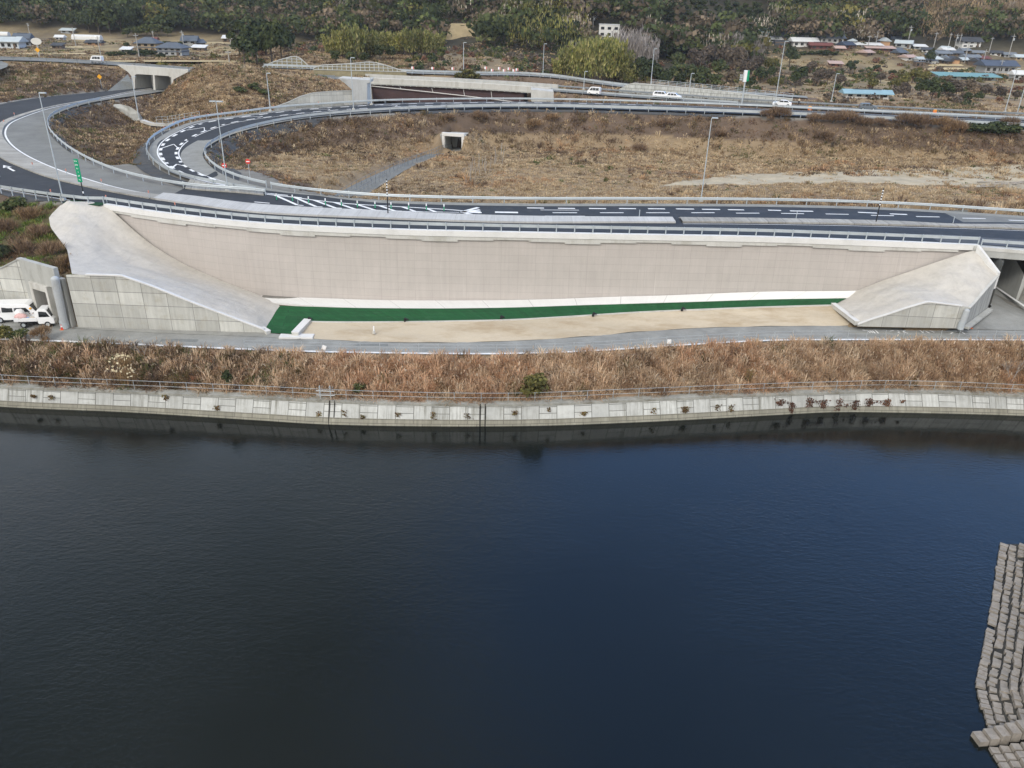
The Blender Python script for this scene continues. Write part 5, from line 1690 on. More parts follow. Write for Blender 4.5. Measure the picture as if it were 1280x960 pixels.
# the wooded hill: one mass of crowns
def forest():
    N = 15000
    x = RNG.uniform(-420, 420, N); y = RNG.uniform(290, 640, N)
    y0 = np.interp(x, [-400, -130, -60, 0, 60, 110, 180, 400], [424, 432, 352, 322, 330, 335, 325, 318])
    k = (y > y0 + 4) & (np.abs(x) < y * .78)
    x, y = x[k], y[k]
    z = ground_z(x, y)
    # leave the orchard, the white building and the bare bank clear
    q = np.stack([x, y, z], 1) - EYE; zc = q @ _fw
    px = 640 + FPX * (q @ _rt) / zc; py = 480 - FPX * (q @ _up) / zc
    clear = ((px > 838) & (px < 965) & (py > 0) & (py < 50)) | ((px > 732) & (px < 792) & (py > 36) & (py < 82)) | ((px > 550) & (px < 608) & (py > 28) & (py < 70)) | ((px > 935) & (py > 56)) | ((px < 300) & (py > 44)) | ((px > 990) & (px < 1300) & (py > 55))
    k = ~clear & (py > -55) & (px > -160) & (px < 1440)
    x, y, z, px, py = x[k], y[k], z[k], px[k], py[k]
    n = len(x)
    kinds = ['dark', 'green', 'brown', 'olive', 'bamboo', 'bare', 'beige']
    mixn = patchy(x, y, .12, 1.3)
    u = RNG.uniform(0, 1, n) + mixn * .28
    kd = np.select([u < .46, u < .60, u < .93, u < 1.0], [0, 1, 2, 3], 5)
    kd = np.where((px < 260) & (u < .8), 0, kd)
    kd = np.where((px > 640) & (px < 740) & (py > 8) & (RNG.uniform(0, 1, n) < .5), 4, kd)
    kd = np.where((px > 1150) & (py > 5) & (RNG.uniform(0, 1, n) < .5), 6, kd)
    VV, QQ, CCol, base = [], [], [], 0
    for i in range(n):
        K = kinds[kd[i]]
        hh_ = rt.uniform(7, 13); wd_ = hh_ * rt.uniform(.85, 1.25)
        m = 100 if y[i] < 470 else 70
        d = RNG.normal(0, 1, (m, 3)); d /= np.linalg.norm(d, axis=1)[:, None]
        d[:, 2] = np.abs(d[:, 2]) - .25
        lob = RNG.normal(0, .23, (5, 3)); li = RNG.integers(0, 5, m)
        if K in ('bare', 'beige', 'bamboo'):
            C = np.stack([d[:, 0] * wd_ * .42, d[:, 1] * wd_ * .42, hh_ * RNG.uniform(.25, 1.0, m)], 1)
            V, q_ = cards(C, np.stack([d[:, 0], d[:, 1], 0 * d[:, 0]], 1), .32 * hh_ / 8, 1.0)
            V = V.reshape(m, 4, 3); cc = V.mean(1, keepdims=True); V = cc + (V - cc) * np.array([.6, .6, 2.6]); V = V.reshape(-1, 3)
        else:
            C = (d * RNG.uniform(.55, 1.0, (m, 1)) * np.array([.36, .36, .36]) + lob[li]) * np.array([wd_, wd_, hh_ * .8]) + np.array([0, 0, hh_ * .55])
            V, q_ = cards(C, d, .8 * hh_ / 8)
        VV.append(V + np.array([x[i], y[i], z[i]])); QQ.append(q_ + base); base += len(V)
        tone = rt.uniform(.5, 1.4)
        base_c = pick(PALS[K], 1, var=.1)
        CCol.append(np.repeat((.45 * pick(PALS[K], m, var=.25) + .55 * base_c) * tone, 4, 0))
    o = np_mesh('forest', np.concatenate(VV), np.concatenate(QQ), None, np.concatenate(CCol), M['leaf'])
    o['kind'] = 'stuff'
    return o


forest()

# low scrub filling the rough ground between the far roads and the hill
def scrub():
    N = 3800
    x = RNG.uniform(-110, 190, N); y = RNG.uniform(232, 400, N)
    k = free(x, y, 2) & (patchy(x, y, .4, .5) > -.1) & (grid_at(DU, x, y) > 2)
    x, y = x[k], y[k]; z = ground_z(x, y)
    q = np.stack([x, y, z], 1) - EYE; zc = q @ _fw
    px = 640 + FPX * (q @ _rt) / zc; py = 480 - FPX * (q @ _up) / zc
    k = ~((px > 960) & (py < 90) & (RNG.uniform(0, 1, len(px)) < .72)) & ~((px < 310) & (RNG.uniform(0, 1, len(px)) < .9)) & ~((px > 735) & (px < 790) & (py < 80)) & ~((px > 552) & (px < 606) & (py < 66) & (RNG.uniform(0, 1, len(px)) < .9)) & ~((px > 330) & (px < 510) & (py > 66)) & ~((px > 1000) & (py > 100) & (RNG.uniform(0, 1, len(px)) < .7))
    x, y, z = x[k], y[k], z[k]
    VV, QQ, CCol, base = [], [], [], 0
    for i in range(len(x)):
        K = rt.choice(['brown', 'brown', 'dark', 'olive', 'green', 'russet', 'beige'])
        r = rt.uniform(.8, 2.0); m = 60
        d = RNG.normal(0, 1, (m, 3)); d /= np.linalg.norm(d, axis=1)[:, None]; d[:, 2] = np.abs(d[:, 2])
        C = d * RNG.uniform(.5, 1.1, (m, 1)) * np.array([r, r, r * rt.uniform(.7, 1.2)])
        V, q_ = cards(C, d, .3 * r)
        VV.append(V + np.array([x[i], y[i], z[i]])); QQ.append(q_ + base); base += len(V)
        CCol.append(np.repeat(pick(PALS[K], m, var=.3), 4, 0))
    o = np_mesh('undergrowth', np.concatenate(VV), np.concatenate(QQ), None, np.concatenate(CCol), M['leaf'])
    o['kind'] = 'stuff'


scrub()

# weeds rooted in the joints of the pond wall
WEEDS = [(42, 495, 6), (64, 497, 6), (207, 497, 7), (271, 510, 6), (398, 518, 8), (430, 516, 9), (454, 521, 5), (497, 518, 6), (542, 519, 9), (585, 520, 7), (643, 516, 9), (686, 512, 6), (729, 517, 6), (817, 513, 8), (856, 512, 12), (896, 509, 7), (914, 510, 9),
         (975, 503, 11), (990, 510, 20), (1012, 503, 12), (1030, 505, 20), (1048, 506, 18), (1069, 506, 22), (1086, 503, 12), (1109, 503, 13), (1128, 502, 4)]
for i, (px_, py_, s_px) in enumerate(WEEDS):
    x0 = U(px_, py_, -12.2)[0]
    yy = float(np.interp(x0, RT[:, 0], (RT[:, 1] + RB[:, 1]) / 2))
    d = ray(px_, py_); q = EYE + d * ((yy - .12) / d[1])
    t = thing('weed_tuft', 'brown weed tuft rooted in a joint of the pond wall' if px_ < 960 else 'rusty brown creeper in the wall joints at the right of the pond', 'weed', q, 0, 'weeds in the pond wall joints' if px_ < 960 else 'rusty creepers in the pond wall joints')
    L = s_px / 12.5 * rt.uniform(.6, 1.15); m = rt.randint(18, 48) if s_px < 10 else 110
    C = np.stack([RNG.normal(0, .14 + .05 * (s_px > 10), m), RNG.normal(-.05, .05, m) , RNG.uniform(-.5, .5, m) * L], 1)
    if s_px > 10 and i % 2: C[: m // 3] = np.stack([RNG.uniform(-.1, 1.3, m // 3), RNG.normal(-.05, .05, m // 3), RNG.normal(0, .12, m // 3)], 1)
    V, q_ = cards(C, np.tile([0, -1., .3], (m, 1)), .1)
    np_mesh('leaves', V, q_, None, np.repeat(pick([(.13, .08, .04), (.17, .11, .05), (.09, .06, .035), (.15, .13, .05)] if px_ < 960 else [(.12, .06, .04), (.15, .08, .055), (.08, .05, .035)], m), 4, 0), M['leaf'], t)
# pampas clumps and a bare shrub
for px_, py_, lab in [(150, 486, 'pampas grass clump with cream plumes hanging over the pond railing'), (163, 468, 'taller pampas grass clump with cream plumes behind the railing')]:
    x0 = U(px_, py_, -10.8)[0]; yy = float(np.interp(x0, REV_TOP[:, 0], REV_TOP[:, 1])) + (1.2 if py_ > 480 else 2.6)
    q = np.array([x0, yy, max(float(ground_z(x0, yy)), ZR - .2)])
    t = thing('pampas_grass', lab, 'grass clump', q)
    m = 420
    P = np.stack([RNG.normal(0, .35, m), RNG.normal(0, .3, m), np.zeros(m)], 1)
    blades('leaves', P, RNG.uniform(.9, 1.7, m), RNG.uniform(.03, .06, m), pick([(.42, .29, .15), (.36, .24, .13), (.30, .2, .1)], m), .6, None, t)
    m = 34
    C = np.stack([RNG.normal(0, .8, m), RNG.normal(-.1, .5, m), 1.75 - .4 * RNG.exponential(1, m)], 1)
    V, q_ = cards(C, np.tile([0, -1., .6], (m, 1)), .13, 1.3)
    np_mesh('plumes', V, q_, None, np.repeat(pick([(.62, .54, .36), (.56, .47, .3)], m), 4, 0), M['leaf'], t)


def bare_shrub(px_, py_, hpx, lab, dy):
    x0 = U(px_, py_, -10.9)[0]; yy = float(np.interp(x0, REV_TOP[:, 0], REV_TOP[:, 1])) + dy
    q = np.array([x0, yy, max(float(ground_z(x0, yy)), ZR - .2)])
    h = hpx * depth(q) / FPX
    t = thing('bare_shrub', lab, 'shrub', q)
    rg = random.Random(int(px_)); k = MB()
    def grow_(p, d, L, r, lv):
        e = p + d * L
        k.tube(p, e, r, r * .6, 5, False)
        if lv == 0: return
        for _ in range(3):
            nd = d + Vector((rg.uniform(-.6, .6), rg.uniform(-.5, .5), rg.uniform(-.1, .5))); nd.normalize()
            grow_(e - d * L * rg.uniform(0, .3), nd, L * rg.uniform(.55, .8), r * .55, lv - 1)
    o = Vector(q)
    grow_(o, Vector((.2, 0, 1)).normalized(), h * .32, .05, 4)
    grow_(o, Vector((-.5, .1, 1)).normalized(), h * .3, .045, 4)
    k.build('branches', M['bark_pale'], t)


bare_shrub(1268, 488, 46, 'pale bare shrub on the reed bank at the right edge', 1.3)
bare_shrub(196, 452, 34, 'thin grey bare shrub among the left reeds', 4.0)

# the patterns the copies were made from are not part of the scene
for t in PROTO.values():
    for ch in KIDS.get(t.name, []): bpy.data.objects.remove(ch)
    bpy.data.objects.remove(t)
# ------------------------------------------------------------------ paint on the roads (part of the road)
mk_ = MB()


def seg3(p, q, w, z=.014):
    p, q = np.asarray(p), np.asarray(q)
    d = (q - p)[:2]; d = d / (np.linalg.norm(d) + 1e-9)
    n = np.array([-d[1], d[0], 0]) * w / 2
    up = np.array([0, 0, z])
    mk_.add([p - n + up, q - n + up, q + n + up, p + n + up], [(0, 1, 2, 3)])


def line3(A, w, z=.014):
    A = np.asarray(A)
    mk_.strip(offset(A, -w / 2), offset(A, w / 2), z)


def dash(x0, y0, x1, y1, w=.2, z=.014):
    seg3(U(x0, y0), U(x1, y1), w, z)


for x0, x1, y in [(75, 160, 160), (230, 315, 162), (385, 470, 163), (535, 620, 163), (680, 765, 164), (820, 910, 165), (950, 1040, 167), (1080, 1160, 169)]:
    dash(640 + x0 / 4, 220 + y / 4, 640 + x1 / 4, 220 + (y + 1) / 4, .45, .02)
for x0, x1, y0, y1 in [(0, 65, 171, 173), (110, 225, 175, 177), (450, 545, 182, 186), (610, 695, 190, 193)]:
    dash(960 + x0 / 4, 220 + y0 / 4, 960 + x1 / 4, 220 + y1 / 4, .45, .02)
for x0, x1, y in [(203, 325, 184), (440, 558, 184), (670, 788, 184), (897, 1013, 184), (1120, 1237, 186)]:
    dash(640 + x0 / 4, 220 + y / 4, 640 + x1 / 4, 220 + y / 4, .3)
for x0, x1, y0, y1 in [(65, 180, 187, 189), (288, 403, 190, 192), (515, 630, 197, 199), (740, 858, 203, 205), (972, 1088, 211, 213), (1203, 1285, 221, 224)]:
    dash(960 + x0 / 4, 220 + y0 / 4, 960 + x1 / 4, 220 + y1 / 4, .3)
for x0, x1, y in [(142, 335, 170), (165, 365, 200)]:
    dash(640 + x0 / 4, 220 + y / 4, 640 + x1 / 4, 220 + (y + 1) / 4, .2)
for x0, x1, y in [(1195, 1310, 181)]:
    dash(320 + x0 / 4, 220 + y / 4, 320 + x1 / 4, 220 + (y + 2) / 4, .7)
# edge lines beside the middle strip
line3(by_x(E_MID, xs3) + (0, .3, 0), .2); line3(by_x(E_MID, xs4) + (0, .25, 0), .16)
line3(by_x(E_NEARIN[E_NEARIN[:, 1] < 104], np.arange(xs4[0], 95, 1.)) + (0, -.25, 0), .14)
# gore zebra between the parting ramps
Z_T = [(326, 252.5), (345, 248), (372, 251), (402, 254.5), (430, 256.5), (470, 258.5), (510, 260.3), (545, 262), (580, 263.4)]
gt_ = cr([U(x / 1, y) for x, y in [(333, 243), (362, 246), (395, 250.5), (440, 255), (500, 258.5), (560, 262), (578, 263.5)]], 1.0)
gb_ = cr([U(x, y) for x, y in [(352, 254.6), (372, 256.4), (396, 258.4), (446, 261.6), (500, 264), (550, 265.2), (574, 265.5)]], 1.0)
line3(gt_, .3)
g1, g2 = resample(gt_, n=64), resample(gb_, n=64)
for i in range(3, 58, 7):
    seg3(g1[i], g2[min(i + 3, 63)], .42, .018)
    if i + 6 < 62: seg3(g2[min(i + 3, 63)] * 1.0, lerp(g2[min(i + 3, 63)], g2[min(i + 6, 63)], .8), .28, .022)
line3(gb_[10:], .18)
dash(331, 241.5, 360, 244.4, .3, .02); dash(367, 246.2, 377, 247.3, .3, .02); dash(318, 252.5, 337, 254.2, .3, .02)
for c in ((592, 259, 1), (592, 265.5, 1)):
    pass
apx = U(577, 265)
for x, y in ((598, 259.5), (600, 262.5), (602, 266), (598, 270.5)):
    seg3(apx, U(x, y), .55, .02)
dash(586, 264.6, 600, 265.6, 1.0, .026)
# white lines round the ramps
line3(offset(E_KERBIN, .45 * -1)[3:], .28)
line3(offset(E_NEARIN, -.4)[near_i(E_NEARIN, 190, 248):], .18)
line3(offset(E_NEAR, .9)[near_i(E_NEAR, 132, 254):near_i(E_NEAR, 60, 121)], .16)
LI, LO = resample(LOOP_IN, n=len(LOOP_IN)), LOOP_OUT


def loop_at(i, t):
    i = min(max(i, 0), len(LI) - 1)
    return lerp(LI[i], LO[i], t)


sL = np.concatenate([[0], np.cumsum(np.linalg.norm(np.diff(lerp(LI, LO, .5), axis=0), axis=1))])
ix = lambda s: int(np.argmin(np.abs(sL - s)))
line3(np.array([loop_at(i, .47) for i in range(4, ix(165))]), .18, .012)
line3(np.array([loop_at(i, .86) for i in range(4, ix(330))]), .22, .012)
line3(np.array([loop_at(i, .2) for i in range(ix(95), ix(330))]), .2, .012)
for k in range(44):
    s = 4 + k * 3.6
    seg3(loop_at(ix(s), .81), loop_at(ix(s + 1.7), .81), .5, .016)
    seg3(loop_at(ix(s), .52), loop_at(ix(s + 1.7), .52), .45, .016)
for k in range(9):
    s = 8 + k * 15
    seg3(loop_at(ix(s), .54), loop_at(ix(s + 2.5), .64), .16, .02); seg3(loop_at(ix(s + 2.5), .64), loop_at(ix(s), .79), .3, .02)
# an arrow on the dark lane at the left
a0, a1 = U(4, 206.5), U(18, 214)
seg3(a1, lerp(a1, a0, .75), .35, .02)
dd_ = (a1 - a0) / np.linalg.norm(a1 - a0); nn_ = np.array([-dd_[1], dd_[0], 0])
mk_.poly([a0, lerp(a0, a1, .4) + nn_ * .6, lerp(a0, a1, .4) - nn_ * .6], .02)
# worn white lettering strokes on the lower path
for x0, y0, x1, y1 in [(1078, 412.5, 1084, 413.3), (1084, 413, 1088, 416), (1087, 413, 1091, 416), (1090, 413, 1094, 416.5), (1094, 412.6, 1098, 416.6), (1112, 414, 1117, 413), (1124, 414.5, 1122, 413), (1122, 415, 1125, 416.5), (1130, 413.3, 1129, 415), (1129, 415, 1135, 416.6), (1150, 413, 1154, 416), (1156, 413.5, 1162, 416.5), (1162, 413, 1168, 415.5), (1188, 417, 1191, 415.5), (1194, 414, 1196, 415), (1202, 415, 1206, 417.5)]:
    seg3(U(x0, y0 + .2, zpath(U(x0, y0, -7.6)[0])), U(x1, y1 + .2, zpath(U(x1, y1, -7.6)[0])), .16, .02)
struct('road_markings', mk_, M['paint'])
# dark repair patches in the path
for x0, x1, y, h, s in [(200, 248, 423.5, 3.5, 0), (445, 485, 428.8, 3.2, 1)]:
    A0, A1 = UL(x0, y + h, zpath), UL(x1, y + h + .8, zpath); B0, B1 = UL(x0 + 2, y, zpath), UL(x1, y + .8, zpath)
    b = MB().poly([A0, A1, B1, B0], .008); struct('path_patch', b, M['concrete_dark'])

# ------------------------------------------------------------------ guard rails
POST_ME = {}


def guardrail(label, A, spacing=4.0, h=.68, beam=.34, side=1, group=None, second=False, name='guardrail', mat='steel', gap=.1):
    A = np.asarray(A)
    t = thing(name, label, 'guardrail', A[len(A) // 2], 0, group)
    k = MB()
    o = side * gap
    k.sweep(A, [(o, h + beam / 2), (o + side * .05, h + beam * .22), (o + side * .01, h), (o + side * .05, h - beam * .22), (o, h - beam / 2), (o - side * .03, h - beam / 2), (o - side * .03, h + beam / 2)])
    k.build('beam', M[mat], t, fixn=True)
    if second:
        MB().sweep(A, [(-.02, h - .5), (.06, h - .5), (.06, h - .4), (-.02, h - .4)]).build('lower_rail', M[mat], t, fixn=True)
    L = np.linalg.norm(np.diff(A, axis=0), axis=1).sum()
    n = min(100, max(2, int(L / spacing)))
    P = resample(A, n=n)
    key = (round(h, 2), mat)
    pm_ = MB().tube((0, 0, -.3), (0, 0, h + beam * .5 + .04), .07, n=8)
    first = None
    for p in P:
        if first is None:
            first = pm_.build('post', M[mat], t, local=False); first.location = [float(v) for v in (p - np.array(t.location))]
        else:
            copy_part(first, p - np.array(t.location))
    return t


G1 = np.concatenate([cr([U(-60, 228), U(-20, 236.5), U(0, 239.5), U(35, 245), U(78, 250.8), U(108, 254.2)], 1.0), COPE + (0, .02, .14)])
guardrail('steel guardrail standing on the coping of the beige wall', G1, 2.1, .68, .36, 1)
guardrail('green-footed guardrail across the bridge at the right end', cr([U(1226, 308.2), U(1285, 312), U(1420, 320.5)], 1.0), 2.1, .68, .36, 1)
guardrail('curving guardrail along the inside of the left grey ramp', offset(E_RAMPIN, -.4)[:near_i(E_RAMPIN, 130, 125)], 4, .62, .42, 1)
guardrail('curving guardrail round the outside of the loop road and along the far road', offset(E_BOUT, .45)[near_i(E_BOUT, 322, 240):], 4, .62, .4, -1)
_g4 = offset(E_FAR, -.4)
_i1, _i2 = near_i(E_FAR, 330, 234), near_i(E_FAR, 560, 136.5)
guardrail('guardrail between the main road and the brown field', _g4[:_i1], 4, .62, .38, 1)
guardrail('curving guardrail round the inside of the loop road', _g4[_i1:_i2], 4, .62, .42, 1)
guardrail('heavy guardrail above the brown embankment on the far road', _g4[_i2 - 1:], 4, .6, .6, 1)
guardrail('guardrail on the upper road over the twin portal at the left', U_NEAR[:near_i(U_NEAR, 428, 99)] + (0, .3, .0), 4, .7, .4, 1, mat='steel_dark')
guardrail('guardrail on the upper road right of the overpass', U_NEAR[near_i(U_NEAR, 690, 114):near_i(U_NEAR, 930, 131)] + (0, .3, 0), 4, .62, .34, 1)
guardrail('guardrail on the far side of the upper road', U_FAR[near_i(U_FAR, 700, 108):] + (0, -.3, 0), 4, .7, .4, -1, mat='steel_dark')
guardrail('guardrail along the hillside road above the overpass', V_NEAR[:near_i(V_NEAR, 796, 110)] + (0, .2, 0), 3, .75, .5, 1)

# ------------------------------------------------------------------ small road posts
def post_kind(name, label, cat, group, places, colour, h=.8, r=.06, cap=None, z=0.0):
    src = None
    for i, p in enumerate(places):
        if src is None:
            src = thing(name, label, cat, p, 0, group)
            MB().tube((0, 0, 0), (0, 0, h), r, n=8).build('shaft', M[colour], src, local=False)
            if cap: MB().tube((0, 0, h - cap[1]), (0, 0, h + .02), r * cap[2], n=8).build('reflector', M[cap[0]], src, local=False)
            MB().tube((0, 0, -.02), (0, 0, .05), r * 2, n=8).build('foot', M['black'], src, local=False)
        else:
            o = copy_tree(src); o.location = [float(v) for v in p]


post_kind('lane_post', 'green and white lane post in the row down the zebra gore', 'post', 'green and white lane posts in the gore', [U(x, y) for x, y in [(346, 250.3), (366, 251.8), (386, 254), (407, 256.5), (427, 258), (447, 259.5), (469, 260.5), (489, 261.3), (511, 262), (533, 263), (555, 263.7)]], 'green_post', .85, .07, ('white', .28, 1.15))
ori = [(0, 214), (42, 203.5), (84, 212), (128, 225), (187, 240), (6, 149), (19, 139.5), (39, 133.5), (90, 125), (65, 238.5), (134, 246), (220, 255)]
post_kind('orange_post', 'slim post with an orange reflector along the curving kerb', 'post', 'orange reflector posts on the ramps', [U(x, y + 8, .1 if x > 30 or y > 160 else 1.2) for x, y in ori], 'steel', 1.0, .04, ('orange_dull', .3, 1.8))
post_kind('reflector_post', 'small post with a pale red reflector behind the loop guardrail', 'post', 'red reflectors along the loop guardrail', [offset(E_BOUT, .5)[near_i(E_BOUT, x, y)] for x, y in [(209, 166), (222, 160), (235, 154), (248, 150), (263, 147), (278, 144.5), (295, 143), (313, 142), (345, 138), (400, 133), (740, 129), (830, 131)]], 'steel', .98, .04, ('orange_dull', .2, 2.2))
post_kind('grey_marker', 'grey marker post standing on the middle strip', 'post', 'grey marker posts on the middle strip', [U(x, y) for x, y in [(799, 271), (995, 273.5), (1191, 279.5), (373, 259)]], 'steel', .9, .05)
for x, y0, y1, lab in [(484, 266.5, 222, 'tall black and white snow pole on the middle strip left of centre'), (1096, 277, 235, 'tall black and white snow pole on the middle strip towards the right')]:
    p = U(x + (1 if x < 600 else -1), y0, .2); t = thing('snow_pole', lab, 'pole', p)
    h = 4.2
    MB().tube(p, p + (0, 0, h), .07, n=8).build('pole', M['black'], t)
    for k in range(6):
        MB().tube(p + (0, 0, h * .5 + k * .35), p + (0, 0, h * .5 + k * .35 + .16), .085, n=8).build('stripe', M['white'], t)

# ------------------------------------------------------------------ lamps and signs
def lamp(label, foot, hpx, heads=1, lean=(0, 0), r=.11, cat='street lamp', headlen=.8):
    h = hpx * 1.0
    t = thing('street_lamp', label, cat, foot)
    MB().tube(foot, foot + (0, 0, h), r, r * .6, 10).build('pole', M['steel'], t)
    MB().box(foot + (0, 0, .12), (.55, .55, .3)).build('base', M['concrete_pale'], t)
    for s in ((-1, 1) if heads == 2 else (1,)):
        k = MB(); c = foot + (s * headlen * .55, 0, h + .06)
        k.box(c, (headlen, .34, .16)); k.tube(foot + (0, 0, h), foot + (s * headlen * .3, 0, h + .05), .05, n=6)
        f = k.build('lamp_head', M['steel'], t, bevel=.03)
        MB().box(c + (s * .05, 0, -.09), (headlen * .7, .24, .04)).build('lens', M['white'], f, local=False) if False else None
    return t


def vscale(foot, ytop_px, ybot_px):
    return (ybot_px - ytop_px) * depth(foot) / FPX / math.cos(PITCH) * 1.0


for lab, x, y0, y1, z, hd in [
    ('tall single lamp beside the wall-top guardrail at the left', 79, 130, 250, 0, 1), ('double-headed lamp standing in the gore between the ramps', 285, 138, 239, 0, 2),
    ('lone lamp on the far verge of the main road in front of the field', 876, 157, 251.5, 0, 1), ('pole lamp beside the grey slab near the sunken channel', 174, 102, 150, .4, 1),
    ('short lamp on the slope above the loop road', 338, 97, 139, 2.6, 1), ('slim lamp at the left end of the overpass', 442, 80, 137, 2.8, 1), ('slim lamp in front of the brown overpass girder', 464.5, 101, 131, 2.9, 1),
    ('tall lamp beside the white saloon on the far road', 968, 62, 133, 3, 1), ('lamp behind the mesh fence on the pale wall', 813, 67, 110, 4.3, 1), ('short lamp near the blue-roofed shed', 1039, 96, 127, 2.8, 1),
    ('lamp left of the bright bamboo', 678.5, 60, 96, 5, 1), ('short lamp on the hillside road verge', 579.5, 58, 91, 5.6, 1), ('small lamp on the verge behind the white van on the far road', 729.5, 92, 112, 4, 1), ('short pole lamp right of the two white cars', 861, 95, 119, 3.5, 1),
    ('tall lamp at the right edge beyond the far road', 1256, 92, 140, 2.5, 1), ('tall lamp cut by the right edge of the view', 1271, 98, 143, 2.5, 1)]:
    f = U(x, y1, z)
    lamp(lab, f, vscale(f, y0, y1) * .94, hd, r=.085 if y1 > 200 else .12)


def disc_sign(label, p, h, r, face, bar):
    t = thing('road_sign', label, 'sign', p)
    MB().tube(p, p + (0, 0, h), .05, n=8).build('post', M['steel'], t)
    c = p + (0, -.08, h - r * .6)
    d = MB().tube(c, c + (0, -.04, 0), r, n=20).build('disc', M[face], t)
    if bar: MB().box(c + (0, -.06, 0), (r * 1.35, .03, r * .38)).build('bar', M[bar], d, local=False).location = -d.parent.location
    return t


for lab, x, y, r in [('no-entry sign on a post in the loop field', 313, 226, .36), ('no-entry sign hung low behind the gore guardrail', 284, 233, .36)]:
    p = U(x, y, -.6 if x > 300 else 0); disc_sign(lab, p, vscale(p, (201 if x > 300 else 206), y) * .92, r, 'red', 'white')
for lab, x, y, h, s in [('orange diamond warning sign on the bank left of the twin portal', 127.5, 111.5, 2.8, .62), ('orange warning sign on a post in front of the left village', 50, 76, 3, .7)]:
    p = GP(x, y); t = thing('road_sign', lab, 'sign', p)
    MB().tube(p, p + (0, 0, h), .06, n=6).build('post', M['steel'], t)
    c = p + (0, -.1, h - s * .3)
    MB().add([c + (s, 0, 0), c + (0, 0, s), c + (-s, 0, 0), c + (0, 0, -s), c + (s, .05, 0), c + (0, .05, s), c + (-s, .05, 0), c + (0, .05, -s)], [(3, 2, 1, 0), (4, 5, 6, 7), (0, 1, 5, 4), (1, 2, 6, 5), (2, 3, 7, 6), (3, 0, 4, 7)]).build('plate', M['yellow'], t, fixn=True)
p = GP(49.5, 70); t = thing('round_sign', 'big pale oval board on a post in front of the left village', 'sign', p)
MB().tube(p, p + (0, 0, 3.6), .14, n=8).build('post', M['steel'], t)
k = MB(); c = p + (0, -.2, 4.8)
k.add([c + (1.9 * math.cos(a), y_, 1.15 * math.sin(a)) for y_ in (0, .2) for a in np.linspace(0, 2 * math.pi, 20, endpoint=False)], [tuple(range(19, -1, -1)), tuple(range(20, 40))] + [(i, (i + 1) % 20, 20 + (i + 1) % 20, 20 + i) for i in range(20)])
k.build('board', pm('cream_board', (.6, .59, .55), .06, .5, 4, .6), t, fixn=True)
# tall green strip sign with white characters
p = U(106.5, 252.5, 0.0); t = thing('strip_sign', 'tall narrow green sign with white characters on a black post above the left sprayed slope', 'sign', p)
H_ = vscale(p, 202, 252) * .95
MB().tube(p, p + (0, 0, H_ * .6), .07, n=8).build('post', M['black'], t)
MB().tube(p + (0, 0, 1.1), p + (0, 0, 1.35), .085, n=8).build('band', M['white'], t)
z0, z1 = p[2] + H_ * .47, p[2] + H_
pc = p + (0, -.12, 0)
pl_ = MB().box((pc[0], pc[1], (z0 + z1) / 2), (.56, .06, z1 - z0)).build('board', M['green_sign'], t, bevel=.02)
k = MB(); ch = (z1 - z0) / 6.3
GLY = [[(-.13, .3, .26, .05), (-.13, .0, .05, .3), (.08, .0, .05, .32), (-.1, .1, .24, .05), (-.1, -.08, .24, .05)], [(-.12, .25, .26, .05), (-.12, -.1, .26, .05), (-.12, 0, .05, .35), (.12, 0, .05, .35), (0, .05, .05, .35), (0, .08, .26, .05)],
       [(-.08, .1, .05, .3), (.08, .12, .05, .2), (0, -.1, .16, .05)], [(0, .12, .05, .26), (.06, .05, .16, .05)], [(0, .2, .22, .05), (0, .0, .05, .3), (-.08, -.05, .16, .05), (.07, .08, .05, .2)], [(-.06, .12, .08, .1), (.0, .02, .1, .12), (.07, -.1, .1, .12)]]
for i, g in enumerate(GLY):
    zc = z1 - ch * (i + .65)
    for x, z, w_, h_ in g: k.box((pc[0] + x, pc[1] - .045, zc + z * ch), (w_, .02, h_ * ch))
k.build('characters', M['white'], t)
tag(MB().box(U(107, 253.6) + (0, -.2, .04), (5.2, 1.4, .06), -.18).build('green_tarp', M['green_sheet'], bevel=.02), 'green tarpaulin strip at the foot of the green strip sign', 'tarpaulin')
# white and green sign case on the far road
p = U(927, 131, 3); t = thing('sign_mast', 'mast with a white case and green panel beside the far road', 'sign', p)
H_ = vscale(p, 92, 131) * .94
MB().tube(p, p + (0, 0, H_ * .7), .18, n=8).build('mast', M['steel'], t)
MB().box(p + (-.15, 0, H_ * .82), (.75, 1.0, H_ * .33)).build('case', M['white'], t, bevel=.05)
pn_ = MB().box(p + (.42, -.1, H_ * .83), (.5, 1.0, H_ * .3)).build('panel', M['green_sign'], t, bevel=.03)
k = MB()
for i in range(2):
    for j in range(3): k.box(p + (-1.25 + i * .35, 0, H_ * .72 + j * .5), (.28, .1, .36))
k.tube(p + (-1.3, 0, H_ * .8), p + (0, 0, H_ * .8), .05, n=6)
k.build('grid_board', M['steel'], t)

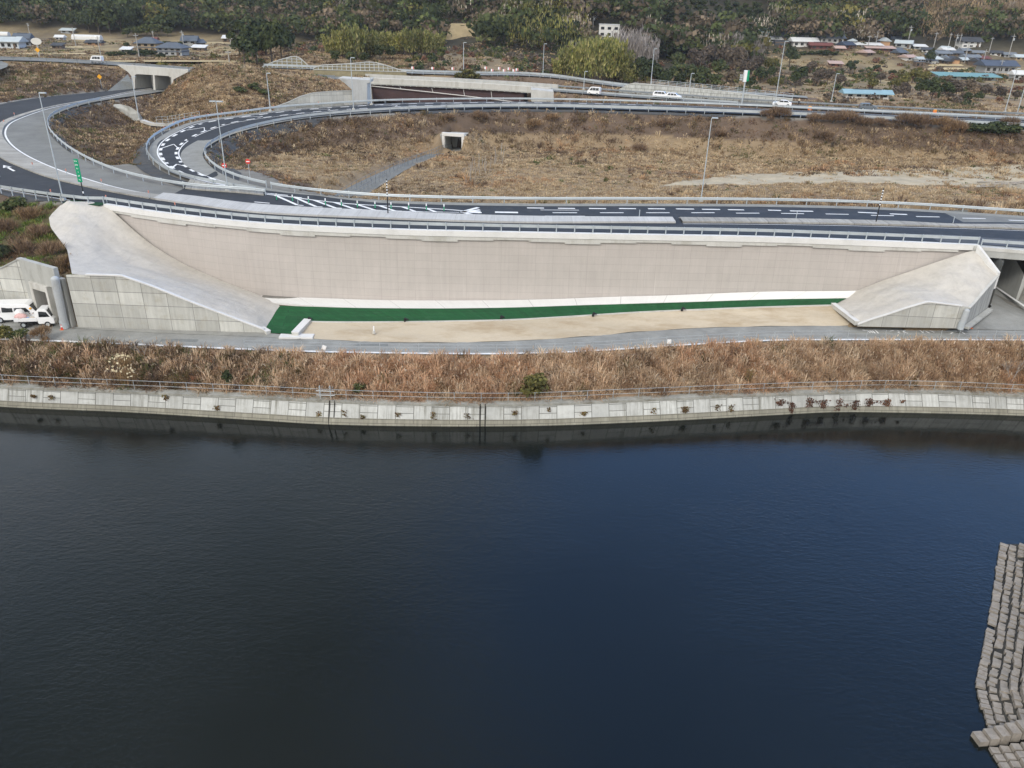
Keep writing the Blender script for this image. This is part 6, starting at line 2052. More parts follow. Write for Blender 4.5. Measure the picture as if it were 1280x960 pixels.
# ------------------------------------------------------------------ fences
def post_fence(label, A, spacing, h, r, rails, mat, name='fence', cat='fence', group=None, rr_=.02, mesh=False):
    A = np.asarray(A)
    t = thing(name, label, cat, A[len(A) // 2], 0, group)
    L = np.linalg.norm(np.diff(A, axis=0), axis=1).sum()
    P = resample(A, n=min(100, max(2, int(L / spacing) + 1)))
    first = None
    for p in P:
        if first is None:
            first = MB().tube((0, 0, -.2), (0, 0, h + .03), r, n=6).build('post', M[mat], t, local=False); first.location = [float(v) for v in p - np.array(t.location)]
        else: copy_part(first, p - np.array(t.location))
    for z in rails:
        MB().sweep(A, [(-rr_, z - rr_), (rr_, z - rr_), (rr_, z + rr_), (-rr_, z + rr_)]).build('rail', M[mat], t, fixn=True)
    if mesh:
        k = MB()
        Q = resample(A, step=.35)
        for p in Q: k.box((p[0], p[1], p[2] + h * .5), (.008, .008, h))
        for z in np.arange(.2, h, .25): k.sweep(A, [(-.004, z), (.004, z), (.004, z + .008), (-.004, z + .008)])
        k.build('mesh_wire', M[mat], t)
    return t


pf_ = resample(PATH_F[(PATH_F[:, 0] > -28) & (PATH_F[:, 0] < 58)], step=1.0) + (0, -.25, 0)
post_fence('thin wire mesh fence between the lower path and the reeds', pf_, 1.95, 1.25, .026, (.45, .85, 1.2), 'steel', rr_=.009)
rl = resample(offset(RT, .45), step=.8) + (0, 0, .02)
post_fence('two-rail steel railing along the top of the pond wall', rl, 2.6, .95, .028, (.45, .95), 'steel', 'railing', 'railing', rr_=.017)
for A_, lab in ((offset(LANE_A, -1.2), 'mesh fence on the right side of the sunken lane'), (offset(LANE_B, 1.4), 'mesh fence on the left side of the sunken lane')):
    Q = A_.copy(); Q[:, 2] = [float(ground_z(q[0], q[1])) for q in Q]
    Q[:, 2] = np.convolve(np.pad(Q[:, 2], 3, mode='edge'), np.ones(7) / 7, 'valid')
    post_fence(lab, Q[7:], 2.0, 1.4, .04, (.1, .75, 1.4), 'steel_dark', rr_=.018)
# sign plates hung on the path fence
for px_, py_, rz_, lab in [(405, 434.5, .35, 'tilted white plate hung on the path fence'), (836.5, 427, 0, 'white notice plate on the path fence to the right')]:
    x0 = UL(px_, 440, zpath)[0]; yb_ = float(np.interp(x0, pf_[:, 0], pf_[:, 1])) - .06
    d = ray(px_, py_); q = EYE + d * (yb_ / d[1])
    k = MB().box((0, 0, 0), (.42, .03, .5))
    o = k.build('notice_plate', M['white'], bevel=.008); o.location = [float(v) for v in q]; o.rotation_euler = (0, rz_, 0)
    tag(o, lab, 'sign')
# ladder frame by the pond railing
p = np.array([*U(380 + 26, 497, -10.9)[:2], -11.15]); p[1] = float(np.interp(p[0], RT[:, 0], RT[:, 1])) + .3
t = thing('ladder_frame', 'white steel ladder frame at the gap in the pond railing', 'ladder', p)
for s in (-.5, .5):
    k = MB(); k.tube(p + (s, 0, -.1), p + (s, 0, 1.35), .05, n=6); k.tube(p + (s, 0, 1.35), p + (s - .25, .5, .9), .05, n=6); k.tube(p + (s, .9, -.1), p + (s, .9, .9), .045, n=6)
    k.build('stile', M['steel'], t)
k = MB()
for z in (.35, .8): k.tube(p + (-.9, 0, z), p + (.9, 0, z), .04, n=6)
k.build('rung', M['steel'], t)
# white marker on the sand, black spray heads on the green sheet, lumber at the right field
p = UL(467.5, 417); t = thing('yard_marker', 'small white marker standing on the sand yard', 'marker', p)
MB().tube(p, p + (0, 0, .35), .16, .12, 10).build('base', M['concrete_pale'], t); MB().tube(p + (0, 0, .35), p + (0, 0, .85), .07, n=8).build('stem', M['white'], t)
first = None
for x, y in [(386, 401), (506, 402), (626, 399), (741, 395), (852, 388.5)]:
    p = UL(x, y, zlow, .12)
    if first is None:
        first = thing('drain_outlet', 'small black drain elbow on the lower edge of the green sheet', 'pipe', p, 0, 'black drain elbows on the green sheet')
        MB().tube((0, 0, 0), (.1, -.1, .45), .14, n=8).build('elbow', M['black'], first, local=False)
        MB().tube((.02, 0, .35), (.4, -.15, .3), .1, n=8).build('spout', M['black'], first, local=False)
    else:
        o = copy_tree(first); o.location = [float(v) for v in p]
rl_ = random.Random(9)
for i in range(26):
    x, y = rl_.uniform(1225, 1282), rl_.uniform(228, 238)
    p = GP(x, y); a = rl_.uniform(-.5, .5); L = rl_.uniform(1.2, 2.6)
    k = MB().tube((-L / 2 * math.cos(a), -L / 2 * math.sin(a), .15), (L / 2 * math.cos(a), L / 2 * math.sin(a), .15 + rl_.uniform(0, .5)), rl_.uniform(.08, .14), rl_.uniform(.05, .08), 7)
    o = k.build('cut_log', M['bark_pale']); o.location = [float(v) for v in p]
    tag(o, 'pale cut branch in the heap at the right end of the field', 'log', 'cut branches heaped in the field')
for i in range(26):
    x = rl_.uniform(583, 632); y = 224 - (x - 583) * .55 + rl_.uniform(-6, 8)
    p = GP(x, y); h = rl_.uniform(1.6, 3.2)
    k = MB().tube((0, 0, -.3), (rl_.uniform(-.45, .45), rl_.uniform(-.3, .3), h), .05, .035, 6)
    o = k.build('stake', M['bark_pale']); o.location = [float(v) for v in p]
    tag(o, 'pale leaning stake in the cluster right of the culvert', 'stake', 'stakes right of the culvert')

# ------------------------------------------------------------------ twin portal, overpass, culvert, far walls
b0, b1 = U(166, 110.8, 2), U(216, 113.6, 2)
tp_ = thing('twin_portal', 'pale concrete portal with two box openings under the upper road at the left', 'portal', b0)
pdir = (b1 - b0); pdir /= np.linalg.norm(pdir[:2]); nb = np.array([-pdir[1], pdir[0], 0])


def pxpoly(k, pts, a, b_, thick, nrm):
    P = [on_plane(x, y, a, b_) for x, y in pts]
    n = len(P)
    vs = P + [p + nrm * thick for p in P]
    k.add(vs, [tuple(range(n)), tuple(range(2 * n - 1, n - 1, -1))] + [(i, n + i, n + (i + 1) % n, (i + 1) % n) for i in range(n)])
    return k


fk = MB()
pxpoly(fk, [(146, 80.8), (235, 87), (235, 90), (216.5, 99.5), (214, 97), (210, 95), (193, 94), (191, 93.8), (171, 92.6), (168.5, 94), (165, 96), (160, 90)], b0, b1, .9, nb)
pxpoly(fk, [(165, 96), (168.5, 94), (168.8, 111), (167, 111.2), (166.5, 103)], b0, b1, .9, nb)
pxpoly(fk, [(191, 93.8), (193, 94), (194.3, 112.6), (192, 112.4)], b0, b1, 11, nb)
pxpoly(fk, [(214, 97), (216.5, 99.5), (217.2, 113.8), (214.6, 113.6)], b0, b1, .9, nb)
fk.build('portal_face', M['concrete_pale'], tp_, fixn=True)
for xa, xb, ya, yb in ((168.6, 191.5, 111, 112.4), (193.5, 214.6, 112.6, 113.6)):
    A0, A1 = on_plane(xa, ya, b0, b1), on_plane(xb, yb, b0, b1); zt = on_plane(xa, 93, b0, b1)[2]
    k = MB(); D = nb * 22 + pdir * 6
    for q0, q1 in ((A0, A0 + D), (A1, A1 + D)):
        k.add([q0 - (0, 0, .3), q1 - (0, 0, .3), np.array([*q1[:2], zt + .3]), np.array([*q0[:2], zt + .3])], [(0, 1, 2, 3)])
    k.add([A0 + D - (0, 0, .3), A1 + D - (0, 0, .3), np.array([*(A1 + D)[:2], zt + .3]), np.array([*(A0 + D)[:2], zt + .3])], [(0, 1, 2, 3)])
    k.add([np.array([*q[:2], zt + .3]) for q in (A0, A1, A1 + D, A0 + D)], [(0, 1, 2, 3)])
    k.build('tunnel_lining', M['concrete'], tp_)
    k = MB().poly([A0, A1, A1 + D, A0 + D], .04); k.build('tunnel_floor', M['asphalt_new'], tp_)
k = MB(); Pw = [U(134, 114.2, 2), U(150, 101, 3.8), U(159.5, 93, 5), on_plane(166, 103, b0, b1), on_plane(167.5, 111.2, b0, b1)]
k.add(Pw, [(0, 1, 2, 3, 4)]); k.build('wing_slope', M['concrete_dark'], tp_, fixn=True)
k = MB().sweep(U_NEAR[near_i(U_NEAR, 150, 82):near_i(U_NEAR, 237, 88.5)] + (0, .2, 0), [(0, -.3), (.3, -.3), (.3, .35), (0, .35)]); k.build('parapet', M['concrete'], tp_, fixn=True)
MB().sweep(U_NEAR[near_i(U_NEAR, 147, 82):near_i(U_NEAR, 237, 88.5)] + (0, .6, 0), [(0, -.6), (9, -.6), (9, -.02), (0, -.02)]).build('deck', M['concrete'], tp_, fixn=True)

ov = thing('overpass', 'long overpass with a pale parapet and brown steel girders behind the loop road', 'bridge', U_NEAR[near_i(U_NEAR, 560, 105.5)])
seg = U_NEAR[near_i(U_NEAR, 428, 99.5):near_i(U_NEAR, 692, 114.2)]
segd = U_NEAR[near_i(U_NEAR, 452, 100.5):near_i(U_NEAR, 692, 114.2)]
MB().sweep(segd, [(-.25, -.55), (.25, -.55), (.25, .85), (-.1, .85), (-.25, .75)]).build('parapet', M['concrete_pale'], ov, fixn=True)
MB().sweep(seg, [(-.5, -.85), (9, -.85), (9, -.05), (.25, -.05), (.25, -.55), (-.5, -.55)]).build('deck', M['concrete'], ov, fixn=True)
MB().sweep(offset(segd, 8.6), [(-.2, -.4), (.2, -.4), (.2, 1.0), (-.2, 1.0)]).build('parapet', M['concrete_pale'], ov, fixn=True)
bk0 = None
for p in resample(segd, step=1.6):
    q = p + (0, -.42, -.78) - np.array(ov.location)
    if bk0 is None:
        bk0 = MB().box((0, 0, 0), (.35, .3, .32)).build('bracket', M['concrete'], ov, local=False); bk0.location = [float(v) for v in q]
    else: copy_part(bk0, q)
gseg = U_NEAR[near_i(U_NEAR, 459, 101):near_i(U_NEAR, 664, 112)]
for o_ in (.4, 3.2, 6.0):
    MB().sweep(offset(gseg, o_), [(0, -5.0), (.35, -5.0), (.35, -.85), (0, -.85)]).build('girder', M['girder'], ov, fixn=True)
k = MB(); pa_ = resample(offset(gseg, -.15), n=40); pa_[:, 2] -= np.linspace(1.25, 3.6, 40)
for i in range(39): k.tube(pa_[i], pa_[i + 1], .12, n=6, caps=False)
k.build('drainpipe', M['white_concrete'], ov)
for i in (8, 16, 24, 31):
    q = resample(offset(gseg, -.2), n=40)[i]; MB().tube(q + (-.3, 0, -1.1), np.array([*pa_[i][:2], pa_[i][2]]), .08, n=6).build('strut', M['white_concrete'], ov)
# left abutment: pier wall with splayed head
a0, a1 = U(441, 131.5, 2.6), U(460, 130.5, 2.6)
k = MB(); pxpoly(k, [(422.5, 97.6), (462, 100.2), (462, 103.5), (459, 104), (459, 131), (441.5, 131.5), (441, 113), (432, 105)], a0, a1, 5, np.array([0, 1., 0])); k.build('abutment', M['concrete_pale'], ov, fixn=True)
a0, a1 = U(664, 127.2, 2.6), U(690, 127.8, 2.6)
k = MB(); pxpoly(k, [(664, 112), (692, 114.6), (692, 128), (664, 128)], a0, a1, 6, np.array([0, 1., 0])); k.build('abutment', M['concrete_pale'], ov, fixn=True)
post_fence('mesh fence on the overpass parapet near its right end', offset(segd, .1)[near_i(segd, 560, 105):] + (0, 0, .85), 2, .8, .04, (.0, .4, .8), 'steel', rr_=.03)
# panel wall under the slope left of the overpass
c0, c1 = offset(E_BOUT, 1.6)[near_i(E_BOUT, 345, 138)], offset(E_BOUT, 1.6)[near_i(E_BOUT, 441, 131)]
cw = thing('panel_retaining_wall', 'stepped concrete panel wall behind the loop road, left of the overpass', 'wall', c0)
ctp = resample(np.array([on_plane(x, y, c0, c1) for x, y in [(343, 134.5), (360, 128.5), (376, 121), (392, 116.5), (415, 114.5), (441, 113.5)]]), n=30)
wall_face(under(ctp, c0, c1, -.4), ctp).build('panel_face', M['wall_old'], cw); cap_line(ctp, .5, .12, M['concrete'], cw, back=.2)
# pale wall along the far road and its fence
fwl = offset(U_FAR, .6)[near_i(U_FAR, 775, 113):near_i(U_FAR, 1000, 126)]
pw = thing('far_retaining_wall', 'pale stained wall behind the two white cars, carrying the hillside road', 'wall', fwl[0])
topz = np.interp(np.linspace(0, 1, len(fwl)), [0, .08, .55, 1], [.8, 2.7, 2.1, 1.2])
ft_ = fwl.copy(); ft_[:, 2] -= .4
tt_ = fwl.copy(); tt_[:, 2] += topz
wall_face(ft_, tt_).build('wall_face', M['far_blocks'], pw); cap_line(tt_, .5, .15, M['concrete_pale'], pw, back=.2)
post_fence('blue-grey mesh fence on top of the pale far wall', tt_[6:] + (0, .3, .1), 2.2, 1.2, .06, (.1, .45, .8, 1.2), 'steel', rr_=.035)
# culvert at the far end of the sunken lane
q0 = CV0
cv = thing('culvert', 'concrete box culvert where the sunken lane passes under the loop road', 'culvert', q0, CVA)
k = MB()
for s in (-1, 1): k.box((s * 2.15, 0, 1.5), (.6, .8, 3.6))
k.box((0, 0, 3.55), (4.9, .8, .65)); k.build('frame', M['white_concrete'], cv, local=False)
k = MB()
for s in (-1, 1): k.box((s * 1.95, 2.9, 1.5), (.1, 5.0, 3.6))
k.box((0, 2.9, 3.25), (3.8, 5, .1)); k.box((0, 5.4, 1.5), (3.8, .1, 3.4)); k.box((0, 2.9, .08), (3.8, 5, .06)); k.build('lining', M['concrete'], cv, local=False)
for s in (-1, 1):
    k = MB(); k.add([(s * 2.5, -.3, -.3), (s * 2.5, -.3, 3.6), (s * 3.3, -1.7, 2.0), (s * 3.3, -1.7, -.3), (s * 2.8, -.2, -.3), (s * 2.8, -.2, 3.6), (s * 3.6, -1.6, 2.0), (s * 3.6, -1.6, -.3)], [(0, 1, 2, 3), (7, 6, 5, 4), (0, 4, 5, 1), (1, 5, 6, 2), (2, 6, 7, 3), (3, 7, 4, 0)])
    k.build('wing_wall', M['concrete'], cv, local=False, fixn=True)
# lattice frames on the slope behind the upper road
def lattice(label, base, top):
    a, c = base
    B0, B1 = U(*a, 6.3), U(*c, 6.0)
    d = (B1 - B0); L = np.linalg.norm(d[:2]); d /= L
    ups = np.array([-d[1] * .75, d[0] * .75, .66])
    t = thing('lattice_slope', label, 'slope frame', B0)
    def hgt(s):
        x = lerp(a[0], c[0], s / L); yb = lerp(a[1], c[1], s / L)
        yt = np.interp(x, [p[0] for p in top], [p[1] for p in top])
        return max(0, (yb - yt)) * depth(B0) / FPX / .86
    k = MB()
    n = int(L / 1.25)
    for i in range(n + 1):
        s = L * i / n; h = hgt(s)
        if h > .4: k.tube(B0 + d * s, B0 + d * s + ups * h, .13, n=4)
    for r in range(0, 8):
        hr = r * 1.15; run = None
        for i in range(n + 1):
            s = L * i / n; ok = hgt(s) >= hr
            if ok and run is None: run = s
            if (not ok or i == n) and run is not None:
                if s - run > 2: k.tube(B0 + d * run + ups * hr, B0 + d * (s if ok else s - L / n) + ups * hr, .13, n=4)
                run = None
    S = [L * i / n for i in range(n + 1)]
    for s0, s1 in zip(S[:-1], S[1:]):
        if hgt(s0) > .4 or hgt(s1) > .4: k.tube(B0 + d * s0 + ups * hgt(s0), B0 + d * s1 + ups * hgt(s1), .18, n=4)
    k.build('beams', M['concrete'], t)
    k = MB()
    for s0, s1 in zip(S[:-1], S[1:]):
        dn = np.array([0, .0, -.15])
        k.add([B0 + d * s0 + dn - ups * 2.5, B0 + d * s1 + dn - ups * 2.5, B0 + d * s1 + ups * hgt(s1) + dn, B0 + d * s0 + ups * hgt(s0) + dn], [(0, 1, 2, 3)])
    k.build('soil', pm('slope_soil', (.2, .17, .1), .3, .8, 6, .95), t)


lattice('taller concrete lattice frame on the cut slope beside the dark trees', ((328, 84.5), (390, 86.5)), [(328, 83.5), (340, 77.5), (352, 73), (365, 69), (374, 68.5), (381, 76), (389, 86)])
lattice('long low concrete lattice frame on the slope behind the overpass', ((392, 87), (508, 90)), [(392, 85), (400, 81), (420, 80), (440, 78.5), (452, 77), (460, 76), (472, 77.5), (486, 82), (506, 89.5)])
# concrete channel between the ramps
p0 = U(150, 140, -.5)
ch_ = thing('concrete_channel', 'grey concrete channel wall on the slope between the two ramps', 'channel', p0)
k = MB(); P = [U(x, y, z) for x, y, z in [(128, 131, .8), (140, 133.5, .6), (152, 136, .3), (164, 143, -.8), (172, 150, -2), (180, 150.5, -2.2), (174, 141, -.4), (162, 133, .9), (150, 130, 1.2)]]
n = len(P); k.add(P + [q - np.array([0, 0, 1.2]) for q in P], [tuple(range(n))] + [(i, n + i, n + (i + 1) % n, (i + 1) % n) for i in range(n)]); k.build('lining', M['concrete'], ch_, fixn=True)
k = MB().sweep(np.array([U(x, y, z) for x, y, z in [(178, 151, -1.8), (190, 155, -1.9), (205, 156, -1.6), (222, 153, -1.0)]]), [(-.5, -.3), (.5, -.3), (.5, .25), (-.5, .25)]); k.build('kerb_run', M['concrete_pale'], ch_, fixn=True)
post_fence('grey mesh fence below the slope outside the loop road', cr([U(x, y, z) for x, y, z in [(196, 153.5, -1.2), (212, 152.5, -.6), (230, 150, .6), (250, 147, 1.4)]], 1.), 2, 1.2, .05, (.1, .6, 1.2), 'steel', rr_=.03)

# ------------------------------------------------------------------ vehicles
def wheel(t, x, y, r, w_=.2):
    a, c = Vector((x, y - w_ / 2, r)), Vector((x, y + w_ / 2, r))
    ty = MB().tube(a, c, r, n=18).build('wheel', M['black'], t, local=False)
    MB().tube((x, y - w_ / 2 - .012, r), (x, y + w_ / 2 + .012, r), r * .58, n=14).build('rim', M['steel'], ty, local=False)


def loft(k, secs):
    """closed cross sections (same count) joined along the length"""
    m = len(secs[0]); b = []
    for s in secs: b += list(s)
    fs = [(i * m + j, i * m + (j + 1) % m, (i + 1) * m + (j + 1) % m, (i + 1) * m + j) for i in range(len(secs) - 1) for j in range(m)]
    fs += [tuple(range(m - 1, -1, -1)), tuple(range((len(secs) - 1) * m, len(secs) * m))]
    return k.add(b, fs)


def car(label, p, rz, kind='saloon', paint='white', group=None, name='car', cat='car'):
    """heading along +x before turning"""
    t = thing(name, label, cat, p, rz, group)
    spec = {'saloon': (4.5, 1.72, 1.44, [(-2.25, .45), (-2.22, .9), (-1.75, 1.0), (-1.1, 1.42), (.35, 1.44), (1.15, .98), (2.1, .82), (2.25, .5)], (-1.55, .95, .96, 1.36)),
            'hatch': (3.9, 1.7, 1.52, [(-1.95, .45), (-1.95, 1.0), (-1.7, 1.48), (.4, 1.52), (1.15, 1.0), (1.85, .85), (1.95, .5)], (-1.6, .95, 1.0, 1.44)),
            'van': (3.4, 1.5, 1.9, [(-1.7, .4), (-1.7, 1.8), (-1.55, 1.88), (.9, 1.88), (1.5, 1.1), (1.7, .95), (1.7, .4)], (-1.5, 1.1, 1.1, 1.72)),
            'wagon': (4.6, 1.75, 1.6, [(-2.3, .45), (-2.3, 1.1), (-2.0, 1.55), (.5, 1.6), (1.2, 1.05), (2.2, .88), (2.3, .5)], (-1.95, 1.0, 1.06, 1.5))}[kind]
    L, W_, Ht, prof, gl = spec
    bot = [(prof[-1][0], .28), (prof[0][0], .28)]
    pr = prof + bot
    secs = []
    for yy, s in ((-W_ / 2, .0), (-W_ / 2 + .06, 1), (W_ / 2 - .06, 1), (W_ / 2, .0)):
        secs.append([(x * (.985 if not s else 1), yy * (1 if z < 1.05 else .9), z - (0 if s else .03 * (z > .6))) for x, z in pr])
    k = MB(); loft(k, secs); k.build('body', M[paint], t, local=False, bevel=.03, smooth=False)
    x0, x1, z0, z1 = gl
    for s in (-1, 1):
        yb, yt = s * (W_ / 2 + .012), s * (W_ / 2 * .905 + .012)
        n = 3 if kind != 'saloon' else 2
        xs_ = np.linspace(x0, x1, n + 1)
        for i in range(n):
            a, c = xs_[i] + .05, xs_[i + 1] - .05
            sl = (.42 if i == n - 1 else 0); sr = (.3 if i == 0 and kind != 'van' else 0)
            MB().add([(a, yb, z0), (c, yb, z0), (c - sl, yt, z1), (a + sr, yt, z1)], [(0, 1, 2, 3)]).build('window', M['glass'], t, local=False)
    fr = [q for q in prof if q[1] > 1.3]
    tx, tz = fr[-1]; bx_, bz = prof[prof.index(fr[-1]) + 1]
    n_ = Vector((tz - bz, 0, bx_ - tx)).normalized() * .015
    wv = W_ / 2 - .2
    MB().add([Vector((lerp(tx, bx_, .08), -wv * .9, lerp(tz, bz, .08))) + n_, Vector((lerp(tx, bx_, .08), wv * .9, lerp(tz, bz, .08))) + n_, Vector((lerp(tx, bx_, .92), wv, lerp(tz, bz, .92))) + n_, Vector((lerp(tx, bx_, .92), -wv, lerp(tz, bz, .92))) + n_], [(0, 3, 2, 1)]).build('windscreen', M['glass'], t, local=False)
    r = .3 if kind != 'van' else .27
    for x in (-L * .31, L * .31):
        for s in (-1, 1): wheel(t, x, s * (W_ / 2 - .08), r)
    for s in (-1, 1):
        MB().box((L / 2 - .04, s * W_ * .36, .66), (.1, .28, .16)).build('headlight', M['steel'], t, local=False)
        MB().box((-L / 2 + .02, s * W_ * .38, .8), (.08, .16, .22)).build('tail_light', M['red'], t, local=False)
    return t


def road_dir(A, px, py):
    i = near_i(A, px, py); i = min(max(i, 2), len(A) - 3)
    d = A[i + 2] - A[i - 2]
    return math.atan2(d[1], d[0])


M['paint_grey'] = pm('grey_blue_paint', (.12, .14, .16), .05, 1, 4, .35, spec=.6)
car('small white van driving on the far road behind the guardrail', U(742.5, 118.2, 3.05), road_dir(U_NEAR, 742, 118) + math.pi, 'van', 'white', name='van', cat='van')
car('white estate car just left of the other white car by the pale wall', U(827, 122.3, 2.95), road_dir(U_NEAR, 825, 124) + math.pi * 0, 'wagon', 'white')
car('white hatchback just right of the white estate by the pale wall', U(842, 124.0, 2.95), road_dir(U_NEAR, 842, 125), 'hatch', 'white')
car('low white saloon beside the tall lamp on the far road', U(977, 132.5, 2.95), road_dir(U_NEAR, 977, 134) + math.pi, 'saloon', 'white')
car('dark grey hatchback alone on the far road at the right', U(1084, 137.2, 2.9), road_dir(U_NEAR, 1084, 139), 'hatch', 'paint_grey')
car('white car on the upper road left of the twin portal', U(122, 79, 6.5), road_dir(U_NEAR, 122, 80) + math.pi, 'van', 'white')

# white cab-over van parked by the portal
vp = UL(25, 399.8, zpath, .05); vr = R(9)
t = thing('parked_van', 'white high-roofed van parked in front of the portal behind the small truck', 'van', vp, vr, None, 1.12)
W_, L = 1.69, 4.6
prof = [(-2.3, .42), (-2.32, 1.2), (-2.2, 1.82), (-2.05, 1.92), (1.1, 1.92), (1.45, 1.78), (2.05, 1.05), (2.28, .9), (2.3, .42)]
secs = [[(x * sx, yy * (1 if z < 1.1 else .93), z) for x, z in prof + [(2.25, .3), (-2.25, .3)]] for yy, sx in ((-W_ / 2, .99), (-W_ / 2 + .07, 1), (W_ / 2 - .07, 1), (W_ / 2, .99))]
k = MB(); loft(k, secs); k.build('body', M['white'], t, local=False, bevel=.05)
for s in (-1, 1):
    for a, c, sl in ((-2.1, -1.2, 0), (-1.05, -.05, 0), (.1, 1.25, .5)):
        MB().add([(a, s * (W_ / 2 + .012), 1.12), (c + sl * .5, s * (W_ / 2 + .012), 1.12), (c - sl * .35, s * (W_ * .93 / 2 + .014), 1.66), (a + .03, s * (W_ * .93 / 2 + .014), 1.66)], [(0, 1, 2, 3)]).build('window', M['glass'], t, local=False)
    MB().box((.07, s * (W_ / 2 + .006), .98), (.02, .01, 1.2)).build('door_seam', M['steel_dark'], t, local=False)
    MB().box((2.27, s * .62, .78), (.1, .3, .2)).build('headlight', M['steel'], t, local=False)
    for x in (-1.4, 1.55): wheel(t, x, s * (W_ / 2 - .1), .32)
MB().add([(1.5, -.68, 1.74), (1.5, .68, 1.74), (2.06, .74, 1.1), (2.06, -.74, 1.1)], [(0, 3, 2, 1)]).build('windscreen', M['glass'], t, local=False)

# small white flat-bed truck
kp = UL(49, 406, zpath, .05); kr = R(10)
t = thing('flatbed_truck', 'tiny white flat-bed truck loaded with bags, parked beside the path', 'truck', kp, kr, None, 1.14)
W_ = 1.47
prof = [(.25, .55), (.28, 1.55), (.4, 1.76), (1.15, 1.76), (1.55, 1.02), (1.72, .85), (1.72, .35), (.3, .35)]
k = MB(); loft(k, [[(x, yy * (1 if z < 1.05 else .92), z) for x, z in prof] for yy in (-W_ / 2, -W_ / 2 + .05, W_ / 2 - .05, W_ / 2)]); k.build('cab', M['white'], t, local=False, bevel=.03)
for s in (-1, 1):
    MB().add([(.45, s * (W_ / 2 + .012), 1.05), (1.42, s * (W_ / 2 + .012), 1.05), (1.12, s * (W_ * .92 / 2 + .014), 1.58), (.48, s * (W_ * .92 / 2 + .014), 1.58)], [(0, 1, 2, 3)]).build('window', M['glass'], t, local=False)
    for x in (-1.05, 1.08): wheel(t, x, s * (W_ / 2 - .09), .29)
    MB().box((1.71, s * .52, .74), (.05, .28, .17)).build('headlight', M['steel'], t, local=False)
    MB().box((-.78, s * (W_ / 2 - .02), .84), (2.0, .04, .34)).build('side_board', M['white'], t, local=False)
MB().add([(1.2, -.6, 1.68), (1.2, .6, 1.68), (1.54, .66, 1.06), (1.54, -.66, 1.06)], [(0, 3, 2, 1)]).build('windscreen', M['glass'], t, local=False)
MB().box((-.78, 0, .66), (2.04, W_, .08)).build('bed_floor', M['white'], t, local=False)
MB().box((-1.79, 0, .84), (.04, W_, .34)).build('tail_board', M['white'], t, local=False)
MB().box((-.7, 0, .48), (1.9, .8, .2)).build('chassis', M['black'], t, local=False)
_m = Matrix.Translation(Vector(kp)) @ Matrix.Rotation(kr, 4, 'Z') @ Matrix.Scale(1.14, 4)
kw = lambda x, y, z: np.array(_m @ Vector((x, y, z)))
for nm, c, r, mt, lab in [('bag', (-1.5, .1, 1.2), (.5, .45, .5), 'white_bag', 'big white bulk bag at the tail of the flat-bed truck'), ('bag', (-1.25, -.4, 1.02), (.62, .4, .38), 'pink_bag', 'pink bulk bag slumped on the tail of the flat-bed truck'),
                          ('sack', (-.3, -.35, .84), (.28, .25, .14), 'sand', 'brown sack behind the cab of the flat-bed truck'), ('bucket', (-.62, -.5, .86), (.16, .16, .16), 'blue', 'blue tub on the bed of the flat-bed truck')]:
    o = MB().blob((0, 0, 0), r, int(c[0] * 100), 2, .1).build(nm, M[mt], smooth=True)
    o.location = [float(v) for v in kw(*c)]; o.rotation_euler = (0, 0, kr); tag(o, lab, nm)


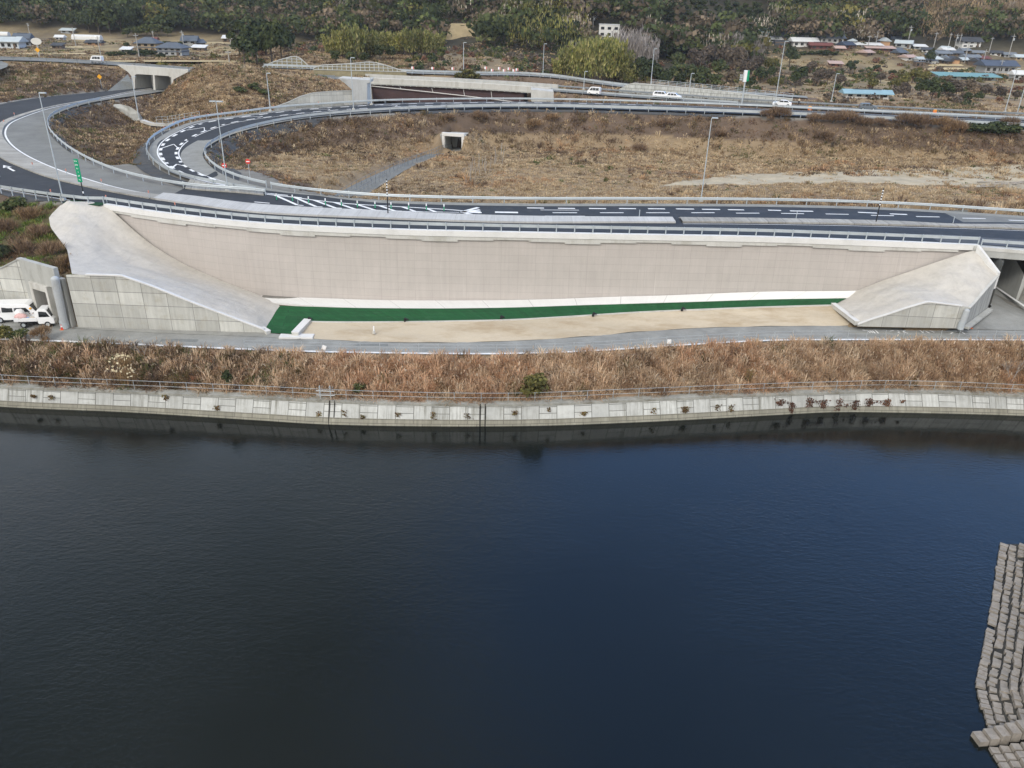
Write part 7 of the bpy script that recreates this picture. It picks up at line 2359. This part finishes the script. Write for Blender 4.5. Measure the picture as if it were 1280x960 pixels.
def figure(label, p, rz, pose, coat, trousers, helmet=None):
    """one continuous skinned body; clothes over it"""
    t = thing('person', label, 'person', p, rz)
    J = {'pelvis': (0, 0, .92), 'waist': (0, 0, 1.06), 'chest': (.02, 0, 1.3), 'neck': (.03, 0, 1.48), 'head': (.05, 0, 1.6), 'crown': (.05, 0, 1.7),
         'shl': (0, .19, 1.42), 'ell': (.08, .25, 1.15), 'wrl': (.3, .2, 1.02), 'hal': (.38, .18, 1.0), 'shr': (0, -.19, 1.42), 'elr': (.08, -.25, 1.15), 'wrr': (.3, -.2, 1.02), 'har': (.38, -.18, 1.0),
         'hpl': (0, .1, .88), 'knl': (.03, .11, .5), 'anl': (-.01, .11, .09), 'tol': (.15, .12, .04), 'hpr': (0, -.1, .88), 'knr': (.03, -.11, .5), 'anr': (-.01, -.11, .09), 'tor': (.15, -.12, .04)}
    J.update(pose)
    E_ = [('pelvis', 'waist'), ('waist', 'chest'), ('chest', 'neck'), ('neck', 'head'), ('head', 'crown'), ('chest', 'shl'), ('shl', 'ell'), ('ell', 'wrl'), ('wrl', 'hal'), ('chest', 'shr'), ('shr', 'elr'), ('elr', 'wrr'), ('wrr', 'har'),
          ('pelvis', 'hpl'), ('hpl', 'knl'), ('knl', 'anl'), ('anl', 'tol'), ('pelvis', 'hpr'), ('hpr', 'knr'), ('knr', 'anr'), ('anr', 'tor')]
    Rr = {'pelvis': .13, 'waist': .12, 'chest': .14, 'neck': .055, 'head': .095, 'crown': .08, 'sh': .075, 'el': .048, 'wr': .034, 'ha': .04, 'hp': .095, 'kn': .06, 'an': .045, 'to': .04}
    keys = list(J)
    def grow_mesh(name, ks, infl, mat, par):
        ii = {q: i for i, q in enumerate(ks)}
        me = bpy.data.meshes.new(name)
        me.from_pydata([J[q] for q in ks], [(ii[a], ii[b]) for a, b in E_ if a in ii and b in ii], [])
        o = bpy.data.objects.new(name, me); COL.objects.link(o); adopt(o, par)
        md = o.modifiers.new('skin', 'SKIN'); 
        if not me.skin_vertices: me.skin_vertices.new() if hasattr(me.skin_vertices, 'new') else None
        for q, v in zip(ks, me.skin_vertices[0].data):
            r_ = Rr.get(q) or Rr[q[:2]]; v.radius = (r_ * infl, r_ * infl); v.use_root = (q == ks[0])
        sb_ = o.modifiers.new('sub', 'SUBSURF'); sb_.levels = sb_.render_levels = 1
        me.materials.append(mat)
        return o
    bd = grow_mesh('body', keys, 1.0, M['skin'], t)
    grow_mesh('jacket', ['chest', 'waist', 'pelvis', 'shl', 'ell', 'wrl', 'shr', 'elr', 'wrr'], 1.2, coat, t)
    grow_mesh('trousers', ['pelvis', 'hpl', 'knl', 'anl', 'hpr', 'knr', 'anr'], 1.22, trousers, t)
    if helmet:
        hx, hy, hz_ = J['crown']
        bm = MB().blob((hx, hy, hz_ - .02), (.15, .135, .12), 1, 2, 0); bm.box((hx + .12, hy, hz_ - .05), (.12, .2, .02))
        bm.build('helmet', helmet, t, local=False, smooth=True)
    else:
        hx, hy, hz_ = J['crown']; MB().blob((hx - .02, hy, hz_), (.11, .1, .09), 1, 2, 0).build('hair', M['black'], t, local=False, smooth=True)
    return t


try:
    figure('worker in a dark jacket and yellow helmet standing behind the bed of the flat-bed truck', kw(-.75, 1.02, 0) * np.array([1, 1, 1]), kr - 1.5, {'chest': (.12, 0, 1.27), 'neck': (.2, 0, 1.44), 'head': (.25, 0, 1.54), 'crown': (.28, 0, 1.63), 'shl': (.13, .19, 1.4), 'shr': (.13, -.19, 1.4), 'ell': (.3, .24, 1.2), 'elr': (.3, -.24, 1.2), 'wrl': (.46, .16, 1.08), 'wrr': (.46, -.16, 1.08), 'hal': (.53, .14, 1.05), 'har': (.53, -.14, 1.05)}, M['cloth_dark'], M['cloth_dark'], M['yellow'])
    figure('tiny worker in cream clothes standing on the far road beside the white saloon', U(998, 131.5, 3), 1.0, {}, pm('cream_cloth', (.6, .52, .38), .1, 3, 9, .9), M['cloth_dark'])
except Exception as ex:
    print('figure failed', ex)


def cone(label, p, h=.7):
    t = thing('traffic_cone', label, 'cone', p)
    MB().box(p + (0, 0, .02), (.38, .38, .04)).build('base', M['orange'], t)
    MB().tube(p + (0, 0, .03), p + (0, 0, h), .15, .03, 12).build('cone_body', M['red'], t)
    MB().tube(p + (0, 0, h * .45), p + (0, 0, h * .68), .1, .075, 12).build('band', M['white'], t)


cone('red traffic cone on the path beside the thick drainpipe', UL(78, 412, zpath)); cone('red traffic cone at the corner of the right panel wall', UL(1213, 410.2, zpath, .05))
for x, y, lab in [(1012, 137.5, 'orange barrel beside the far road left of the grey hatchback'), (1168, 142, 'small orange marker box at the far road towards the right')]:
    p = U(x, y, 2.9); t = thing('barrel', lab, 'barrel', p)
    MB().tube(p, p + (0, 0, .8), .45, .4, 12).build('drum', M['orange'], t); MB().tube(p + (0, 0, .8), p + (0, 0, .9), .42, .3, 12).build('lid', M['yellow'], t)
# red and white chevron boards at the bend of the hillside road
for i, (x, y) in enumerate([(516, 91), (541, 91.5), (566, 91.8), (607, 91), (615, 94), (624, 91.5), (630, 94.2), (636, 92), (642, 94.2), (646, 93)]):
    p = U(x, y + 1, 5.4); t = thing('marker_board', 'small white board with a red edge on the hillside road bend', 'sign', p, 0, 'marker boards on the hillside road bend')
    MB().tube(p, p + (0, 0, 1.3), .05, n=6).build('post', M['steel'], t)
    MB().box(p + (0, -.06, 1.55), (.75, .05, .65)).build('plate', M['white'], t); MB().box(p + (.2, -.1, 1.55), (.22, .03, .66)).build('stripe', M['red'], t)
# orange hose reel, green mat by the truck
p = UL(66, 391, zpath, .5); t = thing('orange_hose', 'orange looped hose hanging on the white barrier by the portal', 'hose', p)
k = MB(); pts = [p + (math.cos(a) * .55, -.4 + math.sin(a) * .15, .5 + math.sin(a) * .3) for a in np.linspace(0, 5.2, 18)] + [p + (.75, -.5, -.2)]
for a_, b_ in zip(pts[:-1], pts[1:]): k.tube(a_, b_, .08, n=6, caps=False)
k.build('loop', M['orange'], t)
tag(MB().box(UL(69, 402.5, zpath, .12), (1.8, .7, .12), .2).build('green_mat', M['green_post'], bevel=.03), 'folded green mat lying in front of the flat-bed truck', 'mat')

# ------------------------------------------------------------------ villages
HM = {}


def hm(c):
    key = tuple(c)
    if key not in HM: HM[key] = pm('house_paint', c, .1, .4, 4, .8, dirt=([x * .6 for x in c], .4))
    return HM[key]


RF = {'grey': (.17, .19, .215), 'slate': (.10, .12, .15), 'dark': (.06, .065, .075), 'navy': (.05, .065, .1), 'white': (.62, .63, .63), 'red': (.16, .06, .055), 'pink': (.45, .33, .29), 'teal': (.16, .30, .31), 'sky': (.24, .38, .45), 'blue': (.075, .095, .135), 'pale': (.45, .5, .52), 'tan': (.3, .25, .18)}
WL = {'tan': (.38, .29, .18), 'white': (.7, .69, .66), 'grey': (.36, .37, .37), 'brown': (.13, .095, .07), 'orange': (.5, .3, .17), 'pale': (.52, .55, .57), 'red': (.16, .065, .055)}


def house(label, px, py, wpx, hpx, roof='grey', wall_='white', form='gable', rz=None, dep=.75, storeys=1, group=None, name='house', cat='house', py_is_base=True):
    p = GP(px, py)
    s = depth(p) / FPX
    W_, Ht = wpx * s, max(2.2, hpx * s)
    D = max(3.0, W_ * dep) if W_ < 16 else max(5., min(W_ * dep, 9))
    rz = rt.uniform(-.25, .25) if rz is None else rz
    t = thing(name, label, cat, p, rz, group)
    hw = Ht * (.62 if form != 'flat' else .93)
    wallo = MB().box((0, D / 2, hw / 2 - .5), (W_ * .9, D * .9, hw + 1)).build('wall', hm(WL[wall_]), t, local=False)
    e = .06 * W_ + .25
    w2, d2 = W_ * .45 + e, D * .45 + e
    if form == 'gable':
        k = MB(); k.add([(-w2, D / 2 - d2, hw - .1), (w2, D / 2 - d2, hw - .1), (w2, D / 2, Ht), (-w2, D / 2, Ht), (-w2, D / 2 + d2, hw - .1), (w2, D / 2 + d2, hw - .1), (-w2, D / 2 - d2, hw - .32), (w2, D / 2 - d2, hw - .32), (w2, D / 2 + d2, hw - .32), (-w2, D / 2 + d2, hw - .32)],
                       [(0, 1, 2, 3), (3, 2, 5, 4), (6, 7, 1, 0), (4, 5, 8, 9), (1, 7, 8, 5, 2), (6, 0, 3, 4, 9), (7, 6, 9, 8)])
    elif form == 'hip':
        rx = max(.1, w2 - d2 * .9)
        k = MB(); k.add([(-w2, D / 2 - d2, hw - .1), (w2, D / 2 - d2, hw - .1), (w2, D / 2 + d2, hw - .1), (-w2, D / 2 + d2, hw - .1), (-rx, D / 2, Ht), (rx, D / 2, Ht), (-w2, D / 2 - d2, hw - .3), (w2, D / 2 - d2, hw - .3), (w2, D / 2 + d2, hw - .3), (-w2, D / 2 + d2, hw - .3)],
                       [(0, 1, 5, 4), (1, 2, 5), (2, 3, 4, 5), (3, 0, 4), (6, 7, 1, 0), (7, 8, 2, 1), (8, 9, 3, 2), (9, 6, 0, 3), (9, 8, 7, 6)])
    elif form == 'tunnel':
        k = MB(); n = 10
        vs = [(sx * W_ * .47, D / 2 - D * .5 * math.cos(a), Ht * math.sin(a)) for sx in (-1, 1) for a in np.linspace(0, math.pi, n)]
        k.add(vs, [(i, i + 1, n + i + 1, n + i) for i in range(n - 1)] + [tuple(range(n)), tuple(range(2 * n - 1, n - 1, -1))])
    elif form == 'shed':
        k = MB(); k.add([(-w2, D / 2 - d2, hw - .05), (w2, D / 2 - d2, hw - .05), (w2, D / 2 + d2, Ht), (-w2, D / 2 + d2, Ht), (-w2, D / 2 - d2, hw - .25), (w2, D / 2 - d2, hw - .25), (w2, D / 2 + d2, Ht - .2), (-w2, D / 2 + d2, Ht - .2)], [(0, 1, 2, 3), (7, 6, 5, 4), (4, 5, 1, 0), (5, 6, 2, 1), (6, 7, 3, 2), (7, 4, 0, 3)])
    else:
        k = MB().box((0, D / 2, Ht - .1), (W_ * .94, D * .94, .3))
    rf = k.build('roof', hm(RF[roof]), t, local=False, fixn=True)
    if form in ('gable', 'hip') and W_ > 6: MB().box((0, D / 2, Ht + .03), (W_ * .6 if form == 'gable' else max(.6, (w2 - d2 * .9) * 2), .4, .25)).build('ridge', hm(RF['dark']), rf, local=False)
    if form == 'hip' and storeys == 2:
        MB().box((0, D / 2, hw * .52), (W_ * .98, D * .98, .25), 0, .96).build('lower_eaves', hm(RF[roof]), t, local=False)
    nw = max(2, int(W_ / 2.6)) if form != 'tunnel' else 0
    for st in range(storeys):
        zc = hw * (st + .5) / storeys
        for i in range(min(nw, 6)):
            x = W_ * .9 * ((i + .5) / min(nw, 6) - .5)
            y = D * .05
            wn = MB().box((x, y - .02, zc), (W_ * .9 / min(nw, 6) * .5, .1, min(1.3, hw / storeys * .45))).build('window', M['glass'], t, local=False)
    if form != 'tunnel' and W_ > 4: MB().box((W_ * .3, D * .05 - .04, min(1.0, hw * .4)), (.9, .1, min(2.0, hw * .8))).build('door', hm(WL['brown']), t, local=False)
    return t


HOUSES = [
    ('two-storey tan house with a grey hip roof in the left village', 183, 65, 27, 17, 'slate', 'tan', 'hip', 0, .8, 2), ('low grey house with a hip roof beside the tan house', 212, 69.5, 34, 15, 'slate', 'grey', 'hip', -.05, .7, 2),
    ('tall grey gabled house behind the others in the left village', 237, 60, 19, 14, 'slate', 'grey', 'gable', .1, .8, 2), ('dark gabled annex right of the grey gabled house', 252, 60, 14, 10, 'slate', 'brown', 'gable', .9, .9, 1), ('low shed with a white roof in front of the grey gabled house', 248, 63.5, 17, 5, 'white', 'brown', 'shed', 0, .6, 1),
    ('small dark shed with a white roof at the right of the left village', 285, 53, 14, 8, 'white', 'brown', 'shed', .1, .6, 1), ('tiny white shed by the garden hedge', 157, 66, 13, 4, 'white', 'grey', 'shed', 0, .6, 1), ('red-roofed house just showing behind the tan house', 190, 53, 12, 6, 'red', 'brown', 'gable', 0, .6, 1),
    ('pale blue-walled workshop at the left edge', 8, 61, 34, 14, 'pale', 'pale', 'gable', .05, .6, 1), ('grey-roofed house right of the pale workshop', 28, 57, 20, 14, 'slate', 'pale', 'gable', .1, .7, 2), ('small dark gabled house at the end of the pale workshop row', 38, 58, 12, 9, 'dark', 'grey', 'gable', .7, .8, 1),
    ('white dome-roofed tank house at the far left', 3, 46, 14, 5, 'white', 'white', 'tunnel', 0, .5, 1), ('long white greenhouse tunnel in the left fields', 107, 50, 38, 6, 'white', 'white', 'tunnel', 0, .25, 1), ('dark shed with an orange side in the left fields', 117, 57, 20, 6, 'dark', 'orange', 'gable', 0, .5, 1),
    ('pale open-sided shed at the foot of the left wood', 84, 42, 17, 6, 'pale', 'grey', 'shed', .1, .5, 1), ('small pale shed among the left fields', 74, 50, 11, 5, 'white', 'grey', 'gable', 0, .6, 1), ('dark low shed in the left fields', 71, 61, 14, 4, 'dark', 'brown', 'shed', 0, .6, 1),
    ('white flat-roofed building alone on the wooded hillside', 761, 47, 28, 15, 'white', 'white', 'flat', -.05, .5, 2), ('small white house half hidden on the hill behind the lattice slope', 463, 44, 12, 7, 'pink', 'white', 'gable', .1, .7, 1), ('small cream hut on the slope right of the bright bamboo', 824, 57, 10, 9, 'pale', 'white', 'gable', .6, .8, 1),
    ('house with a turquoise hip roof left of the right village', 955, 46.5, 24, 10, 'teal', 'white', 'hip', .05, .8, 2),
    ('grey-roofed house above the white hall', 992, 49, 22, 8, 'slate', 'grey', 'gable', 0, .7, 1), ('small pale house at the left end of the right village', 974, 50, 14, 6, 'slate', 'pale', 'gable', .2, .7, 1), ('dark arched shed in front of the white hall', 979, 57, 22, 6, 'dark', 'brown', 'tunnel', 0, .5, 1), ('low white building at the left end of the right village', 969, 53, 18, 5, 'white', 'white', 'shed', 0, .5, 1),
    ('big white hall with a plain roof in the right village', 1006, 59, 33, 11, 'white', 'white', 'gable', .06, .5, 1), ('house with a white gable behind the white hall', 1014, 49, 14, 8, 'slate', 'white', 'gable', .8, .8, 1), ('long red-brown barn in front of the slate roof', 1026, 62, 28, 8, 'red', 'red', 'gable', 0, .4, 1), ('wide slate-roofed house behind the red-brown barn', 1040, 54, 31, 10, 'slate', 'white', 'gable', 0, .5, 1),
    ('house with a navy roof and red side in the right village', 1062, 62, 18, 9, 'navy', 'red', 'gable', .5, .8, 1), ('small shed with a pink roof below the navy roof', 1050, 64, 14, 6, 'pink', 'brown', 'gable', .2, .6, 1), ('long low white shed in the right village', 1086, 60, 34, 5, 'white', 'white', 'shed', 0, .3, 1), ('orange-fronted gabled house behind the long white shed', 1111, 57, 14, 9, 'pale', 'orange', 'gable', 1.4, .9, 1),
    ('pale pavilion roof by the olive trees', 1094, 50, 14, 4, 'white', 'brown', 'shed', 0, .7, 1), ('dark gabled shed with a pinkish roof', 1088, 70, 18, 7, 'pink', 'brown', 'gable', .7, .8, 1), ('long rusty-roofed shed behind the dark gabled one', 1100, 64, 36, 5, 'pink', 'red', 'shed', 0, .25, 1),
    ('pale sloping-roofed shed right of the orange-fronted house', 1128, 60, 20, 9, 'pale', 'grey', 'gable', -.5, .7, 1), ('long white-topped shed by the round tree', 1150, 62, 17, 4, 'white', 'grey', 'shed', 0, .4, 1), ('dark barn with slatted roof in the right village', 1129, 70, 16, 7, 'slate', 'brown', 'gable', .5, .8, 1), ('pink-roofed cottage with white plinth', 1140, 76, 18, 7, 'pink', 'white', 'gable', .5, .8, 1),
    ('small white hut below the pink-roofed cottage', 1151, 78, 10, 5, 'pale', 'white', 'gable', .3, .8, 1), ('grey-roofed cottage with pale walls right of the round tree', 1171, 79, 15, 8, 'pale', 'grey', 'hip', .1, .8, 1), ('long grey roof above the grey-roofed cottage', 1180, 72, 24, 8, 'grey', 'grey', 'gable', .4, .6, 1), ('white-roofed house in the middle of the right village', 1186, 66, 16, 6, 'white', 'grey', 'gable', .2, .7, 1), ('grey-roofed house with a white end wall', 1186, 78, 14, 8, 'grey', 'white', 'gable', 1.0, .9, 1),
    ('house with a round orange gable front', 1197, 79, 14, 8, 'dark', 'orange', 'gable', 1.5, .9, 1), ('big white house with a dark tiled roof above the village', 1214, 60, 27, 12, 'dark', 'white', 'gable', .1, .6, 2), ('small cream house below the big white one', 1208, 67, 14, 6, 'grey', 'tan', 'gable', .3, .7, 1), ('wide grey-roofed barn left of the dark blue roof', 1216, 77, 22, 8, 'grey', 'grey', 'gable', .2, .6, 1), ('steep dark barn left of the dark blue roof', 1224, 82, 14, 9, 'dark', 'brown', 'gable', .9, .9, 1),
    ('low shed with a red roof above the dark blue roof', 1232, 77, 12, 4, 'red', 'brown', 'shed', 0, .6, 1), ('large farmhouse with a dark blue roof at the right', 1250, 92, 44, 15, 'blue', 'grey', 'gable', .08, .5, 1), ('white-roofed shed at the right edge', 1274, 100, 18, 11, 'white', 'grey', 'gable', .1, .6, 1),
    ('small red-walled shed in the scrub below the right village', 1045, 83.5, 17, 5, 'pink', 'red', 'shed', 0, .4, 1), ('long shed with a sky-blue roof beside the far road', 1084, 123, 59, 10, 'sky', 'white', 'gable', -.03, .1, 1), ('long low teal-roofed greenhouse below the straw terraces', 1210, 100, 76, 5, 'teal', 'pale', 'shed', -.02, .08, 1), ('dark flat shelter left of the straw terraces', 1150, 84, 13, 3, 'slate', 'brown', 'flat', 0, .6, 1),
    ('small pale hut far up in the left wood', 360, 44, 6, 4, 'white', 'white', 'gable', 0, .7, 1), ('second pale hut in the left wood nearer the bamboo', 402, 42, 6, 4, 'white', 'white', 'gable', .4, .7, 1)]
for hdef in HOUSES: house(*hdef[:11])
for i, (x, y, w_, h_) in enumerate([(1120, 66, 12, 6), (1158, 66, 13, 6), (1164, 72, 12, 6), (1178, 64, 11, 5), (1196, 70, 13, 6), (1206, 73, 12, 6), (1222, 70, 13, 6), (1206, 79, 12, 6), (1160, 79, 11, 5), (1244, 70, 13, 6), (1262, 72, 14, 6), (1070, 55, 12, 6), (1120, 52, 11, 5), (1180, 80, 11, 5), (1000, 51, 12, 6), (1276, 76, 14, 7)]):
    house('small grey or dark roofed house packed among the others in the right village', x, y, w_, h_, ('slate', 'dark', 'grey', 'pale')[i % 4], ('white', 'grey', 'brown', 'tan')[(i // 2) % 4], ('gable', 'gable', 'hip')[i % 3], rt.uniform(-1.2, 1.2), .8, 1, 'small houses packed in the right village')
# straw terraces, the bare cut bank, a parked red car-sized tractor shed are left to the ground
for x0, x1, y0, y1 in [(1160, 1205, 80.5, 83), (1158, 1212, 85, 87.5), (1160, 1220, 89, 91)]:
    b = MB().poly([GP(x0, y1) + (0, 0, .12), GP(x1, y1) + (0, 0, .12), GP(x1 - 4, y0) + (0, 0, .12), GP(x0 + 4, y0) + (0, 0, .12)]); struct('field', b, pm('straw_field', (.5, .4, .23), .12, .2, 4, .95))
for x0, x1, y0, y1 in [(20, 110, 66.5, 68.5), (62, 118, 58, 60.5), (120, 300, 76, 78), (262, 318, 78, 80), (214, 300, 53, 55)]:
    b = MB().poly([GP(x0, y1) + (0, 0, .15), GP(x1, y1) + (0, 0, .15), GP(x1 - 4, y0) + (0, 0, .15), GP(x0 + 4, y0) + (0, 0, .15)]); struct('field', b, pm('straw_field', (.44, .35, .2), .15, .2, 4, .95))
p = GP(577, 47); s_ = depth(p) / FPX
k = MB(); w2 = 20 * s_
k.add([p + (-w2, -1, -1), p + (w2 * .85, -1, -1), p + (w2 * .9, 6, 15 * s_), p + (-w2 * .75, 6, 15 * s_), p + (w2 * .9, 16, 15 * s_), p + (-w2 * .75, 16, 15 * s_)], [(0, 1, 2, 3), (3, 2, 4, 5)])
tag(k.build('cut_bank', pm('cut_earth', (.34, .27, .16), .25, .3, 3, .95, bump=.5), None), kind='structure')
k_ = 0
for x, y0, y1 in [(1134, 34, 57), (1166, 42, 63), (1184, 43, 64), (1192, 44, 64), (1197, 44, 64), (1236, 48, 66), (1260, 45, 72), (1226, 64, 89), (1205, 56, 79), (1094, 40, 58), (1084, 46, 62), (1053, 40, 53), (1004, 36, 46), (1110, 30, 46), (1249, 76, 92), (126, 47, 70), (174, 44, 71), (193, 40, 55), (230, 40, 60), (289, 44, 60), (95, 36, 58), (37, 30, 42), (287, 65, 80), (743, 2, 26), (741, 22, 36), (808, 10, 33), (598, 33, 44), (322, 55, 80)]:
    p = GP(x, y1); h = (y1 - y0) * depth(p) / FPX
    t = thing('utility_pole', 'grey utility pole with a short cross-arm among the right village roofs' if x > 900 else ('grey utility pole with a short cross-arm near the left village' if x < 330 else 'thin utility pole on the wooded hillside'), 'utility pole', p, rt.uniform(-.6, .6), 'utility poles of the right village' if x > 900 else ('utility poles of the left village' if x < 330 else 'utility poles on the hillside'))
    MB().tube((0, 0, -.5), (0, 0, h), .2, .13, 8).build('pole', M['wood_pole'], t, local=False)
    MB().box((0, 0, h * .9), (1.8, .14, .14)).build('cross_arm', M['steel'], t, local=False)
    if k_ % 3 == 0: MB().tube((.4, 0, h * .72), (.4, 0, h * .82), .28, n=8).build('transformer', M['steel'], t, local=False)
    k_ += 1
# ------------------------------------------------------------------ light and camera
SUN_EL, SUN_AZ = R(38), R(205)       # azimuth measured from +Y clockwise
w = bpy.data.worlds.new('World'); scn.world = w; w.use_nodes = True
nt = w.node_tree
bg = nt.nodes['Background']
sky = nt.nodes.new('ShaderNodeTexSky'); sky.sky_type = 'NISHITA'; sky.sun_disc = False
sky.sun_elevation = SUN_EL; sky.sun_rotation = SUN_AZ; sky.air_density = 1.0; sky.dust_density = .6
tc = nt.nodes.new('ShaderNodeTexCoord')
mp = nt.nodes.new('ShaderNodeMapping'); mp.inputs['Scale'].default_value = (1.0, 1.0, 2.0)
nt.links.new(tc.outputs['Generated'], mp.inputs['Vector'])
nz_ = nt.nodes.new('ShaderNodeTexNoise'); nz_.inputs['Scale'].default_value = 2.2; nz_.inputs['Detail'].default_value = 6; nz_.inputs['Roughness'].default_value = .55
nt.links.new(mp.outputs['Vector'], nz_.inputs['Vector'])
# a break of clear sky towards the far right, cloud elsewhere
dt = nt.nodes.new('ShaderNodeVectorMath'); dt.operation = 'DOT_PRODUCT'
nrm = nt.nodes.new('ShaderNodeVectorMath'); nrm.operation = 'NORMALIZE'
nt.links.new(tc.outputs['Generated'], nrm.inputs[0])
nt.links.new(nrm.outputs[0], dt.inputs[0])
az, el = R(49), R(29)
dt.inputs[1].default_value = (math.sin(az) * math.cos(el), math.cos(az) * math.cos(el), math.sin(el))
ad = nt.nodes.new('ShaderNodeMath'); ad.operation = 'MULTIPLY_ADD'
nt.links.new(nz_.outputs['Fac'], ad.inputs[0]); ad.inputs[1].default_value = .5; nt.links.new(dt.outputs['Value'], ad.inputs[2])
rp_ = nt.nodes.new('ShaderNodeValToRGB')
rp_.color_ramp.elements[0].position = .93; rp_.color_ramp.elements[0].color = (1, 1, 1, 1)
rp_.color_ramp.elements[1].position = 1.19; rp_.color_ramp.elements[1].color = (.05, .05, .05, 1)
nt.links.new(ad.outputs[0], rp_.inputs['Fac'])
sc_ = nt.nodes.new('ShaderNodeMix'); sc_.data_type = 'RGBA'
nt.links.new(rp_.outputs['Color'], sc_.inputs[0])
el_ = nt.nodes.new('ShaderNodeSeparateXYZ'); nt.links.new(nrm.outputs[0], el_.inputs[0])
def sky_ramp(stops):
    n = nt.nodes.new('ShaderNodeValToRGB'); e = n.color_ramp.elements
    while len(e) < len(stops): e.new(.5)
    for q, (p, c) in zip(e, stops): q.position = p; q.color = (*c, 1)
    nt.links.new(el_.outputs['Z'], n.inputs['Fac'])
    return n


# a darker bank of cloud ahead, pale even cloud overhead and behind
ahead = sky_ramp([(0, (1.06, 1.05, 1.04)), (.36, (.95, .96, .98)), (.5, (.60, .75, .95)), (.72, (.19, .225, .23)), (.92, (.74, .74, .74)), (1, (.93, .93, .93))])
round_ = sky_ramp([(0, (1.06, 1.05, 1.04)), (.5, (.93, .93, .93)), (1, (.93, .93, .93))])
fr_ = nt.nodes.new('ShaderNodeMapRange'); fr_.inputs['From Min'].default_value = -.15; fr_.inputs['From Max'].default_value = .35
nt.links.new(el_.outputs['Y'], fr_.inputs['Value'])
cr_ = nt.nodes.new('ShaderNodeMix'); cr_.data_type = 'RGBA'
nt.links.new(fr_.outputs[0], cr_.inputs[0]); nt.links.new(round_.outputs['Color'], cr_.inputs[6]); nt.links.new(ahead.outputs['Color'], cr_.inputs[7])
cm_ = nt.nodes.new('ShaderNodeVectorMath'); cm_.operation = 'SCALE'; cm_.inputs['Scale'].default_value = 9.5
nt.links.new(cr_.outputs[2], cm_.inputs[0]); nt.links.new(cm_.outputs[0], sc_.inputs[7])
sk_ = nt.nodes.new('ShaderNodeVectorMath'); sk_.operation = 'SCALE'; sk_.inputs['Scale'].default_value = 3.2
nt.links.new(sky.outputs['Color'], sk_.inputs[0]); st_ = nt.nodes.new('ShaderNodeVectorMath'); st_.operation = 'MULTIPLY'; st_.inputs[1].default_value = (.75, .95, 1.2)
nt.links.new(sk_.outputs[0], st_.inputs[0]); nt.links.new(st_.outputs[0], sc_.inputs[6])
nt.links.new(sc_.outputs[2], bg.inputs['Color'])
bg.inputs['Strength'].default_value = .11
sl = bpy.data.lights.new('sun', 'SUN'); sl.energy = 1.5; sl.angle = R(14); sl.color = (1, .97, .92)
so = bpy.data.objects.new('sun', sl); COL.objects.link(so)
sd_ = Vector((math.sin(SUN_AZ) * math.cos(SUN_EL), math.cos(SUN_AZ) * math.cos(SUN_EL), math.sin(SUN_EL)))
so.rotation_euler = sd_.to_track_quat('Z', 'Y').to_euler()
so.location = (0, 0, 80)
cam = bpy.data.cameras.new('camera'); co = bpy.data.objects.new('camera', cam); COL.objects.link(co)
cam.sensor_width = 36; cam.lens = FPX / 1280 * 36; cam.clip_start = .5; cam.clip_end = 4000
Mx = Matrix([[_rt[i], _up[i], -_fw[i], EYE[i]] for i in range(3)] + [[0, 0, 0, 1]])
co.matrix_world = Mx
scn.camera = co
scn.view_settings.view_transform = 'Standard'
scn.view_settings.look = 'None'
scn.view_settings.exposure = 0.38
scn.view_settings.gamma = 1.0
scn.render.engine = 'CYCLES'
scn.cycles.max_bounces = 5; scn.cycles.diffuse_bounces = 2; scn.cycles.glossy_bounces = 2; scn.cycles.transmission_bounces = 2
scn.cycles.use_denoising = True
scn.cycles.use_adaptive_sampling = True

# air: a faint even haze over the whole valley
hb = MB().box((0, 420, 50), (1500, 1500, 140))
hz_ = hb.build('haze', None)
hm_ = bpy.data.materials.new('haze_air'); hm_.use_nodes = True
_nt = hm_.node_tree
_nt.nodes.remove(_nt.nodes['Principled BSDF'])
pv = _nt.nodes.new('ShaderNodeVolumePrincipled'); pv.inputs['Color'].default_value = (.82, .88, .97, 1); pv.inputs['Density'].default_value = .0001; pv.inputs['Density Attribute'].default_value = ''; hm_.cycles.homogeneous_volume = True; pv.inputs['Anisotropy'].default_value = .0
_nt.links.new(pv.outputs['Volume'], _nt.nodes['Material Output'].inputs['Volume'])
hz_.data.materials.append(hm_)
hz_['kind'] = 'stuff'
scn.cycles.volume_bounces = 0
